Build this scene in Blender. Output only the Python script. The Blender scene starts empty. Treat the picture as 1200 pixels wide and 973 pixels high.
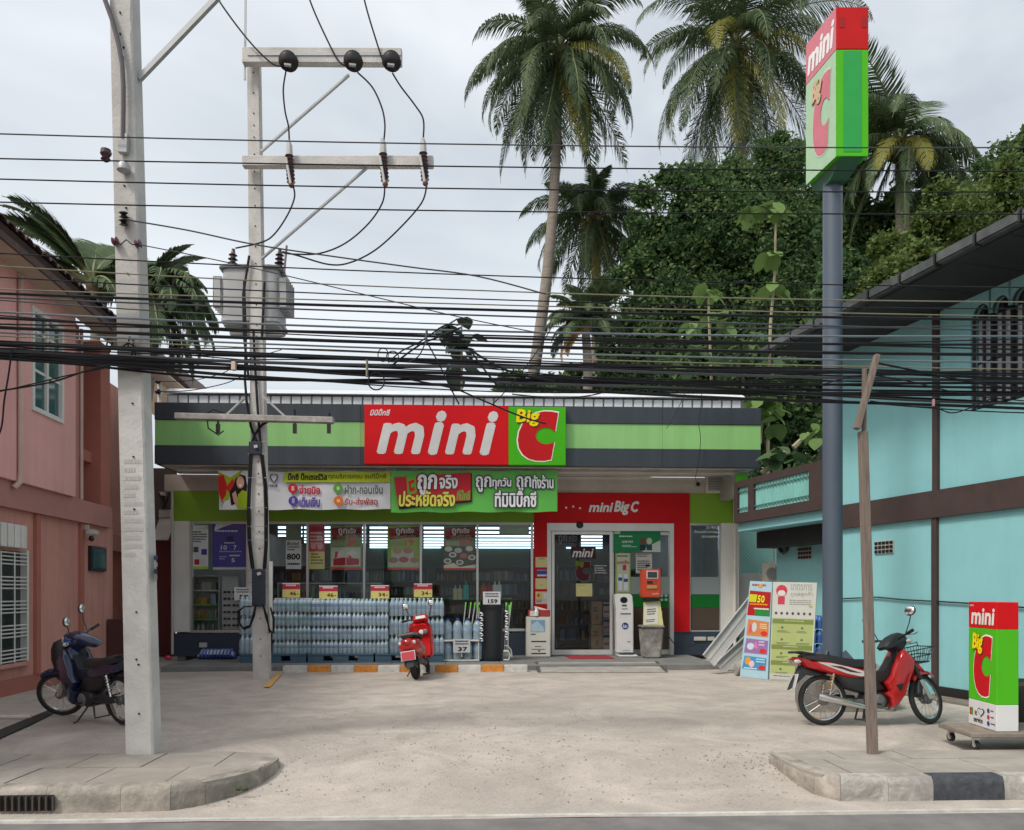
import bpy, bmesh, math, random
import numpy as np
from math import sin, cos, pi, radians as R, sqrt, atan2, tan
from mathutils import Vector, Matrix, noise
from mathutils.geometry import delaunay_2d_cdt
S = bpy.context.scene
COL = S.collection
random.seed(7)
# ------------------------------------------------------------------ camera
FOC, CX, HY, CH, YAW = 950.0, 600.0, 695.0, 1.5, R(2.4)
cam_d = bpy.data.cameras.new('camera'); cam = bpy.data.objects.new('camera', cam_d); COL.objects.link(cam)
cam.location = (0, 0, CH); cam.rotation_euler = (R(90), 0, -YAW)
cam_d.sensor_width = 36; cam_d.lens = 36*FOC/1200; cam_d.shift_y = (HY-486.5)/1200
cam_d.clip_start = .1; cam_d.clip_end = 2000
S.camera = cam
# ------------------------------------------------------------------ sky, sun, exposure
S.view_settings.view_transform = 'Standard'; S.view_settings.look = 'None'
S.view_settings.exposure = 0.36; S.view_settings.gamma = 1; S.view_settings.use_curve_mapping = False
W = bpy.data.worlds.new('World'); S.world = W; W.use_nodes = True
nt = W.node_tree; nt.nodes.clear()
def wn(t, **k):
    n = nt.nodes.new(t)
    for a, b in k.items(): setattr(n, a, b)
    return n
SUN_EL, SUN_AZ = R(52), R(-130)
sky = wn('ShaderNodeTexSky', sky_type='NISHITA', sun_disc=False, sun_elevation=SUN_EL, sun_rotation=SUN_AZ, air_density=1.0, dust_density=6.0, ozone_density=.3)
bg1 = wn('ShaderNodeBackground'); bg1.inputs[1].default_value = .05
bg2 = wn('ShaderNodeBackground'); bg2.inputs[1].default_value = .70
tc = wn('ShaderNodeTexCoord'); mp = wn('ShaderNodeMapping'); mp.inputs['Scale'].default_value = (1, 1, 2.2); mp.inputs['Location'].default_value = (1, 2, 0)
n1 = wn('ShaderNodeTexNoise'); n1.inputs['Scale'].default_value = 1.5; n1.inputs['Detail'].default_value = 5; n1.inputs['Roughness'].default_value = .52; n1.inputs['Distortion'].default_value = .6
rp = wn('ShaderNodeValToRGB'); rp.color_ramp.elements[0].position = .30; rp.color_ramp.elements[0].color = (.42, .46, .48, 1)
rp.color_ramp.elements[1].position = .66; rp.color_ramp.elements[1].color = (.90, .925, .925, 1)
ad = wn('ShaderNodeAddShader'); out = wn('ShaderNodeOutputWorld')
L = nt.links.new
L(tc.outputs['Generated'], mp.inputs[0]); L(mp.outputs[0], n1.inputs['Vector']); L(n1.outputs['Fac'], rp.inputs[0]); L(rp.outputs[0], bg2.inputs[0])
L(sky.outputs[0], bg1.inputs[0])
L(bg1.outputs[0], ad.inputs[0]); L(bg2.outputs[0], ad.inputs[1]); L(ad.outputs[0], out.inputs[0])
sd = bpy.data.lights.new('sun', 'SUN'); sd.energy = 1.7; sd.angle = R(11); sd.color = (1, .96, .9)
so = bpy.data.objects.new('sun', sd); COL.objects.link(so)
dv = Vector((sin(SUN_AZ)*cos(SUN_EL), cos(SUN_AZ)*cos(SUN_EL), sin(SUN_EL)))
so.rotation_euler = dv.to_track_quat('Z', 'Y').to_euler(); so.location = (0, -5, 20)
# ------------------------------------------------------------------ photo to world
FV = Vector((sin(YAW), cos(YAW), 0)); RV = Vector((cos(YAW), -sin(YAW), 0)); UP = Vector((0, 0, 1))
CAMP = Vector((0, 0, CH))
def ray(px, py): return FV + RV*((px-CX)/FOC) + UP*((HY-py)/FOC)
def at(px, py, Y):
    d = ray(px, py); return CAMP + d*(Y/d.y)
def ct(px, py, t): return CAMP + ray(px, py)*t
def gr(px, py, z=0.0):
    t = (CH-z)*FOC/(py-HY); p = CAMP + ray(px, py)*t; p.z = z; return p
def X(px, Y): return at(px, 695, Y).x
def Z(py, Y, px=600): return at(px, py, Y).z
# ------------------------------------------------------------------ colours and materials
def lin(c):
    c = c/255
    return c/12.92 if c <= .04045 else ((c+.055)/1.055)**2.4
def hx(s, k=1.0):
    return tuple(min(1, lin(int(s[i:i+2], 16))*k) for i in (0, 2, 4))
_M = {}
def mat(name, col, rough=.6, metal=0, var=.12, scale=3.0, bump=0.0, bscale=40, island=None, trans=0, coat=0, stain=0, stretch=None, spec=.5, streak=0, speck=0):
    if name in _M: return _M[name]
    m = bpy.data.materials.new(name); m.use_nodes = True; _M[name] = m
    t = m.node_tree; N = t.nodes; b = N['Principled BSDF']; lk = t.links.new
    if isinstance(col, str): col = hx(col)
    b.inputs['Roughness'].default_value = rough; b.inputs['Metallic'].default_value = metal
    b.inputs['Specular IOR Level'].default_value = spec
    b.inputs['Coat Weight'].default_value = coat
    m.diffuse_color = (*col, 1)
    co = N.new('ShaderNodeTexCoord'); vec = co.outputs['Object']
    if stretch:
        mp = N.new('ShaderNodeMapping'); mp.inputs['Scale'].default_value = stretch; lk(vec, mp.inputs[0]); vec = mp.outputs[0]
    cur = None
    if var > 0:
        n = N.new('ShaderNodeTexNoise'); n.inputs['Scale'].default_value = scale; n.inputs['Detail'].default_value = 6; n.inputs['Roughness'].default_value = .6
        lk(vec, n.inputs['Vector'])
        r = N.new('ShaderNodeValToRGB'); r.color_ramp.elements[0].position = .3; r.color_ramp.elements[1].position = .7
        r.color_ramp.elements[0].color = (*[c*(1-var) for c in col], 1); r.color_ramp.elements[1].color = (*[min(1, c*(1+var)) for c in col], 1)
        lk(n.outputs['Fac'], r.inputs[0]); cur = r.outputs[0]
    if island:
        g = N.new('ShaderNodeNewGeometry'); mx = N.new('ShaderNodeMix'); mx.data_type = 'RGBA'
        lk(g.outputs['Random Per Island'], mx.inputs['Factor'])
        if cur: lk(cur, mx.inputs[6])
        else: mx.inputs[6].default_value = (*col, 1)
        ic = hx(island) if isinstance(island, str) else island
        mx.inputs[7].default_value = (*ic, 1); cur = mx.outputs[2]
    if stain:
        n = N.new('ShaderNodeTexNoise'); n.inputs['Scale'].default_value = scale*.35; n.inputs['Detail'].default_value = 8; n.inputs['Roughness'].default_value = .7; n.inputs['Distortion'].default_value = 1.2
        lk(vec, n.inputs['Vector'])
        r = N.new('ShaderNodeValToRGB'); r.color_ramp.elements[0].position = .42; r.color_ramp.elements[1].position = .62
        r.color_ramp.elements[0].color = (1-stain,)*3+(1,); r.color_ramp.elements[1].color = (1, 1, 1, 1)
        lk(n.outputs['Fac'], r.inputs[0])
        mx = N.new('ShaderNodeMix'); mx.data_type = 'RGBA'; mx.blend_type = 'MULTIPLY'; mx.inputs['Factor'].default_value = 1
        if cur: lk(cur, mx.inputs[6])
        else: mx.inputs[6].default_value = (*col, 1)
        lk(r.outputs[0], mx.inputs[7]); cur = mx.outputs[2]
    for amt, sc, p0, p1, st in ((streak, 1.0, .40, .66, (5, 5, .35)), (speck, 1.0, .50, .62, (38, 38, 38))):
        if not amt: continue
        mq = N.new('ShaderNodeMapping'); mq.inputs['Scale'].default_value = st; lk(co.outputs['Object'], mq.inputs[0])
        n = N.new('ShaderNodeTexNoise'); n.inputs['Scale'].default_value = sc; n.inputs['Detail'].default_value = 6; n.inputs['Roughness'].default_value = .65
        lk(mq.outputs[0], n.inputs['Vector'])
        r = N.new('ShaderNodeValToRGB'); r.color_ramp.elements[0].position = p0; r.color_ramp.elements[1].position = p1
        r.color_ramp.elements[0].color = (1, 1, 1, 1); r.color_ramp.elements[1].color = (1-amt, 1-amt, 1-amt*1.1, 1)
        lk(n.outputs['Fac'], r.inputs[0])
        mx = N.new('ShaderNodeMix'); mx.data_type = 'RGBA'; mx.blend_type = 'MULTIPLY'; mx.inputs['Factor'].default_value = 1
        if cur: lk(cur, mx.inputs[6])
        else: mx.inputs[6].default_value = (*col, 1)
        lk(r.outputs[0], mx.inputs[7]); cur = mx.outputs[2]
    if cur: lk(cur, b.inputs['Base Color'])
    else: b.inputs['Base Color'].default_value = (*col, 1)
    if bump:
        n = N.new('ShaderNodeTexNoise'); n.inputs['Scale'].default_value = bscale; n.inputs['Detail'].default_value = 5
        lk(vec, n.inputs['Vector'])
        bp = N.new('ShaderNodeBump'); bp.inputs['Strength'].default_value = bump; bp.inputs['Distance'].default_value = .01
        lk(n.outputs['Fac'], bp.inputs['Height']); lk(bp.outputs[0], b.inputs['Normal'])
    if trans:
        tr = N.new('ShaderNodeBsdfTranslucent'); ms = N.new('ShaderNodeMixShader'); ms.inputs[0].default_value = trans
        if cur: lk(cur, tr.inputs[0])
        else: tr.inputs[0].default_value = (*col, 1)
        lk(b.outputs[0], ms.inputs[1]); lk(tr.outputs[0], ms.inputs[2]); lk(ms.outputs[0], N['Material Output'].inputs[0])
    return m
def glassy(name, tint, gloss=.12, rough=.02, milk=0.0, milkcol=(.8, .8, .8)):
    if name in _M: return _M[name]
    m = bpy.data.materials.new(name); m.use_nodes = True; _M[name] = m
    t = m.node_tree; N = t.nodes; N.clear(); lk = t.links.new
    tr = N.new('ShaderNodeBsdfTransparent'); tr.inputs[0].default_value = (*tint, 1)
    gl = N.new('ShaderNodeBsdfGlossy'); gl.inputs['Roughness'].default_value = rough; gl.inputs[0].default_value = (1, 1, 1, 1)
    fr = N.new('ShaderNodeFresnel'); fr.inputs[0].default_value = 1.5
    ml = N.new('ShaderNodeMath'); ml.operation = 'MULTIPLY_ADD'; ml.inputs[1].default_value = .30; ml.inputs[2].default_value = gloss*.05
    ms = N.new('ShaderNodeMixShader'); o = N.new('ShaderNodeOutputMaterial')
    lk(fr.outputs[0], ml.inputs[0]); lk(ml.outputs[0], ms.inputs[0]); lk(tr.outputs[0], ms.inputs[1]); lk(gl.outputs[0], ms.inputs[2])
    last = ms.outputs[0]
    if milk:
        df = N.new('ShaderNodeBsdfDiffuse'); df.inputs[0].default_value = (*milkcol, 1)
        m2 = N.new('ShaderNodeMixShader'); m2.inputs[0].default_value = milk
        lk(last, m2.inputs[1]); lk(df.outputs[0], m2.inputs[2]); last = m2.outputs[0]
    lk(last, o.inputs[0])
    return m
def glow(name, col, k):
    if name in _M: return _M[name]
    m = bpy.data.materials.new(name); m.use_nodes = True; _M[name] = m
    b = m.node_tree.nodes['Principled BSDF']; b.inputs['Emission Color'].default_value = (*col, 1); b.inputs['Emission Strength'].default_value = k
    b.inputs['Base Color'].default_value = (.8, .8, .8, 1)
    return m
def ink(h, rough=.45):   # flat printed or painted colour
    return mat('print_'+h, hx(h), rough=max(rough, .55), var=.05, scale=6, spec=.25)
# ------------------------------------------------------------------ mesh builder
class MB:
    def __init__(s, M=None): s.v = []; s.f = []; s.m = []; s.M = M; s.mi = 0
    def add(s, vs, fs, mi=None):
        o = len(s.v); mi = s.mi if mi is None else mi
        for p in vs:
            p = Vector(p); s.v.append(s.M @ p if s.M else p)
        for f in fs: s.f.append([i+o for i in f]); s.m.append(mi)
        return s
    def box(s, x0, x1, y0, y1, z0, z1, mi=None):
        v = [(x, y, z) for z in (z0, z1) for y in (y0, y1) for x in (x0, x1)]
        return s.add(v, [(0, 2, 3, 1), (4, 5, 7, 6), (0, 1, 5, 4), (2, 6, 7, 3), (0, 4, 6, 2), (1, 3, 7, 5)], mi)
    def hexa(s, a, b, mi=None):   # a, b: two quads of matching corners
        return s.add(list(a)+list(b), [(3, 2, 1, 0), (4, 5, 6, 7), (0, 1, 5, 4), (1, 2, 6, 5), (2, 3, 7, 6), (3, 0, 4, 7)], mi)
    def quad(s, a, b, c, d, mi=None): return s.add([a, b, c, d], [(0, 1, 2, 3)], mi)
    def prism(s, pts, off, mi=None):
        n = len(pts); off = Vector(off); pts = [Vector(p) for p in pts]
        return s.add(pts+[p+off for p in pts], [tuple(range(n))[::-1], tuple(range(n, 2*n))]+[(i, (i+1) % n, n+(i+1) % n, n+i) for i in range(n)], mi)
    def beam(s, a, b, w, h=None, mi=None, up=(0, 0, 1), w2=None, h2=None):
        a = Vector(a); b = Vector(b); d = (b-a).normalized(); h = h or w; w2 = w if w2 is None else w2; h2 = h if h2 is None else h2
        u = Vector(up)
        if abs(d.dot(u)) > .98: u = Vector((0, 1, 0))
        x = d.cross(u).normalized(); y = x.cross(d).normalized()
        q = lambda p, W, H: [p-x*W/2-y*H/2, p+x*W/2-y*H/2, p+x*W/2+y*H/2, p-x*W/2+y*H/2]
        return s.hexa(q(a, w, h), q(b, w2, h2), mi)
    def tube(s, pts, r, n=8, mi=None, cap=True, closed=False):
        pts = [Vector(p) for p in pts]; k = len(pts)
        rs = r if isinstance(r, (list, tuple)) else [r]*k
        vs = []; ref = None
        for i, p in enumerate(pts):
            if closed: d = pts[(i+1) % k]-pts[i-1]
            else: d = pts[min(i+1, k-1)]-pts[max(i-1, 0)]
            d = d.normalized() if d.length > 1e-9 else Vector((0, 0, 1))
            if ref is None: ref = Vector((0, 0, 1)) if abs(d.z) < .9 else Vector((1, 0, 0))
            x = (ref - d*ref.dot(d))
            x = x.normalized() if x.length > 1e-6 else d.orthogonal().normalized()
            y = d.cross(x); ref = x
            for j in range(n):
                a = 2*pi*j/n; vs.append(p+(x*cos(a)+y*sin(a))*rs[i])
        fs = []
        for i in range(k if closed else k-1):
            i2 = (i+1) % k
            for j in range(n): fs.append((i*n+j, i*n+(j+1) % n, i2*n+(j+1) % n, i2*n+j))
        if cap and not closed: fs += [tuple(range(n))[::-1], tuple(range((k-1)*n, k*n))]
        return s.add(vs, fs, mi)
    def lathe(s, prof, c=(0, 0, 0), n=16, mi=None, axis=(0, 0, 1)):
        ax = Vector(axis).normalized(); x = ax.orthogonal().normalized(); y = ax.cross(x); c = Vector(c)
        vs = [c+ax*z+(x*cos(2*pi*j/n)+y*sin(2*pi*j/n))*max(r, 1e-4) for r, z in prof for j in range(n)]
        fs = [(i*n+j, i*n+(j+1) % n, (i+1)*n+(j+1) % n, (i+1)*n+j) for i in range(len(prof)-1) for j in range(n)]
        fs += [tuple(range(n))[::-1], tuple(range((len(prof)-1)*n, len(prof)*n))]
        return s.add(vs, fs, mi)
    def ball(s, c, rx, ry=None, rz=None, n=10, k=6, mi=None):
        ry = ry or rx; rz = rz or rx; c = Vector(c)
        vs = [c+Vector((rx*sin(pi*i/k)*cos(2*pi*j/n), ry*sin(pi*i/k)*sin(2*pi*j/n), rz*cos(pi*i/k))) for i in range(1, k) for j in range(n)]
        vs += [c+Vector((0, 0, rz)), c-Vector((0, 0, rz))]
        t = len(vs)-2; fs = [(i*n+j, (i+1)*n+j, (i+1)*n+(j+1) % n, i*n+(j+1) % n) for i in range(k-2) for j in range(n)]
        fs += [(t, j, (j+1) % n) for j in range(n)]+[(t+1, (k-2)*n+(j+1) % n, (k-2)*n+j) for j in range(n)]
        return s.add(vs, fs, mi)
    def loft(s, secs, mi=None, cap=True):
        n = len(secs[0]); vs = [p for r in secs for p in r]
        fs = [(i*n+j, i*n+(j+1) % n, (i+1)*n+(j+1) % n, (i+1)*n+j) for i in range(len(secs)-1) for j in range(n)]
        if cap: fs += [tuple(range(n))[::-1], tuple(range((len(secs)-1)*n, len(secs)*n))]
        return s.add(vs, fs, mi)
    def puff(s, prof, w, e=.85, mi=None, y0=0):   # side profile (x,z) made into a rounded body of half width w
        cx = sum(p[0] for p in prof)/len(prof); cz = sum(p[1] for p in prof)/len(prof)
        rings = []
        for yy, k in ((-w, e-.12), (-w*.82, e+.06), (-w*.45, 1), (w*.45, 1), (w*.82, e+.06), (w, e-.12)):
            rings.append([Vector((cx+(p[0]-cx)*k, yy+y0, cz+(p[1]-cz)*k)) for p in prof])
        return s.loft(rings, mi)
    def build(s, name, mats, parent=None, label=None, cat=None, group=None, kind=None, smooth=35, bevel=0):
        me = bpy.data.meshes.new(name)
        me.from_pydata([tuple(p) for p in s.v], [], s.f)
        if not isinstance(mats, (list, tuple)): mats = [mats]
        for m in mats: me.materials.append(m)
        me.polygons.foreach_set('material_index', s.m)
        bm = bmesh.new(); bm.from_mesh(me)
        if len(bm.faces) < 60000: bmesh.ops.recalc_face_normals(bm, faces=bm.faces)
        if bevel:
            es = [e for e in bm.edges if len(e.link_faces) == 2 and e.calc_face_angle(0) > .5]
            bmesh.ops.bevel(bm, geom=es, offset=bevel, segments=2 if bevel > .01 else 1, affect='EDGES', clamp_overlap=True)
        bm.to_mesh(me); bm.free()
        if smooth:
            me.shade_smooth(); me.set_sharp_from_angle(angle=R(smooth))
        return link(name, me, parent, label, cat, group, kind)
WM = {}
def link(name, me, parent=None, label=None, cat=None, group=None, kind=None, mw=None):
    o = bpy.data.objects.new(name, me); COL.objects.link(o)
    if parent:
        o.parent = parent; o.matrix_parent_inverse = WM[parent.name].inverted()
    if mw: o.matrix_basis = mw
    WM[o.name] = mw or Matrix()
    tag(o, label, cat, group, kind); return o
def tag(o, label=None, cat=None, group=None, kind=None):
    for k, v in (('label', label), ('category', cat), ('group', group), ('kind', kind)):
        if v: o[k] = v
    return o
def thing(name, label, cat, loc=(0, 0, 0), group=None, kind=None):
    o = bpy.data.objects.new(name, None); COL.objects.link(o); o.location = loc; o.empty_display_size = .2
    WM[o.name] = Matrix.Translation(Vector(loc)); return tag(o, label, cat, group, kind)
KIDS = lambda o: list(o.children)
def dup(o, mw=None, label=None, parent=None):
    c = o.copy(); COL.objects.link(c)
    if parent: c.parent = parent
    if mw is not None: c.matrix_basis = mw
    if label: c['label'] = label
    for ch in KIDS(o): dup(ch, None, None, c)
    return c
def clip_poly(poly, x0, x1, y0, y1):
    def cl(P, ins, cut):
        r = []
        for i in range(len(P)):
            a, b = P[i-1], P[i]
            if ins(b):
                if not ins(a): r.append(cut(a, b))
                r.append(b)
            elif ins(a): r.append(cut(a, b))
        return r
    lx = lambda c: (lambda a, b: (c, a[1]+(b[1]-a[1])*(c-a[0])/(b[0]-a[0])))
    ly = lambda c: (lambda a, b: (a[0]+(b[0]-a[0])*(c-a[1])/(b[1]-a[1]), c))
    for ins, cut in ((lambda p: p[0] >= x0, lx(x0)), (lambda p: p[0] <= x1, lx(x1)), (lambda p: p[1] >= y0, ly(y0)), (lambda p: p[1] <= y1, ly(y1))):
        if len(poly) < 3: return []
        poly = cl(poly, ins, cut)
    return poly
# ------------------------------------------------------------------ lettering and prints
_G = {}
def glyphs(t, res=2):
    if t in _G: return _G[t]
    cu = bpy.data.curves.new('t', 'FONT'); cu.body = t; cu.size = 1; cu.fill_mode = 'NONE'; cu.resolution_u = res
    ob = bpy.data.objects.new('t', cu); COL.objects.link(ob)
    me = bpy.data.meshes.new_from_object(ob.evaluated_get(bpy.context.evaluated_depsgraph_get()))
    bpy.data.objects.remove(ob); bpy.data.curves.remove(cu)
    vs = [v.co.to_2d() for v in me.vertices]; ed = [tuple(e.vertices) for e in me.edges]
    bpy.data.meshes.remove(me)
    r = delaunay_2d_cdt(vs, ed, [], 0, 1e-5); V, T = r[0], []
    for f in r[2]:
        cx = sum(V[i].x for i in f)/len(f); cy = sum(V[i].y for i in f)/len(f); w = 0
        for a, b in ed:
            p, q = vs[a], vs[b]
            if (p.y <= cy) != (q.y <= cy) and p.x+(cy-p.y)/(q.y-p.y)*(q.x-p.x) > cx: w += 1 if q.y > p.y else -1
        if w: T.append(tuple(f))
    x0 = min(v.x for v in vs); x1 = max(v.x for v in vs); y0 = min(v.y for v in vs); y1 = max(v.y for v in vs)
    _G[t] = ([((v.x-x0)/(x1-x0), 1-(v.y-y0)/(y1-y0)) for v in V], T); return _G[t]
def heart(cu, cv, ru, rv):
    return [(cu+ru*sin(t)**3, cv-rv*(13*cos(t)-5*cos(2*t)-2*cos(3*t)-cos(4*t))/16) for t in [i*2*pi/24 for i in range(24)]]
LOGO_C = [(1078, 203), (1040, 197), (1000, 196), (960, 205), (920, 225), (885, 262), (865, 305), (858, 350), (865, 392), (885, 425), (915, 446), (955, 457), (1000, 458), (1040, 450), (1048, 403), (1057, 357), (1040, 365), (1015, 370), (990, 367), (966, 352), (956, 330), (960, 308), (976, 290), (1002, 281), (1032, 284), (1062, 303), (1070, 253)]
LOGO_C = [((x-808)/312, (y-167)/313) for x, y in LOGO_C]
def logo(u0, v0, u1, v1, red='D01820', edge='F2F2E0', big='F5D800', green=None):
    m = lambda p: (u0+(u1-u0)*p[0], v0+(v1-v0)*p[1])
    cx, cy = .5, .52
    P = [m(((x-cx)*1.06+cx-.003, (y-cy)*1.05+cy)) for x, y in LOGO_C]
    a = m((.13, .07)); b = m((.54, .34))
    r = [('r', u0, v0, u1, v1, green)] if green else []
    return r+[('p', P, edge), ('p', [m(p) for p in LOGO_C], red), ('t', 'Big', a[0]+(u1-u0)*.012, a[1]+(v1-v0)*.012, b[0]+(u1-u0)*.012, b[1]+(v1-v0)*.012, '503800', .05, .12), ('t', 'Big', a[0], a[1], b[0], b[1], big, .04, .12)]
def printing(items, O, U, V, N, parent, name='printed_design', gap=.0025):
    """flat print: items in (u right, v down) coordinates on the rectangle O, O+U, O+V, drawn on the N side"""
    O, U, V, N = Vector(O), Vector(U), Vector(V), Vector(N).normalized()
    mb = MB(); mats = []; idx = {}; used = []
    asp = V.length/U.length
    for it in items:
        k = it[0]; polys = []
        if k == 'r': polys = [([(it[1], it[2]), (it[3], it[2]), (it[3], it[4]), (it[1], it[4])], [(0, 1, 2, 3)])]
        elif k == 'p': polys = [(it[1], [tuple(range(len(it[1])))])]
        elif k == 'c':
            cu, cv, ru = it[1:4]; polys = [([(cu+ru*cos(a*pi/12), cv+ru/asp*sin(a*pi/12)) for a in range(24)], [tuple(range(24))])]
        elif k == 'o':
            cu, cv, ru, rv = it[1:5]; polys = [([(cu+ru*cos(a*pi/12), cv+rv*sin(a*pi/12)) for a in range(24)], [tuple(range(24))])]
        elif k == 't':
            _, s_, u0, v0, u1, v1, c_, bold, sh = it
            vs, T = glyphs(s_)
            h = (v1-v0)*asp
            base = [(u0+(u1-u0-sh*h)*x+sh*h*(1-y), v0+(v1-v0)*y) for x, y in vs]
            if bold:
                for q in range(8):
                    dx = bold*h*cos(q*pi/4); dy = bold*h*sin(q*pi/4)/asp
                    polys.append(([(a+dx, b+dy) for a, b in base], T))
            else: polys = [(base, T)]
        elif k == 'l':   # rows of unreadable small print: short bars
            _, u0, v0, u1, v1, n, c_ = it
            rnd = random.Random(int(u0*977+v0*533+n)); dv = (v1-v0)/n
            for q in range(n):
                u = u0; end = u1-(u1-u0)*rnd.choice((0, 0, .1, .25, .4))
                while u < end-.01:
                    w = (u1-u0)*rnd.uniform(.05, .16); w = min(w, end-u)
                    polys.append(([(u, v0+q*dv), (u+w, v0+q*dv), (u+w, v0+q*dv+dv*.5), (u, v0+q*dv+dv*.5)], [(0, 1, 2, 3)])); u += w+(u1-u0)*.02
        c = it[-1] if k != 't' else it[6]
        if c not in idx: idx[c] = len(mats); mats.append(ink(c))
        us = [p[0] for P, _ in polys for p in P]; vv = [p[1] for P, _ in polys for p in P]
        bb = (min(us), min(vv), max(us), max(vv))
        lay = 1+max([l for b, l in used if not (b[2] <= bb[0]+1e-4 or b[0] >= bb[2]-1e-4 or b[3] <= bb[1]+1e-4 or b[1] >= bb[3]-1e-4)] or [0])
        used.append((bb, lay))
        for q, (P, T) in enumerate(polys):
            off = gap*lay+(.0001*q if k == 't' else 0)
            mb.add([O+U*a+V*b+N*off for a, b in P], T, idx[c])
    o = mb.build(name, mats, parent, smooth=0)
    return o
def poster(name, label, cat, O, U, V, N, base, items, thick=.006, group=None, frame=None):
    O, U, V, N = Vector(O), Vector(U), Vector(V), Vector(N).normalized()
    r = thing(name, label, cat, O+V+U*.5, group)
    mb = MB(); a = [O, O+U, O+U+V, O+V]; mb.hexa([p-N*thick for p in a], a)
    mb.build('sheet', ink(base, .5), r, smooth=0)
    if items: printing(items, O, U, V, N, r)
    return r
def brt(h, k):
    def g(c): c = min(1, c); return int(round(255*(c*12.92 if c <= .0031308 else 1.055*c**(1/2.4)-.055)))
    q = hx(h, k); return '%02X%02X%02X' % tuple(min(235, g(c)) for c in q)
def flat_poster(name, label, cat, x0, y0, x1, y1, Y, base, items, **k):
    if abs(Y-18.29) < .01:
        base = brt(base, 2.2); items = [tuple(it[:6])+(brt(it[6], 2.2),)+tuple(it[7:]) if it[0] == 't' else tuple(it[:-1])+(brt(it[-1], 2.2),) for it in items]
    a, b, c = at(x0, y0, Y), at(x1, y0, Y), at(x0, y1, Y)
    U = Vector((b.x-a.x, 0, 0)); V = Vector((0, 0, c.z-a.z))
    return poster(name, label, cat, a, U, V, (0, -1, 0), base, items, **k)
# ================================================================== GROUND, ROAD, PAVEMENTS
m_sand = mat('yard_concrete', (.50, .45, .40), rough=.9, var=.10, scale=2.4, bump=.8, bscale=70, stain=.20, spec=.2, speck=.15)
m_pave = mat('pavement_concrete', (.36, .33, .29), rough=.9, var=.16, scale=4, bump=.4, bscale=60, stain=.2, spec=.2, island=(.385, .355, .315))
m_kerb = mat('kerb_concrete', (.38, .345, .30), rough=.92, var=.25, scale=7, bump=.8, bscale=30, stain=.35, spec=.2)
m_kerbw = mat('worn_white_kerb_paint', (.46, .44, .40), rough=.85, var=.2, scale=9, bump=.6, bscale=40, stain=.4)
m_kerbb = mat('worn_black_kerb_paint', (.05, .055, .065), rough=.8, var=.4, scale=14, bump=.5, bscale=40)
m_asph = mat('asphalt', (.19, .185, .18), rough=.9, var=.2, scale=3, bump=.6, bscale=120, spec=.2)
m_soil = mat('soil', (.16, .13, .09), rough=1, var=.3, scale=1)
m_dirt = mat('loose_dirt', (.23, .18, .13), rough=1, var=.3, scale=8)
m_dark = mat('dark_opening', (.012, .012, .012), rough=.9, var=0)
MB().box(-220, 220, -160, 300, -.5, -.26).build('ground', m_soil, kind='structure')
MB().box(-120, 120, -9, 6.05, -.25, -.185).build('road', m_asph, kind='structure')
MB().box(-120, 120, 6.08, 6.13, -.24, -.172).build('road_edge_line', mat('faded_line', (.5, .49, .46), rough=.8, var=.25, scale=6), kind='structure')
# yard sheet: gutter, apron ramp and flat yard in one surface with slight unevenness
mb = MB(); xs = [-60, -30, -15]+[-12+.4*i for i in range(61)]+[15, 30, 60]; ys = [6.05, 6.2, 6.45, 6.7, 7.0, 7.4, 7.8, 8.2, 8.6]+[9+.4*i for i in range(18)]+[18, 25, 45]
def yz(x, y):
    z = -.18 if y < 6.5 else (0 if y > 8.6 else -.18*(1-(y-6.5)/2.1)**1.3)
    return z+.012*noise.noise(Vector((x*.8, y*.8, 0))) - .004
vs = [(x, y, yz(x, y)) for y in ys for x in xs]; n = len(xs)
mb.add(vs, [(j*n+i, j*n+i+1, (j+1)*n+i+1, (j+1)*n+i) for j in range(len(ys)-1) for i in range(n-1)])
mb.build('yard', m_sand, kind='structure', smooth=60)
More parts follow.
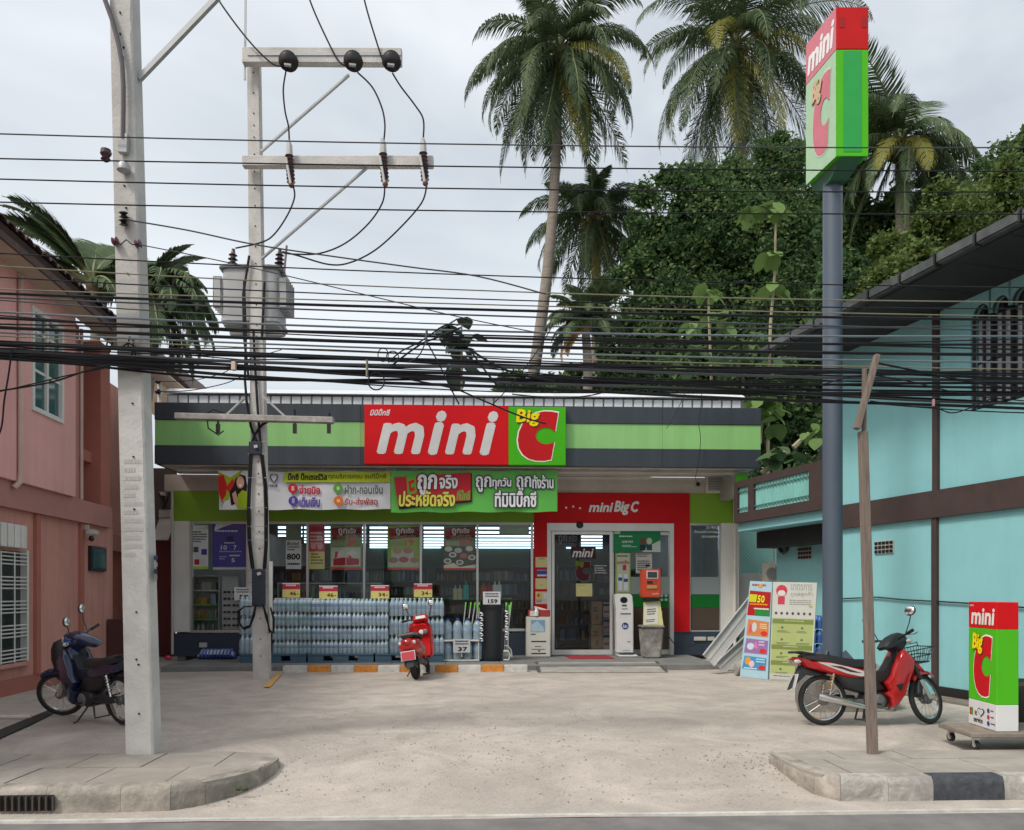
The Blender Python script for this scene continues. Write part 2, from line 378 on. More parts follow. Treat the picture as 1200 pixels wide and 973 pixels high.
# pavements: outline of the top face, slabs as pieces, kerb segments along the street side
def pavement(outline, kerb_pts, paint, name):
    pav = thing(name, None, None, (sum(p[0] for p in outline)/len(outline), sum(p[1] for p in outline)/len(outline), 0), kind='structure')
    MB().prism([(x, y, -.03) for x, y in outline], (0, 0, -.16)).build('base', mat('joint_dirt', (.13, .115, .095), rough=1), pav, smooth=0)
    y0 = min(p[1] for p in outline); y1 = max(p[1] for p in outline); x0 = max(min(p[0] for p in outline), -12); x1 = min(max(p[0] for p in outline), 12)
    sx = .62; j = 0; y = y0+.14; rows = [(y0+.13, y0+.73), (y0+.73, y1+.1)]
    for (ya, yb) in rows:
        i = int(x0/sx)-1
        while i*sx < x1:
            c = clip_poly(list(outline), i*sx+.006+.2*j, (i+1)*sx-.006+.2*j, ya+.005, yb-.005)
            if len(c) > 2:
                dz = random.uniform(-.003, .003)
                MB().prism([(a, b, -.06) for a, b in c], (0, 0, .064+dz)).build('paving_slab', m_pave, pav, smooth=0)
            i += 1
        j += 1
    if min(p[0] for p in outline) < -12: MB().prism([(a, b, -.06) for a, b in clip_poly(list(outline), -60, x0-.2, y0+.14, y1)], (0, 0, .062)).build('far_paving', m_pave, pav)
    if max(p[0] for p in outline) > 12: MB().prism([(a, b, -.06) for a, b in clip_poly(list(outline), x1+.4, 60, y0+.14, y1)], (0, 0, .062)).build('far_paving', m_pave, pav)
    P = [Vector((a, b, 0)) for a, b in kerb_pts]
    for k in range(len(P)-1):
        a, b = P[k], P[k+1]
        na = (P[min(k+1, len(P)-1)]-P[max(k-1, 0)]).normalized(); nb = (P[min(k+2, len(P)-1)]-P[k]).normalized()
        pa = Vector((-na.y, na.x, 0)); pb = Vector((-nb.y, nb.x, 0))
        pa = pa if pa.y > 0 or abs(pa.y) < .1 and True else -pa; pb = pb if pb.y > 0 else -pb
        if pa.dot(pb) < 0: pb = -pb
        g = (b-a).normalized()*.0015; w = .15; zt = .008; zb = -.24
        A = [a+g, b-g, b-g+pb*w, a+g+pa*w]
        lip = [a+g+Vector((0, 0, 0))-pa*.012, b-g-pb*.012, b-g+pb*w, a+g+pa*w]
        m = {0: m_kerb, 1: m_kerbw, 2: m_kerbb}[paint[k] if k < len(paint) else 0]
        Ls = (b-a).length; ns = max(2, min(40, int(Ls/.06))); secs = []
        for q in range(ns+1):
            u = q/ns; f0 = lip[0].lerp(lip[1], u); bk = A[3].lerp(A[2], u); out_ = (f0-bk).normalized(); nz = lambda k_, s_: s_*noise.noise(Vector((f0.x*9, f0.y*9, k_*3.1)))
            secs.append([f0+UP*zb, f0+UP*(-.13)+out_*nz(1, .012), f0+UP*(-.06)+out_*nz(2, .014), f0+UP*(zt-.03)+out_*nz(3, .012)-out_*.008, f0+UP*(zt-.004+nz(4, .008))-out_*(.03+nz(5, .012)), bk+UP*zt, bk+UP*zb])
        MB().loft(secs).build('kerb_stone', m, pav, smooth=50)
    return pav
def g2(px, py): p = gr(px, py); return (p.x, p.y)
yf = g2(60, 924)[1]
Lout = [(-60, yf), (g2(140, 924)[0], yf), g2(200, 922), g2(240, 917), g2(275, 910), g2(303, 902), g2(320, 894), g2(327, 888), g2(318, 883), g2(270, 881), g2(190, 883), (g2(0, 884)[0], g2(190, 883)[1]), (-60, g2(190, 883)[1])]
xx = [-60, -12, -9, -7]; x = -6.0
lk = [(v, yf) for v in xx]+[(g2(0, 924)[0]+.0, yf), (g2(55, 924)[0], yf), (g2(140, 924)[0], yf)]+Lout[2:8]
pavement(Lout, lk, [0]*20, 'pavement_left')
yr = g2(1100, 911.5)[1]
Rout = [g2(903, 883), g2(915, 890), g2(933, 899), g2(955, 907), g2(985, 912), (g2(1040, 912)[0], yr), (60, yr), (60, g2(1040, 880)[1]), g2(1040, 880), g2(950, 880)]
rk = Rout[:5]+[(g2(1040, 912)[0], yr), (g2(1094, 912)[0], yr), (g2(1180, 912)[0], yr), (g2(1266, 912)[0], yr), (g2(1352, 912)[0], yr), (10, yr), (60, yr)]
pavement(Rout, rk, [0, 0, 0, 0, 1, 1, 2, 1, 2, 1, 1], 'pavement_right')
# storm drain inlet in the left kerb, leaves and twigs in the gutter
r = thing('drain_grate', 'dark iron drain inlet with upright bars set in the left kerb', 'drain grate', (g2(25, 935)[0], yf-.02, -.12))
a, b = g2(-14, 930)[0], g2(52, 930)[0]
MB().box(a, b, yf-.03, yf-.018, -.165, -.045).build('opening', m_dark, r, smooth=0)
k = 0
while a+.02+k*.05 < b:
    MB().box(a+.02+k*.05, a+.032+k*.05, yf-.055, yf-.032, -.16, -.05).build('bar', mat('rusty_iron', (.07, .05, .04), rough=.8), r, smooth=0); k += 1
p = gr(70, 948, -.17)
MB(Matrix.Translation(p)@Matrix.Rotation(.2, 4, 'Z')).box(-.11, .11, -.05, .05, 0, .035).build('broken_concrete_piece', mat('white_chip', (.6, .58, .54), rough=.9), label='flat broken piece of white concrete lying in the gutter beside the drain', cat='rubble')
mb = MB(); rnd = random.Random(3)
for i in range(950):
    if i < 170: px, py = rnd.gauss(250, 45), 885+abs(rnd.gauss(42, 14))
    elif i < 330: px, py = rnd.gauss(905, 40), 885+abs(rnd.gauss(14, 18))
    else: px, py = (rnd.uniform(330, 900), rnd.uniform(800, 940)) if i % 2 else (rnd.gauss(620, 150), rnd.gauss(870, 35))
    if py > 946: continue
    p = gr(px, py); z = yz(p.x, p.y)+.006
    if z < -.02: p = gr(px, py, z); 
    # keep off the pavements
    if 0 < px < 330 and py < 925: continue
    a = rnd.uniform(0, 6.28); l = rnd.uniform(.003, .013); w = rnd.uniform(.002, .007)
    d = Vector((cos(a), sin(a), 0))*l; e = Vector((-sin(a), cos(a), 0))*w; q = Vector((p.x, p.y, yz(p.x, p.y)+.004))
    mb.add([q-d-e, q+d-e, q+d+e+Vector((0, 0, .008)), q-d+e], [(0, 1, 2, 3)])
mb.build('fallen_leaf_litter', mat('dry_leaves', (.20, .155, .11), island=(.36, .32, .27), rough=.9), label='small dry leaves and grit scattered over the yard and kerbs', cat='leaf litter', kind='stuff', smooth=0)
# yellow parking stripe and drain channel on the left
p, q = gr(313, 806), gr(327, 791); 
MB().prism([(p.x-.05, p.y, .012), (p.x+.05, p.y, .012), (q.x+.05, q.y, .012), (q.x-.05, q.y, .012)], (0, 0, .003)).build('road_marking', mat('orange_line', (.62, .36, .10), rough=.8, var=.3, scale=12), kind='structure', smooth=0)
a, b, c, d = gr(-60, 881), gr(-60, 895), gr(72, 833), gr(58, 833)
MB().prism([Vector((p.x, p.y, .01)) for p in (a, b, c, d)], (0, 0, .006)).build('drain_channel', mat('drain_cover_dark', (.028, .028, .026), rough=.8), label='dark channel drain cover running back beside the pink house', cat='drain', smooth=0)
a, b = gr(-60, 843), gr(36, 843)
MB().tube([a+UP*.03, b+UP*.03], .018, 6).build('pipe', mat('pvc', (.62, .62, .6), rough=.4), label='thin white pipe lying on the ground by the pink house', cat='pipe')

# ================================================================== SHOP
m_navy = mat('navy_paint', (.034, .046, .060), streak=.25, rough=.5, var=.08, scale=2, bump=.05)
m_navyb = mat('navy_base_tile', (.03, .045, .07), rough=.5, var=.1, scale=2)
m_lgreen = mat('light_green_paint', (.25, .52, .18), rough=.5, var=.05, scale=1, streak=.10)
m_ogreen = mat('olive_green_panel', (.20, .37, .02), rough=.5, var=.06, scale=1)
m_red = mat('red_panel', (.55, .006, .010), spec=.2, rough=.6, var=.05, scale=1)
m_white = mat('white_wall_paint', (.74, .72, .68), rough=.75, var=.05, scale=2, stain=.08, streak=.10)
m_beige = mat('beige_wall', (.62, .56, .50), rough=.85, var=.08, scale=2, stain=.12)
m_alu = mat('aluminium', (.55, .55, .54), rough=.35, metal=.6, var=.05)
m_roofw = mat('white_metal_roof', (.72, .75, .78), rough=.4, var=.05, stain=.15)
m_floor = mat('platform_concrete', (.20, .205, .20), rough=.8, var=.15, scale=3, stain=.2)
m_pvc = mat('pvc_grey', (.50, .49, .46), rough=.5, var=.1)
YW, YF, YP = 18.2, 16.8, 15.7
shop = thing('shop', 'single storey convenience shop with striped navy and green fascia and glass front', 'shop', (X(540, YW), YW, 0))
xl, xr = X(203, YW), X(866, YW)
z0 = .1
def wz(py): return Z(py, YW, 540)
zt_win, z_gr, zsof = wz(612.5), wz(577), 4.12
# platform step
for i in range(12):
    a, b = X(188, YP)+i*1.08, X(188, YP)+(i+1)*1.08-.006
    if a < X(845, YP): MB().box(a, min(b, X(845, YP)), YP, YW+.3, -.1, z0).build('step_slab', m_floor, shop, bevel=.008)
# walls (front strip pieces butt against each other)
W_ = lambda a, b, za, zb, m, nm='wall_panel', y=YW, th=.2: MB().box(a, b, y, y+th, za, zb).build(nm, m, shop, smooth=0)
xs = {k: X(k, YW) for k in (203, 222, 290, 308, 626, 641, 789, 808, 845, 866)}
W_(xl, xs[222], wz(740), wz(612), m_white); W_(xl, xs[626], wz(612), z_gr, m_ogreen, 'green_panel')
W_(xs[290]+.0, xs[308], wz(740), wz(612), m_white); W_(xl, xs[641], z0, wz(742), m_navyb, 'base_panel')
W_(xs[626], xs[808], wz(613)-.0, z_gr, m_red, 'red_panel', YW-.04, .24); W_(xs[626], xs[641], wz(742), wz(613), m_red, 'red_panel', YW-.04, .24); W_(xs[789], xs[808], wz(741), wz(613), m_red, 'red_panel', YW-.04, .24)
W_(xs[789], xr, z0, wz(741), m_navyb, 'base_panel'); W_(xs[845], xr, wz(741), wz(612), m_white); W_(xs[808], xr, wz(612), z_gr, m_ogreen, 'green_panel')
W_(xl-.2, xr, z_gr, zsof, m_beige, 'upper_wall', YW+.02)
# shell: side walls, back, floor, ceiling
mi = mat('interior_wall', (.42, .46, .44), rough=.7); YB = 32.6
MB().box(xl, xl+.19, YW+.21, YB, 0, 3.9).build('side_wall', m_beige, shop, smooth=0); MB().box(xr-.2, xr, YW+.21, YB, 0, 3.9).build('side_wall', m_white, shop, smooth=0)
MB().box(xl+.2, xr-.2, YB, YB+.2, 0, 3.9).build('back_wall', mat('deep_green_wall', (.012, .05, .03), rough=.7), shop, smooth=0)
MB().box(xl+.2, xr-.2, YW+.3, YB, 0, z0).build('floor', mat('shop_floor', (.08, .08, .08), rough=.25), shop, smooth=0)
zc = 3.35; MB().box(xl+.2, xr-.2, YW+.21, YB, zc, zc+.1).build('ceiling', mat('navy_ceiling', (.015, .035, .06), rough=.8), shop, smooth=0)
# fascia: two navy strips and one green strip, slightly stepped, with panel joints
fl, fr_ = X(181, YF), X(892, YF); zt, zb = Z(474.8, YF, 540), Z(546, YF, 540)
z1, z2 = Z(495, YF, 540), Z(524.5, YF, 540)
for (za, zb_, m, nm, dy) in ((z1, zt, m_navy, 'navy_fascia_panel', 0), (z2, z1, m_lgreen, 'green_fascia_panel', .02), (zb, z2, m_navy, 'navy_fascia_panel', 0)):
    nseg = 6
    for i in range(nseg):
        a = fl+(fr_-fl)*i/nseg; b = fl+(fr_-fl)*(i+1)/nseg-.004
        MB().box(a, b, YF+dy, YF+.12, za+.003, zb_-.003).build(nm, m, shop, smooth=0, bevel=.002)
MB().box(fl, fl+.1, YF+.13, YW, zb, zt).build('fascia_return', m_navy, shop, smooth=0); MB().box(fr_-.1, fr_, YF+.13, YW, zb, zt).build('fascia_return', m_navy, shop, smooth=0)
for i in range(8):
    a = fl+.1+(fr_-fl-.2)*i/8; b = fl+.1+(fr_-fl-.2)*(i+1)/8-.01
    MB().box(a, b, YF+.13, YW-.05, zsof, zsof+.03).build('soffit_panel', mat('soffit', (.60, .57, .52), rough=.8), shop, smooth=0)
# gutter-like pipe under the fascia with hangers
pts = [(fl+.35, YF+.35, zb-.07), (fr_-.15, YF+.35, zb-.07)]
MB().tube(pts, .035, 8).build('pipe', m_pvc, shop)
for i in range(9): 
    x = fl+.5+i*1.4; MB().box(x, x+.05, YF+.33, YF+.37, zb-.03, zsof).build('pipe_hanger', m_pvc, shop, smooth=0)
# roof: white ribbed metal ends above the fascia with a ridge flashing
rl, rr = X(196, 17.3), X(871, 17.3); za, zb2, zc2 = Z(478, 17.3, 540)-.1, Z(465.5, 17.3, 540), Z(459, 17.3, 540)
MB().box(rl, rr, 17.32, 32.8, za, zb2).build('roof_deck', m_roofw, shop, smooth=0)
n = 57; rib = MB().box(0, .182, 0, .05, .0, zb2-za-.022); rb0 = None
for i in range(n):
    x = rl+.03+(rr-rl-.06)*i/n
    if rb0 is None: rb0 = rib.build('roof_rib', m_roofw, shop, smooth=0, bevel=.01); rb0.matrix_basis = Matrix.Translation((x, 17.27, za))
    else: link('roof_rib', rb0.data, shop, mw=Matrix.Translation((x, 17.27, za)))
MB().box(rl, rr, 17.305, 17.32, za, zb2-.005).build('rib_backing', mat('shadow_gap_grey', (.25, .27, .29), rough=.7), shop, smooth=0)
MB().hexa([(rl-.03, 17.22, zb2+.0), (rr+.03, 17.22, zb2+.0), (rr+.03, 17.2, zb2+.02), (rl-.03, 17.2, zb2+.02)], [(rl-.03, 17.5, zc2+.02), (rr+.03, 17.5, zc2+.02), (rr+.03, 17.5, zc2+.05), (rl-.03, 17.5, zc2+.05)]).build('ridge_flashing', m_roofw, shop, smooth=0)
MB().box(rl-.03, rr+.03, 17.5, 32.8, zb2+.0, zc2+.04).build('roof_sheet', m_roofw, shop, smooth=0)
# window bays
m_glass = glassy('shop_glass', (.95, .97, .97), .12)
m_glassd = glassy('tinted_door_glass', (.88, .90, .91), .12)
def bay(px0, px1, py0, py1, mull, fw=.055, y=YW+.02, name='window', glass=None):
    a, b, zt_, zb_ = X(px0, YW), X(px1, YW), wz(py0), wz(py1)
    f = MB().box(a, b, y, y+.09, zt_-fw, zt_).box(a, b, y, y+.09, zb_, zb_+fw).box(a, a+fw, y, y+.09, zb_+fw, zt_-fw).box(b-fw, b, y, y+.09, zb_+fw, zt_-fw)
    w = f.build(name, m_alu, shop, smooth=0)
    xs_ = [a+fw]+[X(m, YW) for m in mull]+[b-fw]
    for i in range(len(xs_)-1):
        if i: MB().box(xs_[i]-.025, xs_[i]+.025, y-.005, y+.085, zb_+fw, zt_-fw).build('mullion', m_alu, w, smooth=0)
        MB().box(xs_[i]+.027, xs_[i+1]-.027, y+.04, y+.048, zb_+fw+.002, zt_-fw-.002).build('pane', glass or m_glass, w, smooth=0)
    return w
bay(222, 291, 612, 741, [])
bay(308, 625, 612, 740, [360, 426.5, 493, 559.5])
wr = bay(807, 846, 612, 742, [])
# door: frame with header, fixed right leaf, sliding left leaf
a, b = X(641, YW), X(789, YW)
dm = mat('door_frame_alu', (.62, .62, .60), rough=.4, metal=.3, var=.05)
door = MB().box(a, b, YW-.06, YW+.06, wz(622), wz(613)).build('door', dm, shop, smooth=0)
MB().box(a, a+.09, YW-.06, YW+.06, z0, wz(622)-.001).box(b-.09, b, YW-.06, YW+.06, z0, wz(622)-.001).build('door_frame', dm, door, smooth=0)
for (p0, p1, y) in ((646.5, 717.5, YW-.03), (716.5, 787, YW+.03)):
    u, v = X(p0, YW), X(p1, YW); zt_, zb_ = wz(622.5), z0+.01
    MB().box(u, v, y, y+.045, zt_-.07, zt_).box(u, v, y, y+.045, zb_, zb_+.11).box(u, u+.06, y, y+.045, zb_+.11, zt_-.07).box(v-.06, v, y, y+.045, zb_+.11, zt_-.07).build('door_leaf', dm, door, smooth=0)
    MB().box(u+.061, v-.061, y+.018, y+.026, zb_+.111, zt_-.071).build('pane', m_glassd, door, smooth=0)
p = at(679.5, 615.5, YW-.07); MB().ball(p, .085, .05, .075).build('door_sensor', mat('black_plastic', (.015, .015, .015), rough=.3, var=0), door)
# frosted and green stickers on the right hand panes, a brown band below
def band(p0, p1, q0, q1, y, m, nm='window_film'): MB().box(X(p0, YW), X(p1, YW), y, y+.003, wz(q1), wz(q0)).build(nm, m, shop, smooth=0)
fw_, fg_, fb_ = glassy('frosted_film', (.5, .55, .55), .1, .3, .55, (.45, .52, .52)), glassy('green_film', (.1, .3, .1), .1, .3, .75, (.02, .20, .04)), glassy('brown_band', (.4, .34, .3), .1, .3, .5, (.17, .13, .10))
for (p0, p1) in ((721, 784), (810, 843.5)):
    yy = YW+.02; band(p0, p1, 676, 696.5, yy, fw_); band(p0, p1, 697, 712, yy, fg_); band(p0, p1, 712.5, 738 if p0 > 800 else 762, yy, fb_)
# ceiling tubes inside
tube_m = glow('shop_light_tube', (.70, .90, 1), 2.3)
t0 = None
for i in range(8):
    Yt = 21.1+1.62*i
    for (p0, p1) in ((316, 345), (348, 423), (428, 455), (458, 490), (494, 515+3*(7-i)), (530-3*i+14, 640), (668, 712), (725, 780)):
        xa = X(p0, 18.2)*Yt/18.2*.96; xb = X(p1, 18.2)*Yt/18.2*.96
        if xa < xl+.3 or xb > xr-.3: continue
        MB().box(xa, xb, Yt, Yt+.06, zc-.06, zc-.01).build('ceiling_light', tube_m, shop, smooth=0)
# downpipe, junction boxes, sockets
MB().tube([(xl+.0, YW-.05, z0+.05), (xl+.0, YW-.05, z_gr)], .03, 8).build('downpipe', m_pvc, shop)
MB().tube([(xs[845]+.30, YW-.05, .12), (xs[845]+.30, YW-.05, 3.9)], .035, 8).build('downpipe', m_white, shop)
for (p0, p1, q0, q1) in ((234, 243, 752.5, 758), (813, 827, 747, 751.5), (829, 837, 747, 751.5)):
    MB().box(X(p0, YW), X(p1, YW), YW-.04, YW-.002, wz(q1), wz(q0)).build('junction_box', m_pvc, shop, bevel=.006)
# air vent box and camera under the soffit
def T(nm, lb, c, loc): return thing(nm, lb, c, loc)
r = T('vent_box', 'white wall vent box with grey grille high beside the green lightbox', 'vent', at(838, 566, YW-.1))
MB().box(X(826, YW), X(853, YW), YW-.12, YW-.0, wz(577), wz(555)).build('housing', m_white, r, bevel=.008)
for i in range(9): q = 557+2*i; MB().box(X(828, YW), X(845, YW), YW-.135, YW-.121, wz(q+1.2), wz(q)).build('slat', mat('grille_grey', (.25, .26, .25), rough=.5), r, smooth=0)
r = T('security_camera', 'small black dome camera on the beige wall above the red panel', 'camera', at(818, 567, YW-.05))
MB().box(X(815, YW), X(821, YW), YW-.05, YW+.01, wz(565), wz(561)).build('mount', m_white, r, bevel=.004); MB().ball(at(818, 567.5, YW-.06), .05).build('dome', _M['black_plastic'], r)
r = T('lightbox', 'bright green lightbox projecting at right end of the shop front', 'lightbox', at(870, 569, 17.2))
a, b = X(863, 17.0), X(877, 17.0); MB().box(a, b, 17.0, 17.12, Z(582, 17, 870), Z(556, 17, 870)).build('face', mat('lightbox_green', (.09, .50, .02), rough=.3), r, bevel=.006)
MB().box(a-.02, b-.06, 17.125, 18.15, Z(580, 17, 870), Z(558, 17, 870)).build('housing', mat('lightbox_side', (.35, .37, .33), rough=.6), r, smooth=0)
# lettering on the red panel
r = T('door_sign', 'white lettering with three small dots on the red panel over the doors', 'sign', at(719, 593, YW-.06))
a = at(640, 585, YW-.045); U = Vector((X(790, YW)-X(640, YW), 0, 0)); V = Vector((0, 0, wz(607)-wz(585)))
printing([('t', 'mini', .333, .20, .52, .66, 'E4E4E0', .05, .25), ('t', 'Big', .525, .10, .65, .82, 'E4E4E0', .04, .2), ('t', 'C', .655, .12, .72, .66, 'E4E4E0', .06, .2), ('c', .155, .46, .008, 'E8E8E8'), ('c', .21, .40, .008, 'E8E8E8'), ('c', .262, .48, .008, 'E8E8E8')], a, U, V, (0, -1, 0), r, 'lettering', .012)
r = T('address_lettering', 'white address lettering stuck on the narrow right hand window', 'lettering', at(826, 630, YW))
a = at(810, 612, YW-.0); printing([('t', '21907', .5, .10, .9, .17, 'D8DEDC', .02, 0), ('t', 'บ้านแม่น้ำ เกาะสมุย', .1, .20, .95, .29, 'D8DEDC', .02, 0), ('t', 'สุราษฎร์ธานี', .35, .32, .95, .40, 'D8DEDC', .02, 0)], a, Vector((X(845, YW)-X(810, YW), 0, 0)), Vector((0, 0, wz(660)-wz(612))), (0, -1, 0), r, 'lettering', .004)
# ------------------------------------------------------------------ main sign over the shop
YS = YF-.16
r = T('shop_sign', 'large red and green sign reading mini Big C on the fascia', 'sign', at(545, 510, YS))
A_, B_, C_ = at(427, 475, YS), at(596, 475, YS), at(663, 475, YS); zt, zb = Z(475, YS, 540), Z(544.5, YS, 540)
MB().box(A_.x, B_.x-.002, YS, YF-.002, zb, zt).build('red_panel', mat('sign_red', (.62, .005, .010), rough=.6, var=.03, spec=.2), r, smooth=0, bevel=.006)
MB().box(B_.x, C_.x, YS, YF-.002, zb, zt-.02).build('green_panel', mat('sign_green', (.06, .44, .008), rough=.6, var=.03, spec=.2), r, smooth=0, bevel=.006)
SG = ((A_.x, YS, zt), (B_.x-A_.x, 0, 0), (0, 0, zb-zt), (0, -1, 0), r)
printing([('t', 'มินิบิ๊กซี', .04, .08, .178, .185, 'DADADA', .03, .2)], *SG, 'small_lettering', .006)
for ch, u0, v0, u1, w_ in (('m', .098, .335, .418, .05), ('i', .452, .135, .556, .045), ('n', .570, .335, .775, .05), ('i', .812, .135, .916, .045)):
    printing([('t', ch, u0, v0, u1, .80, 'D2D2D0', w_+.018, .24)], *SG, 'letter', .006)
printing(logo(0, 0, 1, 1, red='C01018'), (B_.x, YS, zt), (C_.x-B_.x, 0, 0), (0, 0, zb-zt), (0, -1, 0), r, 'emblem', .006)
# ------------------------------------------------------------------ banners (cloth with waves)
def banner(name, label, x0, y0, x1, y1, Y, base, items, skew=0):
    a, b, c = at(x0, y0, Y), at(x1, y0, Y), at(x0, y1, Y)
    r = thing(name, label, 'banner', ((a.x+b.x)/2, Y, c.z), 'banners hung under the fascia')
    n, k = 40, 8; U = b-a; U.y = 0; V = Vector((0, 0, c.z-a.z)); mb = MB()
    def wv(u, v): return .02*sin(u*17+v*2)*v+.012*noise.noise(Vector((u*9, v*4, x0)))
    mb.add([a+U*(i/n)+V*(j/k+.012*sin(i*.6)*(j == k))+Vector((0, wv(i/n, j/k), -.02*sin(pi*((i/n*4) % 1))*(j == 0))) for j in range(k+1) for i in range(n+1)], [(j*(n+1)+i, j*(n+1)+i+1, (j+1)*(n+1)+i+1, (j+1)*(n+1)+i) for j in range(k) for i in range(n)])
    mb.build('cloth', mat('vinyl_'+base, hx(base), rough=.45, var=.05, scale=1), r, smooth=60)
    o = printing(items, a+Vector((0, -.036, 0)), U, V, (0, -1, 0), r, 'printed_design', .002)
    for i in range(6): MB().tube([a+U*(.02+.192*i)+Vector((0, 0, -.02)), a+U*(.02+.192*i)+Vector((0, .25, .22))], .006, 4).build('tie_cord', m_white, r)
    return r
YN = 17.0
banner('banner', 'white banner with smiling woman and four coloured service icons', 256.5, 552, 457.5, 597.5, YN, 'C9CBD0', [
    ('p', [(0, 0), (.17, 0), (.17, 1), (.02, 1), (.045, .62), (0, .40)], 'D5D6D8'), ('p', [(.0, .02), (.14, .0), (.10, .3), (.06, .75), (.02, .8), (0, .4)], '9FB020'), ('p', [(.0, .15), (.03, .1), (.05, .35), (.045, .62), (.02, .8), (.0, .5)], 'C02020'), ('p', [(.04, .45), (.085, .2), (.1, .36), (.075, .6)], 'C02828'), ('p', [(.0, .02), (.05, 0), (.13, 0), (.07, .18)], 'D8DAD8'),
    ('p', [(.075, .9), (.065, .55), (.085, .42), (.1, .2), (.13, .1), (.158, .14), (.168, .4), (.16, .7), (.13, .8)], '1A1416'), ('o', .128, .30, .022, .16, 'C99A86'), ('p', [(.118, .36), (.138, .36), (.128, .42)], 'E8E0DC'), ('p', [(.08, .6), (.1, .52), (.12, .8), (.11, .95), (.09, .8)], 'C99A86'), ('p', [(.11, .98), (.115, .62), (.14, .5), (.17, .55), (.17, .98)], '93AE22'),
    ('t', 'it', .268, .16, .282, .28, '202024', .02, 0), ('t', 'service', .262, .34, .342, .43, '202024', .03, 0), ('p', heart(.322, .19, .022, .14), '202024'), ('p', heart(.322, .19, .017, .105), 'C9CBD0'),
    ('p', [(.386, .04), (1, .04), (1, .30), (.378, .30)], 'A8B81A'), ('t', 'บิ๊กซี บิ๊กเซอร์วิส', .405, .07, .63, .24, '202810', .05, 0), ('t', 'ทุกบริการครบ จบที่บิ๊กซี', .64, .07, .975, .24, '303818', .015, 0),
    ('c', .432, .46, .028, 'B42030'), ('t', 'จ่ายบิล', .472, .38, .588, .60, 'B42040', .04, 0), ('c', .695, .46, .028, '58903C'), ('t', 'ฝาก-ถอนเงิน', .735, .38, .955, .60, '4A5A48', .02, 0),
    ('c', .434, .78, .028, '4A3A90'), ('t', 'เติมเงิน', .472, .70, .588, .93, '5A4A98', .04, 0), ('c', .697, .78, .028, 'C86A28'), ('t', 'รับ-ส่งพัสดุ', .735, .70, .925, .93, 'A03A38', .02, 0),
    ('r', .423, .40, .440, .52, 'D89AA0'), ('r', .687, .41, .703, .50, 'A8C890'), ('r', .426, .71, .442, .84, '9A90C0'), ('r', .688, .74, .706, .82, 'E8B080')])
banner('banner', 'green banner with tilted red panel and white outlined slogan', 458, 551, 653, 600.5, YN-.03, '5CB648', [
    ('p', [(.03, .22), (.485, .08), (.485, .76), (.05, .93)], '181C20'), ('p', [(.02, .18), (.478, .06), (.478, .72), (.045, .88)], 'B82430'), ('p', [(.095, .15), (.15, .12), (.155, .55), (.10, .6)], '5AA838'), ('p', [(.105, .27), (.14, .22), (.142, .3), (.122, .34), (.122, .42), (.143, .40), (.143, .5), (.112, .53)], 'C82020'),
    ('t', 'ถูก', .16, .12, .275, .60, '10182C', .09, .05), ('t', 'ถูก', .16, .12, .275, .60, 'E4E4E4', .035, .05), ('t', 'จริง', .29, .13, .40, .44, '10182C', .09, .05), ('t', 'จริง', .29, .13, .40, .44, 'E4E4E4', .035, .05),
    ('t', 'ประหยัดจริง', .05, .50, .385, .86, '181818', .07, .05), ('t', 'ประหยัดจริง', .05, .50, .385, .86, 'D8D45A', .035, .05), ('t', 'ที่บิ๊กซี', .395, .48, .475, .72, '5AB048', .02, .05),
    ('t', 'ถูก', .51, .16, .60, .52, '10203C', .10, 0), ('t', 'ถูก', .51, .16, .60, .52, 'E4E4E4', .03, 0), ('t', 'ทุกวัน', .61, .18, .72, .46, '10203C', .10, 0), ('t', 'ทุกวัน', .61, .18, .72, .46, 'E4E4E4', .03, 0),
    ('t', 'ถูก', .755, .16, .84, .52, '10203C', .10, 0), ('t', 'ถูก', .755, .16, .84, .52, 'E4E4E4', .03, 0), ('t', 'ทั้งร้าน', .85, .13, .975, .44, '10203C', .10, 0), ('t', 'ทั้งร้าน', .85, .13, .975, .44, 'E4E4E4', .03, 0),
    ('t', 'ที่มินิบิ๊กซี', .625, .50, .87, .88, '10203C', .09, 0), ('t', 'ที่มินิบิ๊กซี', .625, .50, .87, .88, 'E4E4E4', .03, 0)])
# ------------------------------------------------------------------ posters behind the glass
YI = YW+.09
flat_poster('poster', 'narrow white notice with green foot in the left window', 'poster', 225, 615, 244, 667, YI, 'B5B5AA', [('r', 0, 0, 1, .1, '8A9878'), ('r', .1, .02, .8, .08, 'C8C8B8'), ('l', .08, .15, .92, .42, 5, '30302C'), ('r', .1, .5, .4, .62, '3A3A38'), ('r', .58, .55, .92, .68, '2A2870'), ('r', .15, .78, .45, .9, '8A1A24'), ('r', .55, .75, .92, .9, 'C0A0A0'), ('r', 0, .94, 1, 1, '8A9840')], group='posters in the shop windows')
flat_poster('poster', 'deep violet poster with white figures ten, seven and five', 'poster', 249, 614, 289, 664.5, YI, '3A3672', [('p', [(.05, .15), (.1, .0), (.6, .0), (.25, .09), (.12, .15)], 'B8BAC8'), ('t', '10', .25, .50, .42, .60, 'D8D8E0', .03, 0), ('t', '7', .62, .50, .70, .60, 'D8D8E0', .03, 0), ('t', '5', .56, .80, .65, .89, 'D8D8E0', .03, 0), ('l', .08, .15, .95, .22, 1, 'C0C0D8'), ('p', [(.4, .3), (.6, .28), (.62, .4), (.42, .4)], '20204A'), ('l', .35, .43, .65, .48, 1, 'C0C0D8'), ('l', .2, .63, .85, .68, 1, '8080B0'), ('l', .5, .72, .8, .78, 1, 'C8C8D8'), ('l', .2, .75, .42, .85, 2, '8080B0')], group='posters in the shop windows')
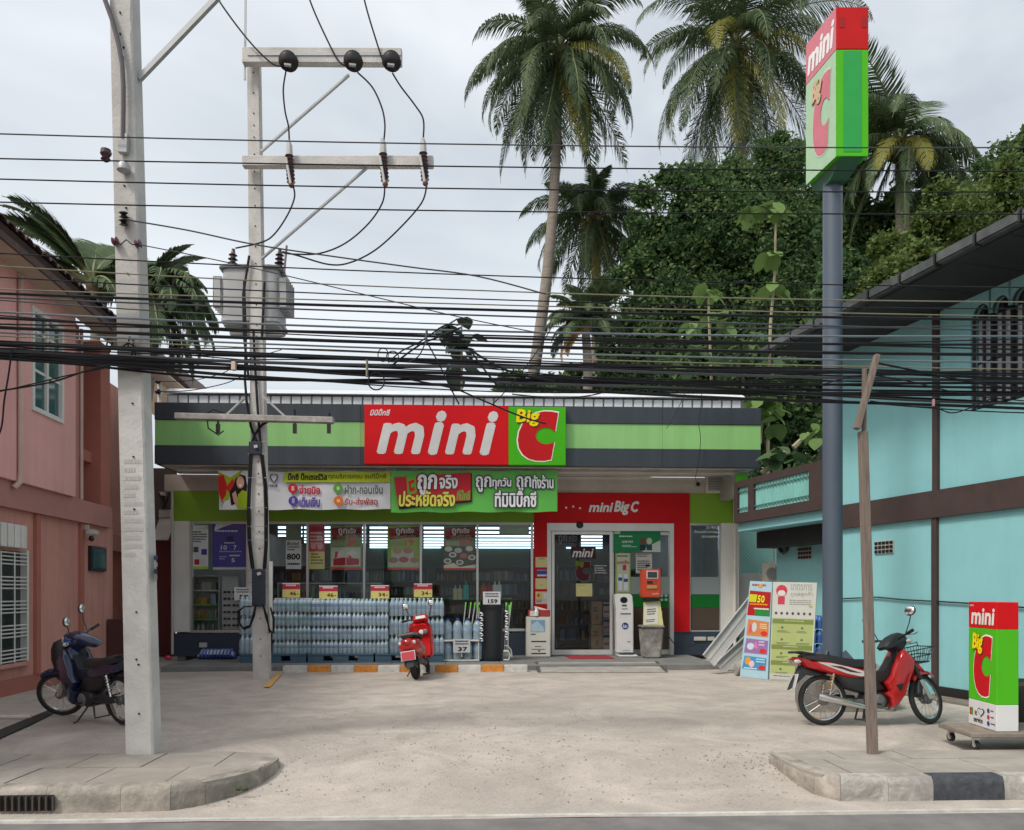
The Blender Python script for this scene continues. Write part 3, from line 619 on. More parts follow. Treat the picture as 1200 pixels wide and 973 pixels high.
MB().box(X(250, YI), X(289, YI), YI-.02, YI+.01, Z(668, YI, 540), Z(665.5, YI, 540)).build('poster_rail', m_white, label='white rail under the violet poster in the left window', cat='rail', smooth=0)
flat_poster('poster', 'pale poster with large black figure eight hundred', 'poster', 335, 616, 353, 667, YI, 'AEB0A6', [('r', 0, 0, 1, .34, '4E5F4C'), ('t', 'พิเศษ!', .08, .37, .85, .46, '30302C', .03, 0), ('l', .1, .48, .9, .6, 2, '40403C'), ('t', '800', .08, .65, .92, .78, '101010', .06, 0), ('l', .1, .86, .9, .95, 1, '202020')], group='posters in the shop windows')
flat_poster('poster', 'narrow red and yellow promotion poster beside the black figured one', 'poster', 361.5, 613, 380.5, 667, YI, '8E3036', [('r', 0, .62, 1, 1, 'A59A5C'), ('l', .1, .2, .9, .5, 4, 'C88888'), ('t', '20', .5, .28, .85, .36, 'E0B8B8', .03, 0), ('o', .3, .5, .18, .07, 'B87878'), ('o', .72, .5, .18, .07, 'B87878'), ('l', .15, .66, .9, .92, 4, '504818')], group='posters in the shop windows')
def promo(label, x0, x1, price, body, base):
    it = [('r', 0, 0, 1, .06, base), ('p', [(.04, .06), (.98, .02), (.98, .26), (.07, .32)], '5A1C1E'), ('p', [(.06, .1), (.2, .08), (.22, .26), (.1, .28)], '7C2028'), ('t', 'ถูก', .26, .07, .52, .22, 'B8B8B0', .04, 0), ('t', 'จริง', .54, .06, .80, .17, 'A8A8A0', .03, 0), ('t', 'ประหยัดจริง', .22, .2, .85, .29, '887060', .02, 0), ('r', .05, .35, .5, .45, '707858'), ('t', str(price), .55, .32, .80, .45, 'B83038', .05, 0), ('r', 0, .955, 1, 1, 'A02830')]
    flat_poster('poster', label, 'poster', x0, 616, x1, 668, YI, base, it+body, group='posters in the shop windows')
promo('poster showing two red and white meat packs under a red heading', 387, 424.5, 39, [('r', .03, .49, .95, .92, '9A9A8C'), ('p', [(.1, .75), (.48, .72), (.48, .9), (.1, .9)], '8A1A2A'), ('p', [(.5, .72), (.9, .75), (.9, .88), (.5, .9)], '8A1A2A'), ('p', [(.1, .62), (.4, .54), (.45, .68), (.2, .74)], 'A8A89C'), ('p', [(.15, .6), (.25, .58), (.22, .72), (.14, .74)], 'A03040'), ('p', [(.58, .6), (.68, .56), (.68, .72), (.58, .74)], 'A03040'), ('p', [(.5, .62), (.7, .54), (.85, .62), (.75, .74)], 'A8A89C')], '5E7040')
promo('poster showing five filled buns under a red heading', 454, 492.5, 19, [('r', .12, .55, .8, .72, '8E8E84'), ('r', .03, .72, .95, .93, '8E9082'), ('o', .3, .57, .14, .07, '8A6A58'), ('o', .63, .56, .15, .07, '8A6058'), ('o', .18, .78, .15, .065, '7A5A50'), ('o', .5, .77, .15, .065, '8A3A40'), ('o', .82, .78, .14, .065, '806050')], '6E8A38')
promo('poster crowded with small rice dishes under a red heading', 520, 557.5, 19, [('r', .0, .47, 1, .95, '303830')]+[('o', u, v, .12, .06, c) for u, v, c in ((.15, .53, '989890'), (.45, .56, '90908A'), (.8, .52, '989890'), (.28, .66, 'A0A098'), (.62, .68, '8A4A48'), (.88, .72, 'A0A098'), (.12, .8, 'A0A098'), (.5, .83, 'A0A098'))]+[('o', u, v, .07, .035, '6A5048') for u, v in ((.28, .66), (.12, .8), (.5, .83), (.88, .72))]+[('p', [(0, .9), (.3, .84), (.5, .93), (1, .88), (1, .955), (0, .955)], 'A8A090')], '4C6048')
flat_poster('poster', 'blank grey back of a poster at the top of the last window', 'poster', 585, 614.5, 620, 626.5, YI, '6C7A6C', [], group='posters in the shop windows')
# door stickers and papers
YD = YW-.018
flat_poster('door_poster', 'dark red slogan poster at the top left of the left door', 'poster', 651, 625, 681, 641, YD+.04, '2A1A20', [('t', 'ถูก', .1, .15, .45, .75, '707478', .03, .1), ('t', 'จริง', .5, .15, .85, .6, '606468', .03, .1)], group='papers on the entrance doors')
r = thing('door_poster', 'dark red and green emblem sticker reading mini Big C on the left door', 'emblem', at(690, 683, YD), 'papers on the entrance doors'); a = at(669, 640, YD)
printing([('r', 0, .02, .68, .34, '3C141A'), ('t', 'mini', .04, .08, .62, .30, 'C8C8C8', .04, .25)]+logo(.04, .36, .62, 1.0, red='4A1018', edge='707878', big='6A7820')+[('l', .64, .52, .98, .78, 4, 'A0A4A4')], a, (at(712, 640, YD).x-a.x, 0, 0), (0, 0, Z(683, YD, 690)-a.z), (0, -1, 0), r)
flat_poster('door_poster', 'plain pale yellow sheet on the left door under the emblem', 'paper sheet', 675, 684, 694, 699, YD-.002, 'C9C487', [('l', .1, .12, .6, .25, 1, 'B0AA70')], group='papers on the entrance doors')
flat_poster('door_poster', 'green landscape poster with white lettering and two simple cartoon shapes on the right door', 'poster', 719, 621.5, 774, 647, YD+.02, '1E7A4C', [('p', [(.6, 1), (.72, .75), (1, .45), (1, 1)], 'B8C8C0'), ('r', .01, .02, .14, .16, 'B8C8B8'), ('t', 'LINE PAY', .18, .48, .42, .58, 'D8E8E0', .02, 0), ('l', .12, .25, .5, .36, 1, 'C8E0D0'), ('l', .18, .68, .5, .8, 2, 'B8D8C8'), ('o', .62, .5, .07, .15, '6A4838'), ('o', .76, .5, .06, .15, 'B8B8A8'), ('r', .56, .66, .68, .92, '2A3048'), ('r', .70, .66, .82, .92, '38485A')], group='papers on the entrance doors')
flat_poster('door_poster', 'tall green edged poster with two bottles on the right door', 'poster', 721, 648, 739, 696, YD+.02, '8DA84E', [('r', .1, .02, .92, .96, 'B4BCA8'), ('l', .12, .06, .9, .13, 1, '4A5A3A'), ('t', 'แลกซื้อ', .12, .18, .9, .27, 'B03040', .03, 0), ('t', '1', .5, .30, .7, .42, 'B03040', .05, 0), ('r', .2, .52, .45, .92, 'D0D8D8'), ('r', .55, .52, .82, .92, 'D0D8D8'), ('r', .2, .6, .45, .68, '3050A0'), ('r', .55, .63, .82, .71, '3050A0')], group='papers on the entrance doors')
flat_poster('door_poster', 'white notice sheet with small print behind the orange machine', 'paper sheet', 745, 649, 764, 672, YD+.02, 'B9BCB8', [('l', .05, .03, .9, .2, 2, '803038'), ('l', .1, .35, .9, .9, 5, '50504C'), ('r', .6, .55, .85, .66, '202020')], group='papers on the entrance doors')
for i, (u, v) in enumerate(((775.5, 698), (780.5, 698), (775.5, 703), (780.5, 703))):
    a = at(u, v, YD+.015); MB().tube([a, a+Vector((0, -.004, 0))], .035, 12).build('sticker', ink('98B0A4'), label='pale round mark in the group of four stuck on the right door', cat='sticker', group='four round marks on the door')
# notices on the red pillar
for (q0, q1, b, it, lb) in ((653, 665, 'CFC58E', [('l', .3, .12, .75, .3, 1, '8A8460')], 'plain yellow notice, topmost on the red door pillar'), (666.5, 677, 'A8283A', [('r', .15, .15, .9, .85, 'C8CCE0'), ('r', .15, .2, .9, .65, '3A4A9A')], 'red edged blue notice on the red door pillar'), (678, 690.5, 'CFC58E', [('l', .35, .6, .6, .7, 1, '6A6440')], 'yellow notice just under the blue one on the pillar'), (693.5, 708, 'CCC6B4', [('r', .08, .1, .5, .5, 'D8C040'), ('o', .25, .3, .1, .12, 'C04020'), ('l', .08, .65, .55, .9, 2, '706040'), ('r', .65, .15, .92, .55, 'D8D8D8')], 'white and yellow leaflet lowest on the red door pillar')):
    flat_poster('notice', lb, 'notice', 627.5, q0, 642, q1, YW-.052, b, it, group='notices on the red pillar')
# ================================================================== THINGS ON THE PLATFORM
m_blk = mat('black_plastic', (.015, .015, .015), rough=.3, var=0)
m_rub = mat('rubber', (.018, .018, .018), rough=.75, var=.2, scale=20)
m_water = mat('bottle_plastic', (.60, .76, .84), rough=.12, var=.12, scale=9, spec=.7, trans=.3)
m_film = mat('wrapped_water', (.36, .47, .52), rough=.18, var=.25, scale=7, bump=.35, bscale=14, spec=.7, trans=.25)
m_capw = mat('white_cap', (.80, .82, .84), rough=.4, var=0)
m_orange = mat('orange_paint', (.62, .25, .04), rough=.8, var=.2, scale=12, stain=.2)
m_wpaint = mat('white_paint', (.62, .61, .58), rough=.8, var=.15, scale=10, stain=.2)
YK = 15.42
ks = thing('kerb_stop', 'low concrete kerb stop painted in white and orange blocks before the shop', 'kerb stop', at(475, 788, YK))
bd = [(331, 0), (360, 1), (387.5, 0), (415, 1), (442.5, 0), (469, 1), (489, 0), (510, 1), (537, 0), (564, 1), (591, 0), (618.5, 0)]
for i in range(len(bd)-1):
    MB().box(X(bd[i][0], YK), X(bd[i+1][0], YK)-.004, YK, YK+.16, -.03, .125).build('painted_block', (m_wpaint, m_orange)[bd[i][1]], ks, bevel=.012, smooth=25)
# pallets
m_pal = mat('blue_pallet', (.05, .11, .16), rough=.55, var=.1)
YQ = 16.45
def pallet(px0, px1, lb, i, src=[]):
    a, b = X(px0, YQ), X(px1, YQ)
    r = thing('pallet', lb, 'pallet', ((a+b)/2, YQ+.4, .1), 'pallets under the water packs')
    MB().box(a, b, YQ-.05, YQ+.8, .24, .28).build('deck', m_pal, r, bevel=.006); w = (b-a)
    for q in (0, .38, .76):
        MB().box(a+w*q, a+w*(q+.24), YQ-.04, YQ+.8, .135, .238).build('block', m_pal, r, bevel=.006)
    MB().box(a, b, YQ-.045, YQ+.8, .1, .133).build('base_board', m_pal, r, bevel=.006)
for i, (p0, p1, lb) in enumerate(((282, 359, 'blue plastic pallet at the left end by the electric pole'), (361, 438, 'blue plastic pallet in the middle under the water packs'), (440, 519, 'blue plastic pallet at the right end beside the red scooter'))): pallet(p0, p1, lb, i)
# shrink wrapped water packs: three bottles wide, four deep
def pack_mesh(w, h, capc, labc, nb=3):
    mb = MB(); r = w/nb/2
    for i in range(nb):
        for j in range(4):
            cx, cy = -w/2+r+2*r*i, r+2*r*j
            if j == 0 or True:
                mb.lathe([(r*.9, 0), (r*.97, .02), (r*.9, h*.12), (r*.97, h*.2), (r*.97, h*.38)], (cx, cy, 0), 8, 0)
                mb.lathe([(r*.985, h*.38), (r*.985, h*.60)], (cx, cy, 0), 8, 2)
                mb.lathe([(r*.97, h*.60), (r*.97, h*.68), (r*.75, h*.80), (r*.3, h*.89), (r*.3, h*.92)], (cx, cy, 0), 8, 0)
                mb.lathe([(r*.36, h*.92), (r*.36, h*.985)], (cx, cy, 0), 8, 1)
    z1 = h*.80; d = 8*r
    # film round the bottles, open at the top so caps show
    f = []
    for z, k in ((0.0, .0), (h*.05, .012), (h*.3, .004), (h*.55, .01), (h*.70, .002), (h*.74, -.01)):
        f.append([Vector((-w/2-k+.002, -.006-k, z)), Vector((-w/6, -.009-k*.6, z)), Vector((w/6, -.009-k*.6, z)), Vector((w/2+k-.002, -.006-k, z)), Vector((w/2+k-.002, d+k, z)), Vector((-w/2-k+.002, d+k, z))])
    mb.loft(f, 3, cap=False)
    return mb
m_wrap = glassy('shrink_film', (.88, .93, .95), 1.2, .15, .20, (.50, .60, .64))
water = thing('water_pack_group_note', None, None) if 0 else None
def place_packs(name_lab, rows, x0, x1, z0, h, capm, labm, zoff=0, Yd=0):
    a, b = X(x0, YQ), X(x1, YQ); n = max(1, round((b-a)/.27)); w = (b-a)/n
    first = None
    for j in range(rows):
        for i in range(n):
            x = a+w*(i+.5); z = z0+h*j; jit = random.uniform(-.03, .02)
            col = ('leftmost', 'second', 'third', 'fourth', 'fifth', 'sixth', 'seventh', 'eighth')[i] if n > 1 else 'single'
            row = ('bottom', 'second', 'third', 'top')[j] if rows == 4 else ('bottom', 'middle', 'top')[j]
            lb = '%s, %s layer, %s across' % (name_lab, row, col) if n > 1 else '%s, %s layer' % (name_lab, row)
            mw = Matrix.Translation((x, YQ+jit+Yd, z)) @ Matrix.Rotation(random.uniform(-.05, .05), 4, 'Z') @ Matrix.Rotation(random.uniform(-.012, .012), 4, 'Y')
            if first is None: first = pack_mesh(w-.006, h-.004, 0, 0).build('water_pack', [m_water, capm, labm, m_wrap], smooth=50)
            o = link('water_pack', first.data, None, lb, 'water pack', 'water packs stacked before the window', mw=mw) if (i or j) else first
            if not (i or j): o.matrix_basis = mw; tag(o, lb, 'water pack', 'water packs stacked before the window')
zt_s = Z(700.5, YQ, 540); zp = .283
teal = mat('teal_label', (.10, .42, .46), rough=.3, var=.2); blue = mat('blue_label', (.12, .22, .50), rough=.3, var=.25); pale = mat('pale_blue_label', (.28, .42, .60), rough=.3, var=.2)
place_packs('teal labelled water pack, block beside the pole', 4, 319.5, 364.5, zp, (zt_s-zp)/4, m_capw, teal)
place_packs('dark blue labelled water pack, second block', 4, 365, 412, zp, (zt_s-zp)/4-.002, m_capw, blue)
place_packs('pale labelled water pack, block left of scooter', 4, 412.5, 455, zp, (zt_s-zp)/4-.004, m_capw, pale)
place_packs('tall water pack, block behind the scooter', 3, 456, 520, zp, (zt_s-zp)/3, m_capw, pale, 0, .03)
place_packs('clear water pack in narrow stack left of the pole', 3, 280.5, 297.5, zp, .385, m_capw, m_water)
# price cards
def card(px0, px1, py0, py1, Y, kind, txt, lb, stand=True):
    yel = kind == 'y'
    it = [('r', 0, 0, 1, .42, 'B83048'), ('l', .2, .10, .85, .32, 1, 'E0C0C8'), ('r', 0, 0, 1, .07, 'D8D8D8'), ('t', txt, .42, .58, .78, .84, '3A3018', .03, 0), ('r', .84, .72, .92, .78, '3A3018')] if yel else [('l', .12, .12, .9, .5, 2, '50505C'), ('t', txt, .30, .60, .82, .88, '18181C', .06, 0)]
    a, b, c = at(px0, py0, Y), at(px1, py0, Y), at(px0, py1, Y)
    r = poster('price_card', lb, 'price card', a, (b.x-a.x, 0, 0), (0, -.0, c.z-a.z), (0, -1, 0), 'D6C878' if yel else 'C4C6C8', it, .01, 'price cards over the goods')
    MB().box((a.x+b.x)/2-.01, (a.x+b.x)/2+.01, Y+.012, Y+.022, c.z-.09, a.z-.03).build('stem', m_pvc, r, smooth=0)
for c_ in ((331, 351.5, 683.5, 700.5, '46', 'leftmost yellow price card over the water packs, on the teal block'), (374, 395.5, 686.5, 702, '46', 'second yellow price card from the left, over the dark blue packs'), (434.5, 456, 686, 701.5, '34', 'third yellow price card, left of the scooter mirror'), (485, 506.5, 684, 700, '34', 'yellow price card at the right end of the water stack')):
    card(c_[0], c_[1], c_[2], c_[3], YQ+.16, 'y', c_[4], c_[5])
card(274.5, 294.5, 688.5, 703.5, YQ+.1, 'w', '59', 'white price card left of the electric pole')
# jug rack
YJ = 16.55
rk_ = thing('jug_rack', 'low white rack stacked with big drinking water jugs', 'rack', at(540, 776, YJ))
a, b = X(518, YJ), X(562, YJ); zA, zB = Z(752, YJ, 540), Z(775, YJ, 540)
MB().box(a, b, YJ-.02, YJ+.5, zA+.0, zA+.035).build('shelf', m_wpaint, rk_, bevel=.008); MB().box(a, b, YJ-.02, YJ+.5, .105, .14).build('base', m_wpaint, rk_, bevel=.008)
for x in (a+.01, b-.03):
    for y in (YJ, YJ+.46): MB().box(x, x+.02, y, y+.02, .141, zA-.001).build('leg', m_wpaint, rk_, smooth=0)
m_jug = mat('jug_plastic', (.38, .50, .56), rough=.1, var=.12, scale=6, spec=.7, trans=.3); m_bcap = mat('blue_cap', (.03, .06, .32), rough=.4, var=0)
jr = .098; jt = None; jh = .43
def jug(x, y, z, lb, h=jh):
    global jt
    if jt is None:
        jt = thing('water_jug', lb, 'water jug', (0, 0, 0), 'big water jugs on the rack')
        MB().lathe([(jr*.9, 0), (jr, .02), (jr*.95, .06), (jr, .09), (jr*.95, .13), (jr, .17)], n=14).lathe([(jr, .265), (jr, .29), (jr*.72, .35), (jr*.35, .385), (jr*.35, .40)], n=14).build('body', m_jug, jt, smooth=40)
        MB().lathe([(jr*1.005, .172), (jr*1.005, .264)], n=14).build('wrap_label', mat('jug_label', (.30, .42, .55), rough=.4, var=.35, scale=25), jt)
        MB().lathe([(jr*.42, .395), (jr*.42, .43)], n=12).build('cap', m_bcap, jt); jt.location = (x, y, z); return
    dup(jt, Matrix.Translation((x, y, z)), lb)
for i in range(4):
    nm = ('leftmost', 'second from left', 'third from left', 'rightmost')[i]
    jug(a+.11+.205*i, YJ+.12, zA+.037, 'clear water jug with blue cap on the upper shelf, %s' % nm)
for i in range(4):
    if i in (0, 3): jug(a+.11+.205*i, YJ+.12, .142, 'water jug on the lower shelf, %s of the white price card' % ('left' if i == 0 else 'right'))
    else: jug(a+.11+.205*i, YJ+.12, .142, 'water jug on the lower shelf partly behind the %s half of the price card' % ('left' if i == 1 else 'right'))
card(531, 551, 749, 765, YJ-.05, 'w', '37', 'white price card reading 37 hung on the jug rack')
# black roll / barrel
YB_ = 16.5; c = at(576, 774, YB_); hb = Z(709, YB_, 576)-.105
r = thing('black_bin', 'tall black ribbed plastic bin with a price card on top', 'bin', (c.x, YB_+.25, .1))
MB(Matrix.Translation((c.x, YB_+.25, .105))).lathe([(.21, 0), (.215, .02)]+[(.222+.004*((i) % 2)+.018*i/16, .04+(hb-.12)*i/16) for i in range(17)]+[(.262, hb-.05), (.262, hb), (.23, hb), (.22, hb-.15)], n=28).build('body', mat('bin_black', (.012, .014, .018), rough=.45, var=.1), r, smooth=50)
card(566, 586.5, 693.5, 708.5, YB_+.05, 'w', '159', 'white price card standing on top of the black bin')
# mops and brooms around the bin
mops = []
m_stick = mat('pale_stick', (.55, .56, .54), rough=.4); m_gt = mat('green_tip', (.22, .62, .10), rough=.4)
for i, (x0, y0, x1, y1) in enumerate(((541, 752, 546, 706), (546, 752, 552, 706), (550, 752, 557, 706), (554, 752, 561, 708), (559, 770, 562, 706), (591, 768, 593.5, 706), (593, 766, 599, 706), (595, 768, 597, 709))):
    a, b = at(x0, y0, YB_+.35), at(x1, y1, YB_+.42); side = 'left' if i < 5 else 'right'; q = ['first', 'second', 'third', 'fourth', 'fifth'][i if i < 5 else i-5]
    r = thing('mop', 'pale mop handle with green tip, %s on the %s of the black bin' % (q, side), 'mop', a, 'mop handles beside the bin')
    c2 = a+(b-a)*.85
    MB().tube([a, c2], .011, 6).build('handle', m_stick, r); MB().tube([c2, b], [.014, .018], 6).build('grip', m_gt, r)
    MB().ball(a+Vector((0, 0, .02)), .06, .05, .07, 8, 5).build('head', mat('mop_head', (.5, .5, .5), rough=.9, var=.3, scale=30), r)
for i, (x, y0, n, lb) in enumerate(((564, 718, 6, 'left'), (593.5, 716, 6, 'right'))):
    r = thing('clip_strip', 'hanging strip of white clips on the %s of the black bin' % lb, 'clip strip', at(x, y0, YB_+.02), 'strips of clips')
    MB().tube([at(x, y0-6, YB_+.03), at(x, y0+n*6, YB_+.03)], .006, 4).build('cord', m_blk, r)
    for k in range(n): MB().tube([at(x-1.5, y0+6*k, YB_), at(x+1, y0+6*k+1, YB_-.02), at(x+2, y0+6*k+3, YB_), at(x-.5, y0+6*k+3.4, YB_)], .014, 5).build('clip', m_capw, r)
r = thing('folding_stool', 'white folding pipe stool tucked at the foot of the black bin', 'stool', at(596, 774, YB_))
MB().tube([at(590, 773.5, YB_), at(596, 773.5, YB_), at(598, 768, YB_), at(596, 763.5, YB_), at(590, 763, YB_)], .018, 6).build('frame', m_wpaint, r)
MB().tube([at(591, 757, YB_+.2), at(595, 757, YB_+.2), at(599, 762, YB_+.2), at(600, 770, YB_+.2)], .014, 6).build('brace', m_pvc, r)
# white cupboard with red box on top
YC = 17.6
def bx(name, px0, px1, py0, py1, Y, d, m, parent=None, bev=.012, **k):
    return MB().box(X(px0, Y), X(px1, Y), Y, Y+d, Z(py1, Y, (px0+px1)/2), Z(py0, Y, (px0+px1)/2)).build(name, m, parent, bevel=bev, **k)
m_off = mat('offwhite_plastic', (.62, .60, .53), rough=.45, var=.05)
r = thing('service_cupboard', 'cream cupboard with pale blue poster standing left of the doors', 'cupboard', at(631, 770, YC))
bx('body', 617, 645, 723, 770, YC, .35, m_off, r)
a = at(617, 723, YC); printing([('r', .18, .08, .78, .38, '7A9DB8'), ('p', [(.2, .2), (.45, .1), (.7, .25), (.76, .37), (.2, .37)], 'A8C0CC'), ('l', .18, .42, .4, .48, 1, '404040'), ('r', .2, .60, .82, .63, '282826'), ('l', .35, .73, .6, .77, 1, '50504C'), ('l', .2, .80, .85, .84, 1, '50504C'), ('o', .53, .85, .05, .018, '181818'), ('r', .2, .90, .82, .93, '282826')], a, (X(645, YC)-a.x, 0, 0), (0, 0, Z(770, YC, 631)-a.z), (0, -1, 0), r)
r = thing('donation_box', 'red and white box with bottle on top of the cream cupboard', 'box', at(632, 722, YC))
bx('body', 619, 645, 715, 722.7, YC+.05, .22, mat('box_red', (.35, .03, .03), rough=.5), r)
bx('front_label', 621, 627, 716, 722, YC+.045, .004, m_off, r, 0)
MB(Matrix.Translation(at(628.5, 722, YC+.02))).lathe([(.045, 0), (.05, .1), (.03, .13), (.03, .17)], n=10).build('bottle', m_capw, r)
MB().tube([at(626, 712, YC+.1), at(634, 714, YC+.1), at(641, 716, YC+.1)], .03, 6).build('tape_roll', m_off, r)
# mat, ramp
r = MB().prism([at(662, 0, 1), ] and [(X(661, 17.9), 17.95, .101), (X(712, 17.9), 17.95, .101), (X(720.5, 17.1), 17.1, .101), (X(668.5, 17.1), 17.1, .101)], (0, 0, .012)).build('door_mat', mat('mat_red', (.30, .02, .035), rough=.95, var=.2, scale=30, bump=.5, bscale=120), label='dark red door mat lying before the left door', cat='mat', smooth=0)
r = thing('access_ramp', 'flat pale metal ramp plate leading from yard up to the doors', 'ramp', (X(705, 15.6), 15.6, 0))
a0, a1, b0, b1 = gr(632, 787.8, .012), gr(781, 787.3, .012), (X(629, 16.15), 16.15, .115), (X(769, 16.15), 16.15, .115)
q = [Vector(a0), Vector(a1), Vector(b1), Vector(b0)]
mr = mat('ramp_plate', (.38, .36, .33), rough=.7, var=.12, scale=4, stain=.2, metal=.1)
MB().hexa([p-UP*.012 for p in q], q).build('plate', mr, r, smooth=0)
md = mat('ramp_edge_dark', (.08, .08, .08), rough=.6)
MB().beam(q[0]+UP*.008, q[3]+UP*.008, .05, .02).build('edge_strip', md, r); MB().beam(q[1]+UP*.008, q[2]+UP*.008, .05, .02).build('edge_strip', md, r)
MB().prism([gr(625, 776, .11), q[0], q[3]-Vector((0, 0, 0))], (0, 0, -.1)).build('side_plate', md, r, smooth=0)
# white health kiosk
YG = 17.75
m_kw = mat('kiosk_white', (.70, .70, .70), rough=.3, var=.03)
r = thing('health_kiosk', 'slim white body scale kiosk with dark blue round badge', 'kiosk', at(732, 770, YG))
px = lambda u: X(720+u, YG); pz = lambda v: Z(v, YG, 732)
MB().prism([(px(.8), YG, pz(697)), (px(3), YG, pz(696)), (px(18), YG, pz(696)), (px(21), YG, pz(698)), (px(22.3), YG, pz(710)), (px(22.5), YG, pz(765)), (px(2.8), YG, pz(765)), (px(2.3), YG, pz(714)), (px(.8), YG, pz(702))], (0, .28, 0)).build('body', m_kw, r, bevel=.015)
MB().box(px(3), px(25.5), YG-.25, YG+.27, .102, .15).build('foot_plate', m_kw, r, bevel=.02); MB().box(px(5), px(21), YG-.2, YG-.05, .152, .158).build('foot_pad', m_blk, r, smooth=0)
a = at(720, 696, YG-.002); printing([('o', .46, .10, .18, .05, '181A1C'), ('r', .36, .175, .6, .2, '404444'), ('l', .35, .235, .65, .26, 1, '606468'), ('l', .3, .31, .8, .35, 1, '50545C'), ('c', .52, .515, .165, '222A70'), ('t', 'kin', .40, .49, .64, .545, 'B8C0E0', .06, .2), ('l', .62, .76, .8, .79, 1, '70747C'), ('l', .4, .90, .8, .92, 1, 'A0A0A0')], a, (X(744, YG)-a.x, 0, 0), (0, 0, .105-a.z), (0, -1, 0), r, gap=.004)
# orange top up machine on its stand
m_or = mat('machine_orange', (.55, .06, .02), rough=.35, var=.04)
YO = 17.5
r = thing('topup_machine', 'orange red payment machine with dark screen over the stone bin', 'payment machine', at(764, 735, YO))
bx('body', 752.5, 774.5, 667, 700.5, YO, .3, m_or, r, .02)
bx('screen_frame', 757.5, 771.5, 669, 678.5, YO-.012, .011, m_pvc, r, .004); bx('screen', 759, 770, 670.3, 677, YO-.018, .005, mat('screen_dark', (.02, .03, .035), rough=.1, var=0), r, 0)
bx('card_slot', 758.5, 765, 681, 684, YO-.015, .014, m_blk, r, 0); bx('note_slot', 758.5, 770, 686, 690, YO-.02, .019, mat('slot_gold', (.45, .32, .10), rough=.4), r, .004); bx('coin_slot', 767, 769.5, 680, 688, YO-.015, .014, mat('slot_red', (.4, .05, .03), rough=.4), r, 0)
bx('neck', 755, 772, 700.8, 704.5, YO+.08, .15, m_blk, r, 0)
a = at(752.5, 667, YO-.002); printing([('t', 'บุญเติม', .52, .84, .88, .90, 'D8C8C0', .03, .1)], a, (X(774.5, YO)-a.x, 0, 0), (0, 0, Z(700.5, YO, 764)-a.z), (0, -1, 0), r)
r = thing('notice_stand', 'tilted pale yellow notice holder between orange machine and stone bin', 'notice stand', at(766, 734, YO))
f0 = [at(754.5, 706, YO+.15), at(773.5, 704.5, YO+.15), at(777.5, 733.5, YO-.02), at(754, 733.5, YO-.02)]
MB().hexa([p+Vector((0, .04, 0)) for p in f0], f0).build('holder', ink('C8C488'), r, smooth=0)
printing([('r', .06, .08, .9, .96, 'C8C8BE'), ('l', .2, .3, .75, .6, 3, '50504C'), ('l', .15, .75, .7, .9, 2, '404040')], f0[0], f0[1]-f0[0], f0[3]-f0[0], (0, -1, 0), r)
bx('backing', 755, 776, 716, 733, YO+.12, .1, mat('bin_side_yellow', (.5, .42, .12), rough=.5), r, 0)
r = thing('stone_bin', 'squarish pale stained plastic bin standing under the yellow notice', 'bin', at(765, 770, 17.2))
Yb = 17.2
mbn = mat('stained_bin', (.36, .345, .315), rough=.75, var=.35, scale=6, stain=.45, bump=.2)
A = [(X(755.5, Yb), Yb, .102), (X(775, Yb), Yb, .102), (X(775, Yb), Yb+.42, .102), (X(755.5, Yb), Yb+.42, .102)]; zt_ = Z(736, Yb, 765)
B = [(X(753, Yb), Yb-.03, zt_), (X(778, Yb), Yb-.03, zt_), (X(778, Yb), Yb+.47, zt_), (X(753, Yb), Yb+.47, zt_)]
MB().hexa(A, B).build('body', mbn, r, bevel=.03)
MB().box(X(752, Yb), X(779, Yb), Yb-.05, Yb+.49, zt_+.002, zt_+.05).build('rim', mbn, r, bevel=.02)
r = MB().tube([at(779, 745, YG), at(785, 748, YG), at(792, 757, YG), at(800, 760, YG), at(812, 757, YG+.2), at(820, 752, YW-.05)], .012, 5).build('power_cable', m_blk, label='black power cable looping from the machine to the wall socket', cat='cable')
# blue wrapped bundle on the platform at left
r = thing('blue_bundle', 'blue and white chequered plastic bundle lying by the left window', 'bundle', at(255, 772, 17.4))
p0, p1 = at(233, 767, 17.4), at(277, 768, 17.4); mb = MB(); n = 44; secs = []
for i in range(n+1):
    t = i/n; rr_ = .12+.012*sin(t*60)*1+.01*noise.noise(Vector((t*9, 0, 0))); c = p0.lerp(p1, t); k = min(1, sin(pi*min(max(t, .03), .97))*3)**.5
    secs.append([Vector((c.x, c.y+rr_*k*1.3*cos(a*pi/6), .1+.11*k+rr_*k*.9*sin(a*pi/6))) for a in range(12)])
for i in range(n): 
    for j in range(12): mb.add([secs[i][j], secs[i][(j+1) % 12], secs[i+1][(j+1) % 12], secs[i+1][j]], [(0, 1, 2, 3)], 0 if (i//2) % 2 else (1 if (j//2) % 2 else 2))
mb.build('wrap', [mat('bundle_blue', (.08, .13, .42), rough=.4), mat('bundle_navy', (.03, .05, .22), rough=.4), mat('bundle_pale', (.45, .52, .66), rough=.4)], r, smooth=60)
r = MB().ball(at(197, 771, 16.2), .07, .06, .05).build('red_bag', mat('pinkish_red', (.5, .02, .06), rough=.6), label='small crimson bag lying at the left end of the platform', cat='bag')
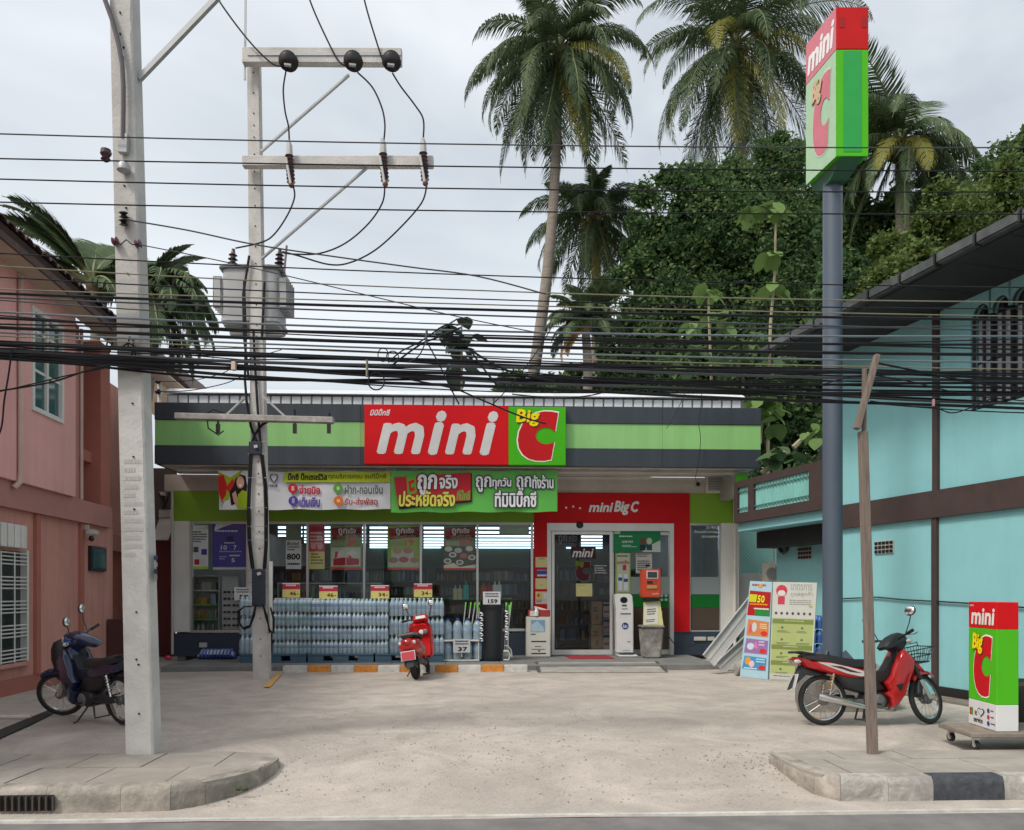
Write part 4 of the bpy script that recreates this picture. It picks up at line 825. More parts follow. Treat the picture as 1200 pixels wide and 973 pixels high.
# ------------------------------------------------------------------ inside the shop
m_shelf = mat('shelf_white', (.45, .47, .46), rough=.4); m_dshelf = mat('shelf_dark', (.10, .11, .11), rough=.5)
prodc = [mat('goods_'+h, hx(h), rough=.4, var=.1, island=h2) for h, h2 in (('6A2A2A', 'B09040'), ('2A5A3A', 'A8A8A0'), ('303A60', '8AA0B8'), ('8A8A84', '5A2030'))]
def shelf(name, lb, x0, x1, Y, z0s, step, nlev, depth=.4, dark=True, green=(), back=True):
    r = thing(name, lb, 'shelf', ((x0+x1)/2, Y+depth/2, z0), 'display shelves inside the shop'); ms = m_dshelf if dark else m_shelf
    top = z0s+step*nlev
    if back: MB().box(x0, x1, Y+depth-.02, Y+depth, z0, top).build('back_panel', ms, r, smooth=0)
    for x in (x0-.02, x1): MB().box(x, x+.02, Y, Y+depth, z0, top).build('side_panel', ms, r, smooth=0)
    for k in range(nlev+1):
        z = z0s+step*k; MB().box(x0, x1, Y, Y+depth-.021, z-.03, z).build('shelf_board', mat('shelf_green', (.07, .40, .06), rough=.4) if k in green else ms, r, smooth=0)
        if k == nlev: break
        mb = MB(); x = x0+.03
        while x < x1-.08:
            w = random.uniform(.05, .14); rep = random.randint(2, 5); h = random.uniform(.45, .85)*(step-.04); mi_ = random.randrange(4); t = random.random()
            for q in range(rep):
                if x+w > x1-.02: break
                y = Y+.02+random.uniform(0, .03)
                if t < .5: mb.box(x, x+w*.92, y, y+.15, z+.002, z+h, mi_)
                else: mb.lathe([(w*.42, 0), (w*.42, h*.7), (w*.2, h*.85), (w*.2, h)], (x+w/2, y+.07, z+.002), 8, mi_)
                x += w
            x += .01
        mb.build('goods', prodc, r, kind='stuff', smooth=40)
    return r
shelf('display_shelf', 'white shelf with boxed goods and green boards in the left window', X(226, 18.7), X(256, 18.7), 18.7, .25, .33, 5, dark=False, green=(2, 3))
shelf('display_shelf', 'long low shelf rack of jars seen over the water packs', X(326, 18.9), X(445, 18.9), 18.9, .3, .36, 4, dark=False, green=(3,))
shelf('display_shelf', 'dark shelf of packets behind the scooter and the bun poster', X(448, 19.0), X(560, 19.0), 19.6, .3, .36, 3, green=(3,))
shelf('display_shelf', 'dark shelf of bottles seen in the last window above the bin', X(563, 19.0), X(600, 19.0), 19.2, .3, .36, 3, green=(3,))
for i, (p0, p1, Y) in enumerate(((318, 400, 23), (405, 500, 23.4), (510, 620, 23), (655, 700, 21.5), (700, 780, 25))):
    shelf('display_shelf', 'tall dark goods shelf deep inside, %s' % ('seen behind the eight hundred poster', 'seen behind the meat and bun posters', 'seen through the last big window', 'seen through the left door', 'seen through the right door')[i], X(p0, Y), X(p1, Y), Y, .25, .4, 5)
r = thing('sunglasses_rack', 'white rack with rows of black sunglasses in the left window', 'rack', at(268, 741, 18.55))
a, b = X(259, 18.55), X(279, 18.55); MB().box(a, b, 18.6, 18.66, z0+.02, Z(675, 18.6, 268)).build('panel', m_shelf, r, bevel=.01)
for j in range(9):
    for i in range(2):
        x = a+.06+.2*i; z = .32+.15*j
        MB().ball((x+.02, 18.575, z), .04, .015, .028, 8, 4).ball((x+.11, 18.575, z), .04, .015, .028, 8, 4).box(x+.05, x+.08, 18.57, 18.58, z, z+.01).build('sunglasses', m_blk, r)
for i, (x, w, h, c, lb) in enumerate(((533.5, .1, .32, 'A8A480', 'left pale bottle with handle on the green shelf'), (539, .1, .32, 'A8A480', 'right pale bottle beside the teal carton'), (546, .13, .42, '2A9C98', 'upright teal carton on the green shelf in the window'), (567, .16, .3, 'A84818', 'orange red pouch above the black bin'), (573, .16, .3, '982028', 'crimson pouch above the black bin'), (580, .11, .35, 'B8C0B8', 'white pump bottle above the price card'), (585, .11, .35, 'B8C0B8', 'white pump bottle with green base near the mullion'))):
    c0 = at(x, 702 if i < 3 else 699, 18.6); z = .3+.36*3 if 1 else 0; z = c0.z
    MB().box(c0.x-w/2, c0.x+w/2, 18.6, 18.72, z-.02, z+h*.75).lathe([(w*.25, z+h*.75), (w*.15, z+h)], (c0.x, 18.66, 0), 8).build('bottle' if i not in (2, 3, 4) else 'carton', ink(c), label=lb, cat='bottle' if i not in (2, 3, 4) else 'carton', bevel=.01)
r = thing('white_table', 'small white edged display table in the window behind the jugs', 'table', at(545, 741, 18.45))
# cardboard boxes behind the left door
for i, (p0, p1, q0, q1, c, lb) in enumerate(((693, 706, 705, 732, '8A7660', 'upper brown carton stacked behind the left door'), (693, 706.5, 732.5, 762, '8A7660', 'lower brown carton stacked behind the left door'), (707, 714.5, 706, 724, '9A9C98', 'white striped packet pile, upper, behind the door'), (707, 714.5, 724.5, 742, '8A8C90', 'white striped packet pile, middle, behind the door'), (707, 714.5, 742.5, 762, '9A9C98', 'white striped packet pile, lower, behind the door'))):
    Yx = 18.6; o = thing('carton', lb, 'carton', at((p0+p1)/2, q1, Yx)); bx('box', p0, p1, q0, q1, Yx, .4, ink(c), o, .006); a = at(p0, q0, Yx-.001)
    printing([('l', .2, .25, .8, .5, 2, '3A3028'), ('r', .45, .6, .55, .8, '3A3028')] if i < 2 else [('r', 0, .1, 1, .25, '303438'), ('r', .1, .55, .9, .68, 'A03040')], a, (X(p1, Yx)-a.x, 0, 0), (0, 0, Z(q1, Yx, p0)-a.z), (0, -1, 0), o)
bpy.data.objects.remove(bpy.data.objects['white_table'])

# ================================================================== RIGHT OF THE SHOP
# low grey wall, chain link fence, air conditioner
r = thing('low_wall', 'low grey rendered wall under the wire fence right of the shop', 'wall', at(885, 740, 18.6))
MB().box(X(866.5, 18.6), X(912, 18.6), 18.6, 18.75, 0, Z(672, 18.6, 885)).build('render', mat('grey_render', (.46, .48, .48), rough=.8, var=.1, stain=.15), r, smooth=0)
r = thing('wire_fence', 'chain link fence panel in a metal frame above the low grey wall', 'fence', at(885, 672, 18.65))
x0, x1, zb, zt = X(867, 18.65), X(908, 18.65), Z(671.5, 18.65, 885), Z(616, 18.65, 885)
MB().tube([(x0, 18.68, zb), (x0, 18.68, zt), (x1, 18.68, zt), (x1, 18.68, zb)], .022, 6).build('frame', m_pvc, r)
mb = MB(); s = .085; nn = int((x1-x0+zt-zb)/s)
for k in range(nn+1):
    for sg in (1, -1):
        u0 = k*s
        P = []
        a0 = max(0, u0-(zt-zb)); a1 = min(x1-x0, u0)
        if a1 <= a0: continue
        za, zb_ = u0-a0, u0-a1
        if sg == 1: mb.beam((x0+a0, 18.675, zb+za), (x0+a1, 18.675, zb+zb_), .006)
        else: mb.beam((x1-a0, 18.685, zb+za), (x1-a1, 18.685, zb+zb_), .006)
mb.build('wire_mesh', mat('wire', (.12, .14, .13), rough=.5, metal=.4), r, kind='stuff', smooth=0)
r = thing('air_conditioner', 'beige outdoor air conditioner unit standing on the low grey wall', 'air conditioner', at(908, 682, 18.0))
bx('body', 899, 921, 659, 682, 17.9, .35, m_off, r, .02); bx('grille', 909, 919, 664, 680, 17.885, .012, mat('grille_grey', (.25, .26, .25), rough=.5), r, 0)
MB().lathe([(.13, 0), (.13, .01)], at(904.5, 672, 17.89), 20, axis=(0, -1, 0)).build('fan_cover', _M['grille_grey'], r)
# white leaning gutter panels
m_pan = mat('white_panel', (.50, .50, .49), rough=.45, var=.06, stain=.1)
for i, (A, B, w_, dy, lb) in enumerate((((830, 774), (884, 705), .27, .75, 'upper white metal panel leaning behind the narrow poster board'), ((843, 783), (892, 738), .24, .45, 'lower white metal panel leaning behind the narrow poster board'))):
    r = thing('leaning_panel', lb, 'panel', gr(835+12*i, 790), 'white panels leaning by the boards'); Yn = gr(840, 791-4*i).y
    a, b = at(*A, Yn+.1), at(*B, Yn+dy); d = (b-a).normalized(); sd_ = d.cross(Vector((0, 1, 0))).normalized()
    MB().beam(a, b, w_, .018, up=(0, 1, 0)).build('sheet', m_pan, r, bevel=.004)
    for s_ in (-1, 1): MB().beam(a+sd_*s_*(w_/2+.008)+Vector((0, -.02, 0)), b+sd_*s_*(w_/2+.008)+Vector((0, -.02, 0)), .014, .06, up=(0, 1, 0)).build('edge_flange', m_pan, r)
    MB().beam(a+d*.02+Vector((0, -.014, 0)), b-d*.02+Vector((0, -.014, 0)), .03, .01, up=(0, 1, 0)).build('centre_rib', m_pan, r)
r = MB(Matrix.Translation(gr(863, 792))).lathe([(.10, 0), (.10, .3)], (0, .05, .1), 14, axis=(1, 0, 0)).build('concrete_roll', mat('old_concrete', (.30, .28, .25), rough=.9, var=.3, scale=12, bump=.5), label='short grey concrete cylinder lying beside the narrow poster board', cat='concrete block')
# two poster boards leaning back
def board(name, lb, tl, tr, br, bl, base, items, lean=.22, leg=True):
    b0, b1 = gr(bl[0], bl[1]), gr(br[0], br[1]); Ym = (b0.y+b1.y)/2
    TL = at(tl[0], tl[1], b0.y+lean); V = b0-TL; N = V.cross(b1-b0).normalized(); d_ = ray(*tr); TR = CAMP+d_*((TL-CAMP).dot(N)/d_.dot(N)); U = TR-TL; N = N if N.y < 0 else -N
    r = thing(name, lb, 'sign board', b0, 'promotion boards')
    F = [TL, TR, b1, b0]; MB().hexa([p-N*.03 for p in F], F).build('board', ink(base), r, smooth=0)
    items = [(k[0], [(u, v) for u, v in k[1]], k[2]) if k[0] == 'p' else k for k in items]
    o = printing(items, (0, 0, 0), (1, 0, 0), (0, 0, -1), (0, -1, 0), r)
    for v in o.data.vertices:   # map the unit rectangle bilinearly onto the board
        u_, v_, g = v.co.x, -v.co.z, -v.co.y
        v.co = (TL.lerp(TR, u_)).lerp(b0.lerp(b1, u_), v_)+N*g
    for s_ in (.15, .85):
        q = TL.lerp(TR, s_).lerp(b0.lerp(b1, s_), .1)-N*.03; MB().beam(q, Vector((q.x, q.y+.55, .0)), .03).build('leg', m_pvc, r)
board('promotion_board', 'narrow pale blue board with red price and three product panels', (879, 681), (905, 682), (899.5, 796.5), (867, 793), '9DBCC8', [
    ('l', .12, .03, .95, .07, 1, 'A03848'), ('o', .5, .05, .1, .02, 'C89030'), ('p', [(.05, .10), (.97, .11), (.97, .36), (.03, .36)], 'A01C24'), ('p', [(.06, .14), (.4, .14), (.36, .22), (.06, .22)], 'B8C020'), ('t', '50', .42, .15, .72, .22, 'D0D820', .05, .1), ('l', .1, .235, .95, .26, 1, 'D89820'), ('p', [(.35, .30), (.97, .28), (.97, .36), (.35, .36)], '2A7A38'), ('l', .3, .28, .92, .31, 1, 'D0D0C8'),
    ('p', [(.10, .40), (.95, .42), (.95, .575), (.08, .57)], 'C07848'), ('o', .38, .48, .1, .05, 'B8C0C0'), ('r', .18, .46, .28, .54, 'C05060'), ('o', .78, .54, .13, .025, 'C03020'), ('l', .6, .44, .9, .5, 3, 'E0C8A0'),
    ('p', [(.10, .60), (.95, .61), (.95, .755), (.06, .75)], '8A6A9C'), ('o', .3, .68, .14, .035, 'B8C8D0'), ('p', [(.4, .70), (.5, .62), (.6, .70)], 'C870A0'), ('o', .78, .72, .13, .025, 'C03020'), ('l', .6, .62, .9, .68, 2, 'C8B8D0'),
    ('p', [(.10, .78), (.93, .79), (.92, .92), (.05, .915)], '3A88B0'), ('o', .24, .83, .11, .04, 'D09030'), ('o', .4, .86, .1, .035, 'D0B0B8'), ('o', .78, .89, .13, .025, 'C03020'), ('l', .55, .80, .88, .85, 2, 'B8D0E0'), ('l', .12, .9, .6, .92, 1, 'D0E0E8')])
gb = []
for v0, n in ((.40, 2), (.66, 1), (.82, 1)):
    gb += [('r', .02, v0-.02, .97, v0+.025, '6E7E3E'), ('l', .3, v0-.008, .75, v0+.008, 1, 'B0B890')]
    for j in range(n):
        for i in range(2):
            u = .14+.46*i; v = v0+.05+.12*j; gb += [('o', u+.12, v+.015, .03, .012, '5A6848'), ('l', u, v+.045, u+.32, v+.07, 2, '60684C')]
board('promotion_board', 'wide white board with small red picture and pale green instruction panels', (906, 682), (957.5, 683), (951, 800), (901.5, 797), 'B9BAB4', [
    ('t', 'มาตรการ', .42, .02, .90, .08, '90948C', .01, 0), ('t', 'ดูแลลูกค้า', .42, .095, .92, .15, '90948C', .01, 0), ('l', .4, .18, .9, .24, 3, '909088'), ('r', .85, .235, .93, .255, '9AA840'),
    ('o', .21, .09, .13, .06, 'B83848'), ('o', .21, .115, .09, .03, 'C8C8C4'), ('r', .13, .15, .29, .23, 'B83848'), ('r', .02, .37, .97, .97, '9DA86C')]+[('o', .1+.13*i, .32, .03, .015, '484840') for i in range(7)]+gb+[('r', .02, .93, .97, .99, 'B0B0A8'), ('l', .1, .95, .8, .965, 1, '505050')])
# stacked blue wrapped packs behind the boards
mb_ = mat('blue_pack', (.03, .07, .30), rough=.3, var=.5, scale=10, island=(.10, .25, .55))
for k, lb in enumerate(('lowest', 'second from the ground', 'third from the ground', 'topmost')):
    a = at(948, 0, 14.9); z = .02+.27*k; mb = MB()
    for i in range(3):
        for j in range(2): mb.lathe([(.06, 0), (.065, .04), (.06, .09), (.065, .13), (.062, .18), (.03, .22), (.03, .25)], (X(953, 14.9)+.13*i, 14.9+.13*j, z), 8)
    mb.build('blue_bottle_pack', mb_, label='blue wrapped bottle pack behind the wide board, %s' % lb, cat='bottle pack', group='blue packs behind the boards', smooth=50)
# ================================================================== frames for the two neighbouring houses
def cw(x, t, z=0): p = RV*x+FV*t; return Vector((p.x, p.y, z))
def frame(c0, slope, t0, side):
    O = cw(c0+slope*t0, t0); P = cw(c0+slope*(t0+1), t0+1); es = (P-O); k = es.length; es.normalize()
    en = Vector((es.y, -es.x, 0)) if side > 0 else Vector((-es.y, es.x, 0))
    M = Matrix(((es.x, en.x, 0, O.x), (es.y, en.y, 0, O.y), (0, 0, 1, 0), (0, 0, 0, 1)))
    return M, (lambda px: (c0/((px-CX)/FOC-slope)-t0)*k), (lambda px, py: CH+(HY-py)/FOC*c0/((px-CX)/FOC-slope))
PM, ps, pzz = frame(-6.145, -.1014, 11, 1)
TM, ts, tzz = frame(9.199, -.2606, 11, -1)
# ------------------------------------------------------------------ PINK HOUSE
m_pink = mat('pink_render', (.64, .31, .255), rough=.85, var=.07, scale=1.5, stain=.10, streak=.16, bump=.15, bscale=60)
m_pinkl = mat('light_pink_panel', (.80, .42, .39), rough=.8, var=.05, scale=1.2, stain=.06, streak=.10)
m_pinkd = mat('dark_pink_trim', (.46, .215, .185), rough=.8, var=.08, scale=2, stain=.1)
m_pinkr = mat('brick_red_paint', (.40, .14, .105), rough=.8, var=.08, scale=2)
m_tan = mat('tan_soffit', (.50, .42, .33), rough=.8, var=.06)
m_tile = mat('brown_roof_tile', (.075, .04, .032), rough=.7, var=.3, scale=5, bump=.3)
house = thing('pink_house', 'two storey pink house with brown tiled roof left of the shop', 'house', PM @ Vector((1, -3, 0)))
def B(M, par, nm, m, s0, s1, n0, n1, za, zb, **k): return MB(M).box(s0, s1, n0, n1, za, zb).build(nm, m, par, smooth=0, **k)
s0, s1, s77, s90, s115, s125 = -6.5, ps(132), ps(77), ps(90), ps(114), ps(125)
HB = lambda nm, m, *a, **k: B(PM, house, nm, m, *a, **k)
wa, wb = ps(-45), ps(28)
HB('wall', m_pink, s0, wa, -.2, 0, .24, 2.73); HB('wall', m_pink, wb, s1, -.2, 0, .24, 2.73); HB('wall', m_pink, wa, wb, -.2, 0, .24, .47); HB('wall', m_pink, wa, wb, -.2, 0, 2.12, 2.73)
HB('base_band', m_pinkr, s0, s1, -.25, .02, 0, .24)
HB('floor_band', m_pinkd, s0, ps(125), -.2, .10, 2.731, 3.12)
for p in (39, 91.5): HB('pilaster', m_pinkr, ps(p), ps(p)+.14, .001, .05, .241, 2.729)
HB('upper_panel', m_pinkl, s0, ps(6), -.2, .16, 3.122, 6.148); HB('upper_panel', m_pinkl, ps(8.5), ps(23), -.2, .16, 3.122, 6.148)
ua, ub, va, vb = ps(23), ps(61), 4.25, 5.82
HB('upper_panel', m_pinkl, ua, ub, -.2, .16, 3.122, va); HB('upper_panel', m_pinkl, ua, ub, -.2, .16, vb, 6.148); HB('upper_panel', m_pinkl, ub, s77, -.2, .16, 3.122, 6.148)
HB('upper_wall', m_pinkd, s77+.001, s90, -.2, .04, 3.122, 6.148); HB('upper_wall', m_pinkr, s90, s115, -.5, -.3, 3.122, 6.148); HB('sill_ledge', m_pinkr, s90, s115, -.299, -.1, 3.9, 4.1); HB('column', m_pinkr, s115, s125, -.4, .06, 3.122, 6.148)
HB('upper_wall', m_pink, s125, s125+4, -1.2, -.7, 2.75, 6.0); HB('rear_band', m_pinkd, s125, s125+4, -1.2, -.6, 2.4, 2.75)
HB('rear_wall', m_pinkr, s1+.001, s1+5, -1.2, -.8, 0, 2.4); HB('core', m_pinkd, s0, s125, -8, -.51, 0, 6.0)
win = MB(PM); fw = .07
win.box(ua, ub, .10, .19, va, va+fw).box(ua, ub, .10, .19, vb-fw, vb).box(ua, ua+fw, .10, .19, va+fw, vb-fw).box(ub-fw, ub, .10, .19, va+fw, vb-fw)
wdw = win.build('window', m_white, house, smooth=0); um = (ua+ub)/2
MB(PM).box(um-.03, um+.03, .11, .17, va+fw+.001, vb-fw-.001).build('mullion', m_white, wdw, smooth=0)
mg = mat('teal_window_glass', (.03, .10, .10), rough=.08, var=.2, scale=1, spec=.8)
for a, b in ((ua+fw, um-.031), (um+.031, ub-fw)):
    for c, d in ((va+fw, va+.62), (va+.66, vb-.35), (vb-.31, vb-fw)): MB(PM).box(a+.002, b-.002, .12, .13, c+.002, d-.002).build('pane', mg, wdw, smooth=0)
    for z in (va+.62, vb-.35): MB(PM).box(a, b, .115, .15, z, z+.04).build('transom', m_white, wdw, smooth=0)
# grille window on the ground floor
gw = MB(PM).box(wa, wb, -.06, -.04, .47, 2.12).build('window', mat('dark_window', (.03, .045, .04), rough=.15, var=.2), house, smooth=0)
mgr = mat('grille_white', (.62, .61, .58), rough=.6, var=.1)
k = 0; z = .5
while z < 2.1:
    MB(PM).tube([(wa, .05, z), (wb+.03, .05, z)], .011, 4).build('grille_bar', mgr, gw, smooth=0); k += 1; z += (.055 if k % 4 else .19)
s = wb-.02
while s > wa: MB(PM).tube([(s, .06, .48), (s, .06, 2.1)], .012, 4).build('grille_bar', mgr, gw, smooth=0); s -= .38
MB(PM).box(wb-.02, wb+.05, -.04, .05, .44, 2.14).build('frame', mgr, gw, smooth=0); MB(PM).box(wa, wb+.08, -.04, .10, .42, .47).build('sill', m_pink, gw, smooth=0)
r = thing('awning_slats', 'row of short white concrete slats above the grille window', 'vent', PM @ Vector((ps(10), .1, 2.15)))
for i in range(9): MB(PM).box(ps(20)-.1-.19*i, ps(20)+.05-.19*i, .02, .12, 2.16, 2.50).build('slat', m_white, r, bevel=.01)
r = thing('wall_camera', 'small grey camera under the pink house floor band', 'camera', PM @ Vector((ps(96), .2, 2.55)))
MB(PM).box(ps(95), ps(95)+.05, .0, .12, 2.62, 2.7).build('bracket', m_pvc, r); MB(PM).box(ps(93), ps(93)+.3, .10, .22, 2.52, 2.62).build('housing', m_pvc, r, bevel=.02); MB(PM).ball((ps(96), .16, 2.46), .05).build('lens', m_blk, r)
bw = MB(PM).box(ps(103), ps(121), .001, .06, 1.9, 2.35).build('window', m_blk, house, smooth=0); MB(PM).box(ps(105), ps(119), .062, .07, 1.95, 2.3).build('pane', mg, bw, smooth=0)
# roof: soffit, tile edge and slope
for i in range(int((s1+7.0-s0)/.45)):
    a = s0+.45*i; MB(PM).box(a, a+.443, .165, .56, 6.15, 6.17).build('soffit_board', m_tan, house, smooth=0)
HB('gutter_board', m_tile, s0, s1+.6, .562, .60, 6.10, 6.30)
tile = None
for row in range(3):
    for i in range(int((s1+.6-s0)/.24)):
        a = s0+.12+.24*i; P = Vector((a, .64-.42*row, 6.31+.22*row))
        if tile is None:
            mb = MB(); secs = []
            for q, rr_ in ((.0, .125), (-.46, .11)):
                secs.append([Vector((rr_*cos(pi*j/6), q, rr_*.6*sin(pi*j/6)+q*-.53)) for j in range(7)]+[Vector((rr_*.8*cos(pi*(6-j)/6), q, rr_*.42*sin(pi*(6-j)/6)+q*-.53)) for j in range(7)])
            mb.loft(secs); tile = mb.build('roof_tile', m_tile, house, smooth=40); tile.matrix_basis = PM @ Matrix.Translation(P)
        elif len(house.children) < 330: link('roof_tile', tile.data, house, mw=PM @ Matrix.Translation(P))
MB(PM).hexa([(s0, .6, 6.20), (s1+.6, .6, 6.20), (s1+.6, -3.5, 8.35), (s0, -3.5, 8.35)], [(s0, .6, 6.30), (s1+.6, .6, 6.30), (s1+.6, -3.5, 8.45), (s0, -3.5, 8.45)]).build('roof_slope', m_tile, house, smooth=0)
MB(PM).tube([(ps(7.2), .20, 6.1), (ps(7.2), .20, 3.25), (ps(6.5), .19, 3.1), (ps(4), .14, 3.02)], .04, 8).build('downpipe', mat('cream_pipe', (.55, .40, .34), rough=.5), house)
MB(PM).tube([(ps(90.5), .07, 6.1), (ps(90.5), .07, 3.13)], .03, 6).build('downpipe', _M['cream_pipe'], house)
# cabinet against the pink wall behind the motorbike
r = thing('wooden_cabinet', 'dark red glass cabinet by the far corner of the pink house', 'cabinet', cw(-7.8, 15.6))
c0 = PM @ Matrix.Translation((ps(124), .02, 0))
MB(c0).box(0, .9, 0, .45, 0, 1.0).build('body', mat('dark_maroon_wood', (.07, .02, .02), rough=.5), r, bevel=.01)
for z, w in ((.78, .2), (.48, .3), (.2, .3)): MB(c0).box(.15, .15+w, .452, .46, z, z+.07).build('label_plate', m_pvc, r, smooth=0); 
# house at the back left, seen in the gap beside the shop
Yk = 19.4
hb_ = thing('back_house', 'maroon walled back building in the gap between pink house and shop', 'house', (X(170, Yk), Yk, 0))
m_mar = mat('maroon_wall', (.16, .035, .035), rough=.8, var=.1, stain=.1)
MB().box(X(140, Yk), X(203, Yk)-.02, Yk, Yk+.2, 0, Z(634, Yk, 190)).build('maroon_wall', m_mar, hb_, smooth=0)
MB().box(X(140, Yk), X(203, Yk)-.02, Yk+.1, Yk+.3, Z(634, Yk, 190)+.001, Z(548, Yk, 190)).build('upper_wall', mat('dull_brown_wall', (.14, .11, .10), rough=.9, var=.15), hb_, smooth=0)
n = 14; a, b = X(184, 19.2), X(203, 19.2)
for i in range(n): MB().tube([(a+(b-a)*(i+.5)/n, 18.9, Z(633, 18.9, 190)), (a+(b-a)*(i+.5)/n, 19.35, Z(607, 19.3, 190))], (b-a)/n*.5, 6).build('awning_rib', m_white, hb_)
pts = [at(160, 392, 21), at(224, 456, 21)]
MB().hexa([pts[0], pts[1], pts[1]+Vector((0, 5, 0)), pts[0]+Vector((0, 5, 0))], [pts[0]-UP*.25, pts[1]-UP*.25, pts[1]+Vector((0, 5, -.25)), pts[0]+Vector((0, 5, -.25))]).build('roof', m_tile, hb_, smooth=0)
MB().prism([at(150, 396, 21.2), at(219, 462, 21.2), at(150, 470, 21.2)], (0, 4, 0)).build('gable', m_tan, hb_, smooth=0)
r = thing('electric_meter_box', 'grey meter box with dark cables on the gap wall under the fascia', 'meter', at(196, 585, Yk))
MB().box(X(188, Yk), X(193, Yk), Yk-.08, Yk+.09, Z(581, Yk, 190), Z(577, Yk, 190)).build('lamp', m_white, r); MB().box(X(188, Yk), X(201, Yk), Yk-.1, Yk+.09, Z(607, Yk, 190), Z(598, Yk, 190)).build('box', m_pvc, r)
for k in range(4): MB().tube([at(187+3*k, 578+3*k, Yk-.06), at(191+2*k, 596-2*k, Yk-.14), at(200-k, 574+5*k, Yk-.05)], .025, 5).build('cable', m_blk, r)
r = thing('roof_mast', 'short white service mast with knob insulators left of the shop roof', 'mast', at(187, 470, 18.3))
MB().tube([at(187, 475, 18.3), at(187, 428, 18.3)], .045, 8).build('pipe', m_white, r)
for y in (436, 447, 459): MB().ball(at(185, y, 18.2), .07, .07, .06).build('insulator', m_blk, r)

# ------------------------------------------------------------------ TEAL BUILDING
m_teal = mat('teal_render', (.255, .565, .595), rough=.8, var=.04, scale=1.2, stain=.05, streak=.04, bump=.1, bscale=50)
m_brown = mat('dark_brown_trim', (.055, .035, .033), rough=.7, var=.15, scale=3)
m_sof = mat('black_soffit_and_shade', (.02, .02, .022), rough=.8, var=.1)
bld = thing('teal_building', 'two storey turquoise building with dark brown trim right of the shop', 'building', TM @ Vector((-2, -3, 0)))
TB = lambda nm, m, *a, **k: B(TM, bld, nm, m, *a, **k)
e0, e985 = -8.0, ts(984)
w0, w1 = ts(1262), ts(1137.5)
TB('lower_wall', m_teal, e0, e985, -.25, 0, .0, 2.585); 
TB('upper_wall', m_teal, w1, e985, -.25, 0, 2.98, 5.62); TB('upper_wall', m_teal, w0, w1, -.25, 0, 2.98, 3.99); TB('upper_wall', m_teal, e0, w0, -.25, 0, 2.98, 5.62); TB('upper_wall', m_teal, w0, w1, -.25, -.121, 5.25, 5.62)
TB('floor_band', m_brown, e0, e985, -.25, .07, 2.586, 2.979)
for p in (1095.5, 1247): TB('column_strip', m_brown, ts(p+6), ts(p), .001, .05, 2.981, 5.549); TB('column_strip', m_brown, ts(p+5), ts(p-1), .001, .05, .15, 2.584)
TB('base_strip', m_blk, e0, ts(1100), .001, .03, .02, .16)
TB('plinth', mat('rough_plinth', (.20, .17, .14), rough=.95, var=.3, scale=6, bump=1), e0, ts(1062), .0, .35, -.05, .03)
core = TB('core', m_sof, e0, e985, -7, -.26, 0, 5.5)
# arched window bank
aw = MB(TM).box(w0, w1, -.14, -.12, 3.99, 5.55).build('window', mat('black_window_frame', (.02, .02, .022), rough=.5), bld, smooth=0)
m_gp = mat('grey_pane', (.34, .36, .39), rough=.12, var=.2, scale=2, spec=.8)
nA = 5; wA = (w1-w0)/nA
for i in range(nA):
    a = w0+wA*i+.03; b = a+wA-.06; zr = 5.24; c = (a+b)/2; rr_ = (b-a)/2
    for q in range(2):
        for z in (4.05, 4.65): MB(TM).box(a+(b-a)/2*q+.012, a+(b-a)/2*(q+1)-.012, -.10, -.09, z, z+.57).build('pane', m_gp, aw, smooth=0)
    MB(TM).prism([(c+rr_*.8*cos(t*pi/10), -.10, zr+.02+rr_*1.0*sin(t*pi/10)) for t in range(11)], (0, .01, 0)).build('arch_pane', m_blk, aw, smooth=0)
    o = [(a-.03, -.05, 3.99), (a-.03, -.05, zr)]+[(c-(rr_+.03)*cos(t*pi/10), -.05, zr+(rr_+.06)*sin(t*pi/10)) for t in range(1, 10)]+[(b+.03, -.05, zr), (b+.03, -.05, 3.99)]
    MB(TM).tube(o, .026, 6).build('arch_frame', aw.data.materials[0], aw); 
    MB(TM).box(c-.012, c+.012, -.09, -.05, 4.0, zr+.1).build('bar', aw.data.materials[0], aw, smooth=0)
    # spandrel pieces of teal wall above the arches
    L1 = [(a-.05, -.12, 5.62), (a-.05, -.12, zr)]+[(c-(rr_+.02)*cos(t*pi/10), -.12, min(5.55, zr+(rr_+.05)*sin(t*pi/10))) for t in range(0, 6)]
    L2 = [(b+.05, -.12, 5.62), (b+.05, -.12, zr)]+[(c+(rr_+.02)*cos(t*pi/10), -.12, min(5.55, zr+(rr_+.05)*sin(t*pi/10))) for t in range(0, 6)]
    MB(TM).prism(L1+[(c, -.12, 5.62)], (0, .115, 0)).build('spandrel', m_teal, bld, smooth=0); MB(TM).prism(L2+[(c, -.12, 5.62)], (0, .115, 0)).build('spandrel', m_teal, bld, smooth=0)
# vents
def vent(s_a, s_b, za, zb, n=0):
    v = MB(TM).box(s_a, s_b, n+.001, n+.02, za, zb).build('vent', m_pvc, bld, smooth=0); k = 5; w = (s_b-s_a)/k
    for i in range(k):
        for j in range(3): MB(TM).box(s_a+w*i+.01, s_a+w*(i+1)-.01, n+.021, n+.03, za+.01+(zb-za)/3*j, za+(zb-za)/3*(j+1)-.01).build('vent_hole', m_blk, v, smooth=0)
vent(ts(1048), ts(1026), 2.12, 2.32)
def tvp(px, py, n):  # point on the plane n behind the wall
    u = (px-CX)/FOC; lo, hi = 5., 30.
    O = TM @ Vector((0, n, 0)); es = (TM @ Vector((1, n, 0)))-O
    d = ray(px, py); # solve O + es*s = C + d*t in the ground plane
    A = np.array([[d.x, -es.x], [d.y, -es.y]]); t, s_ = np.linalg.solve(A, np.array([O.x, O.y])); return s_, CH+d.z*t
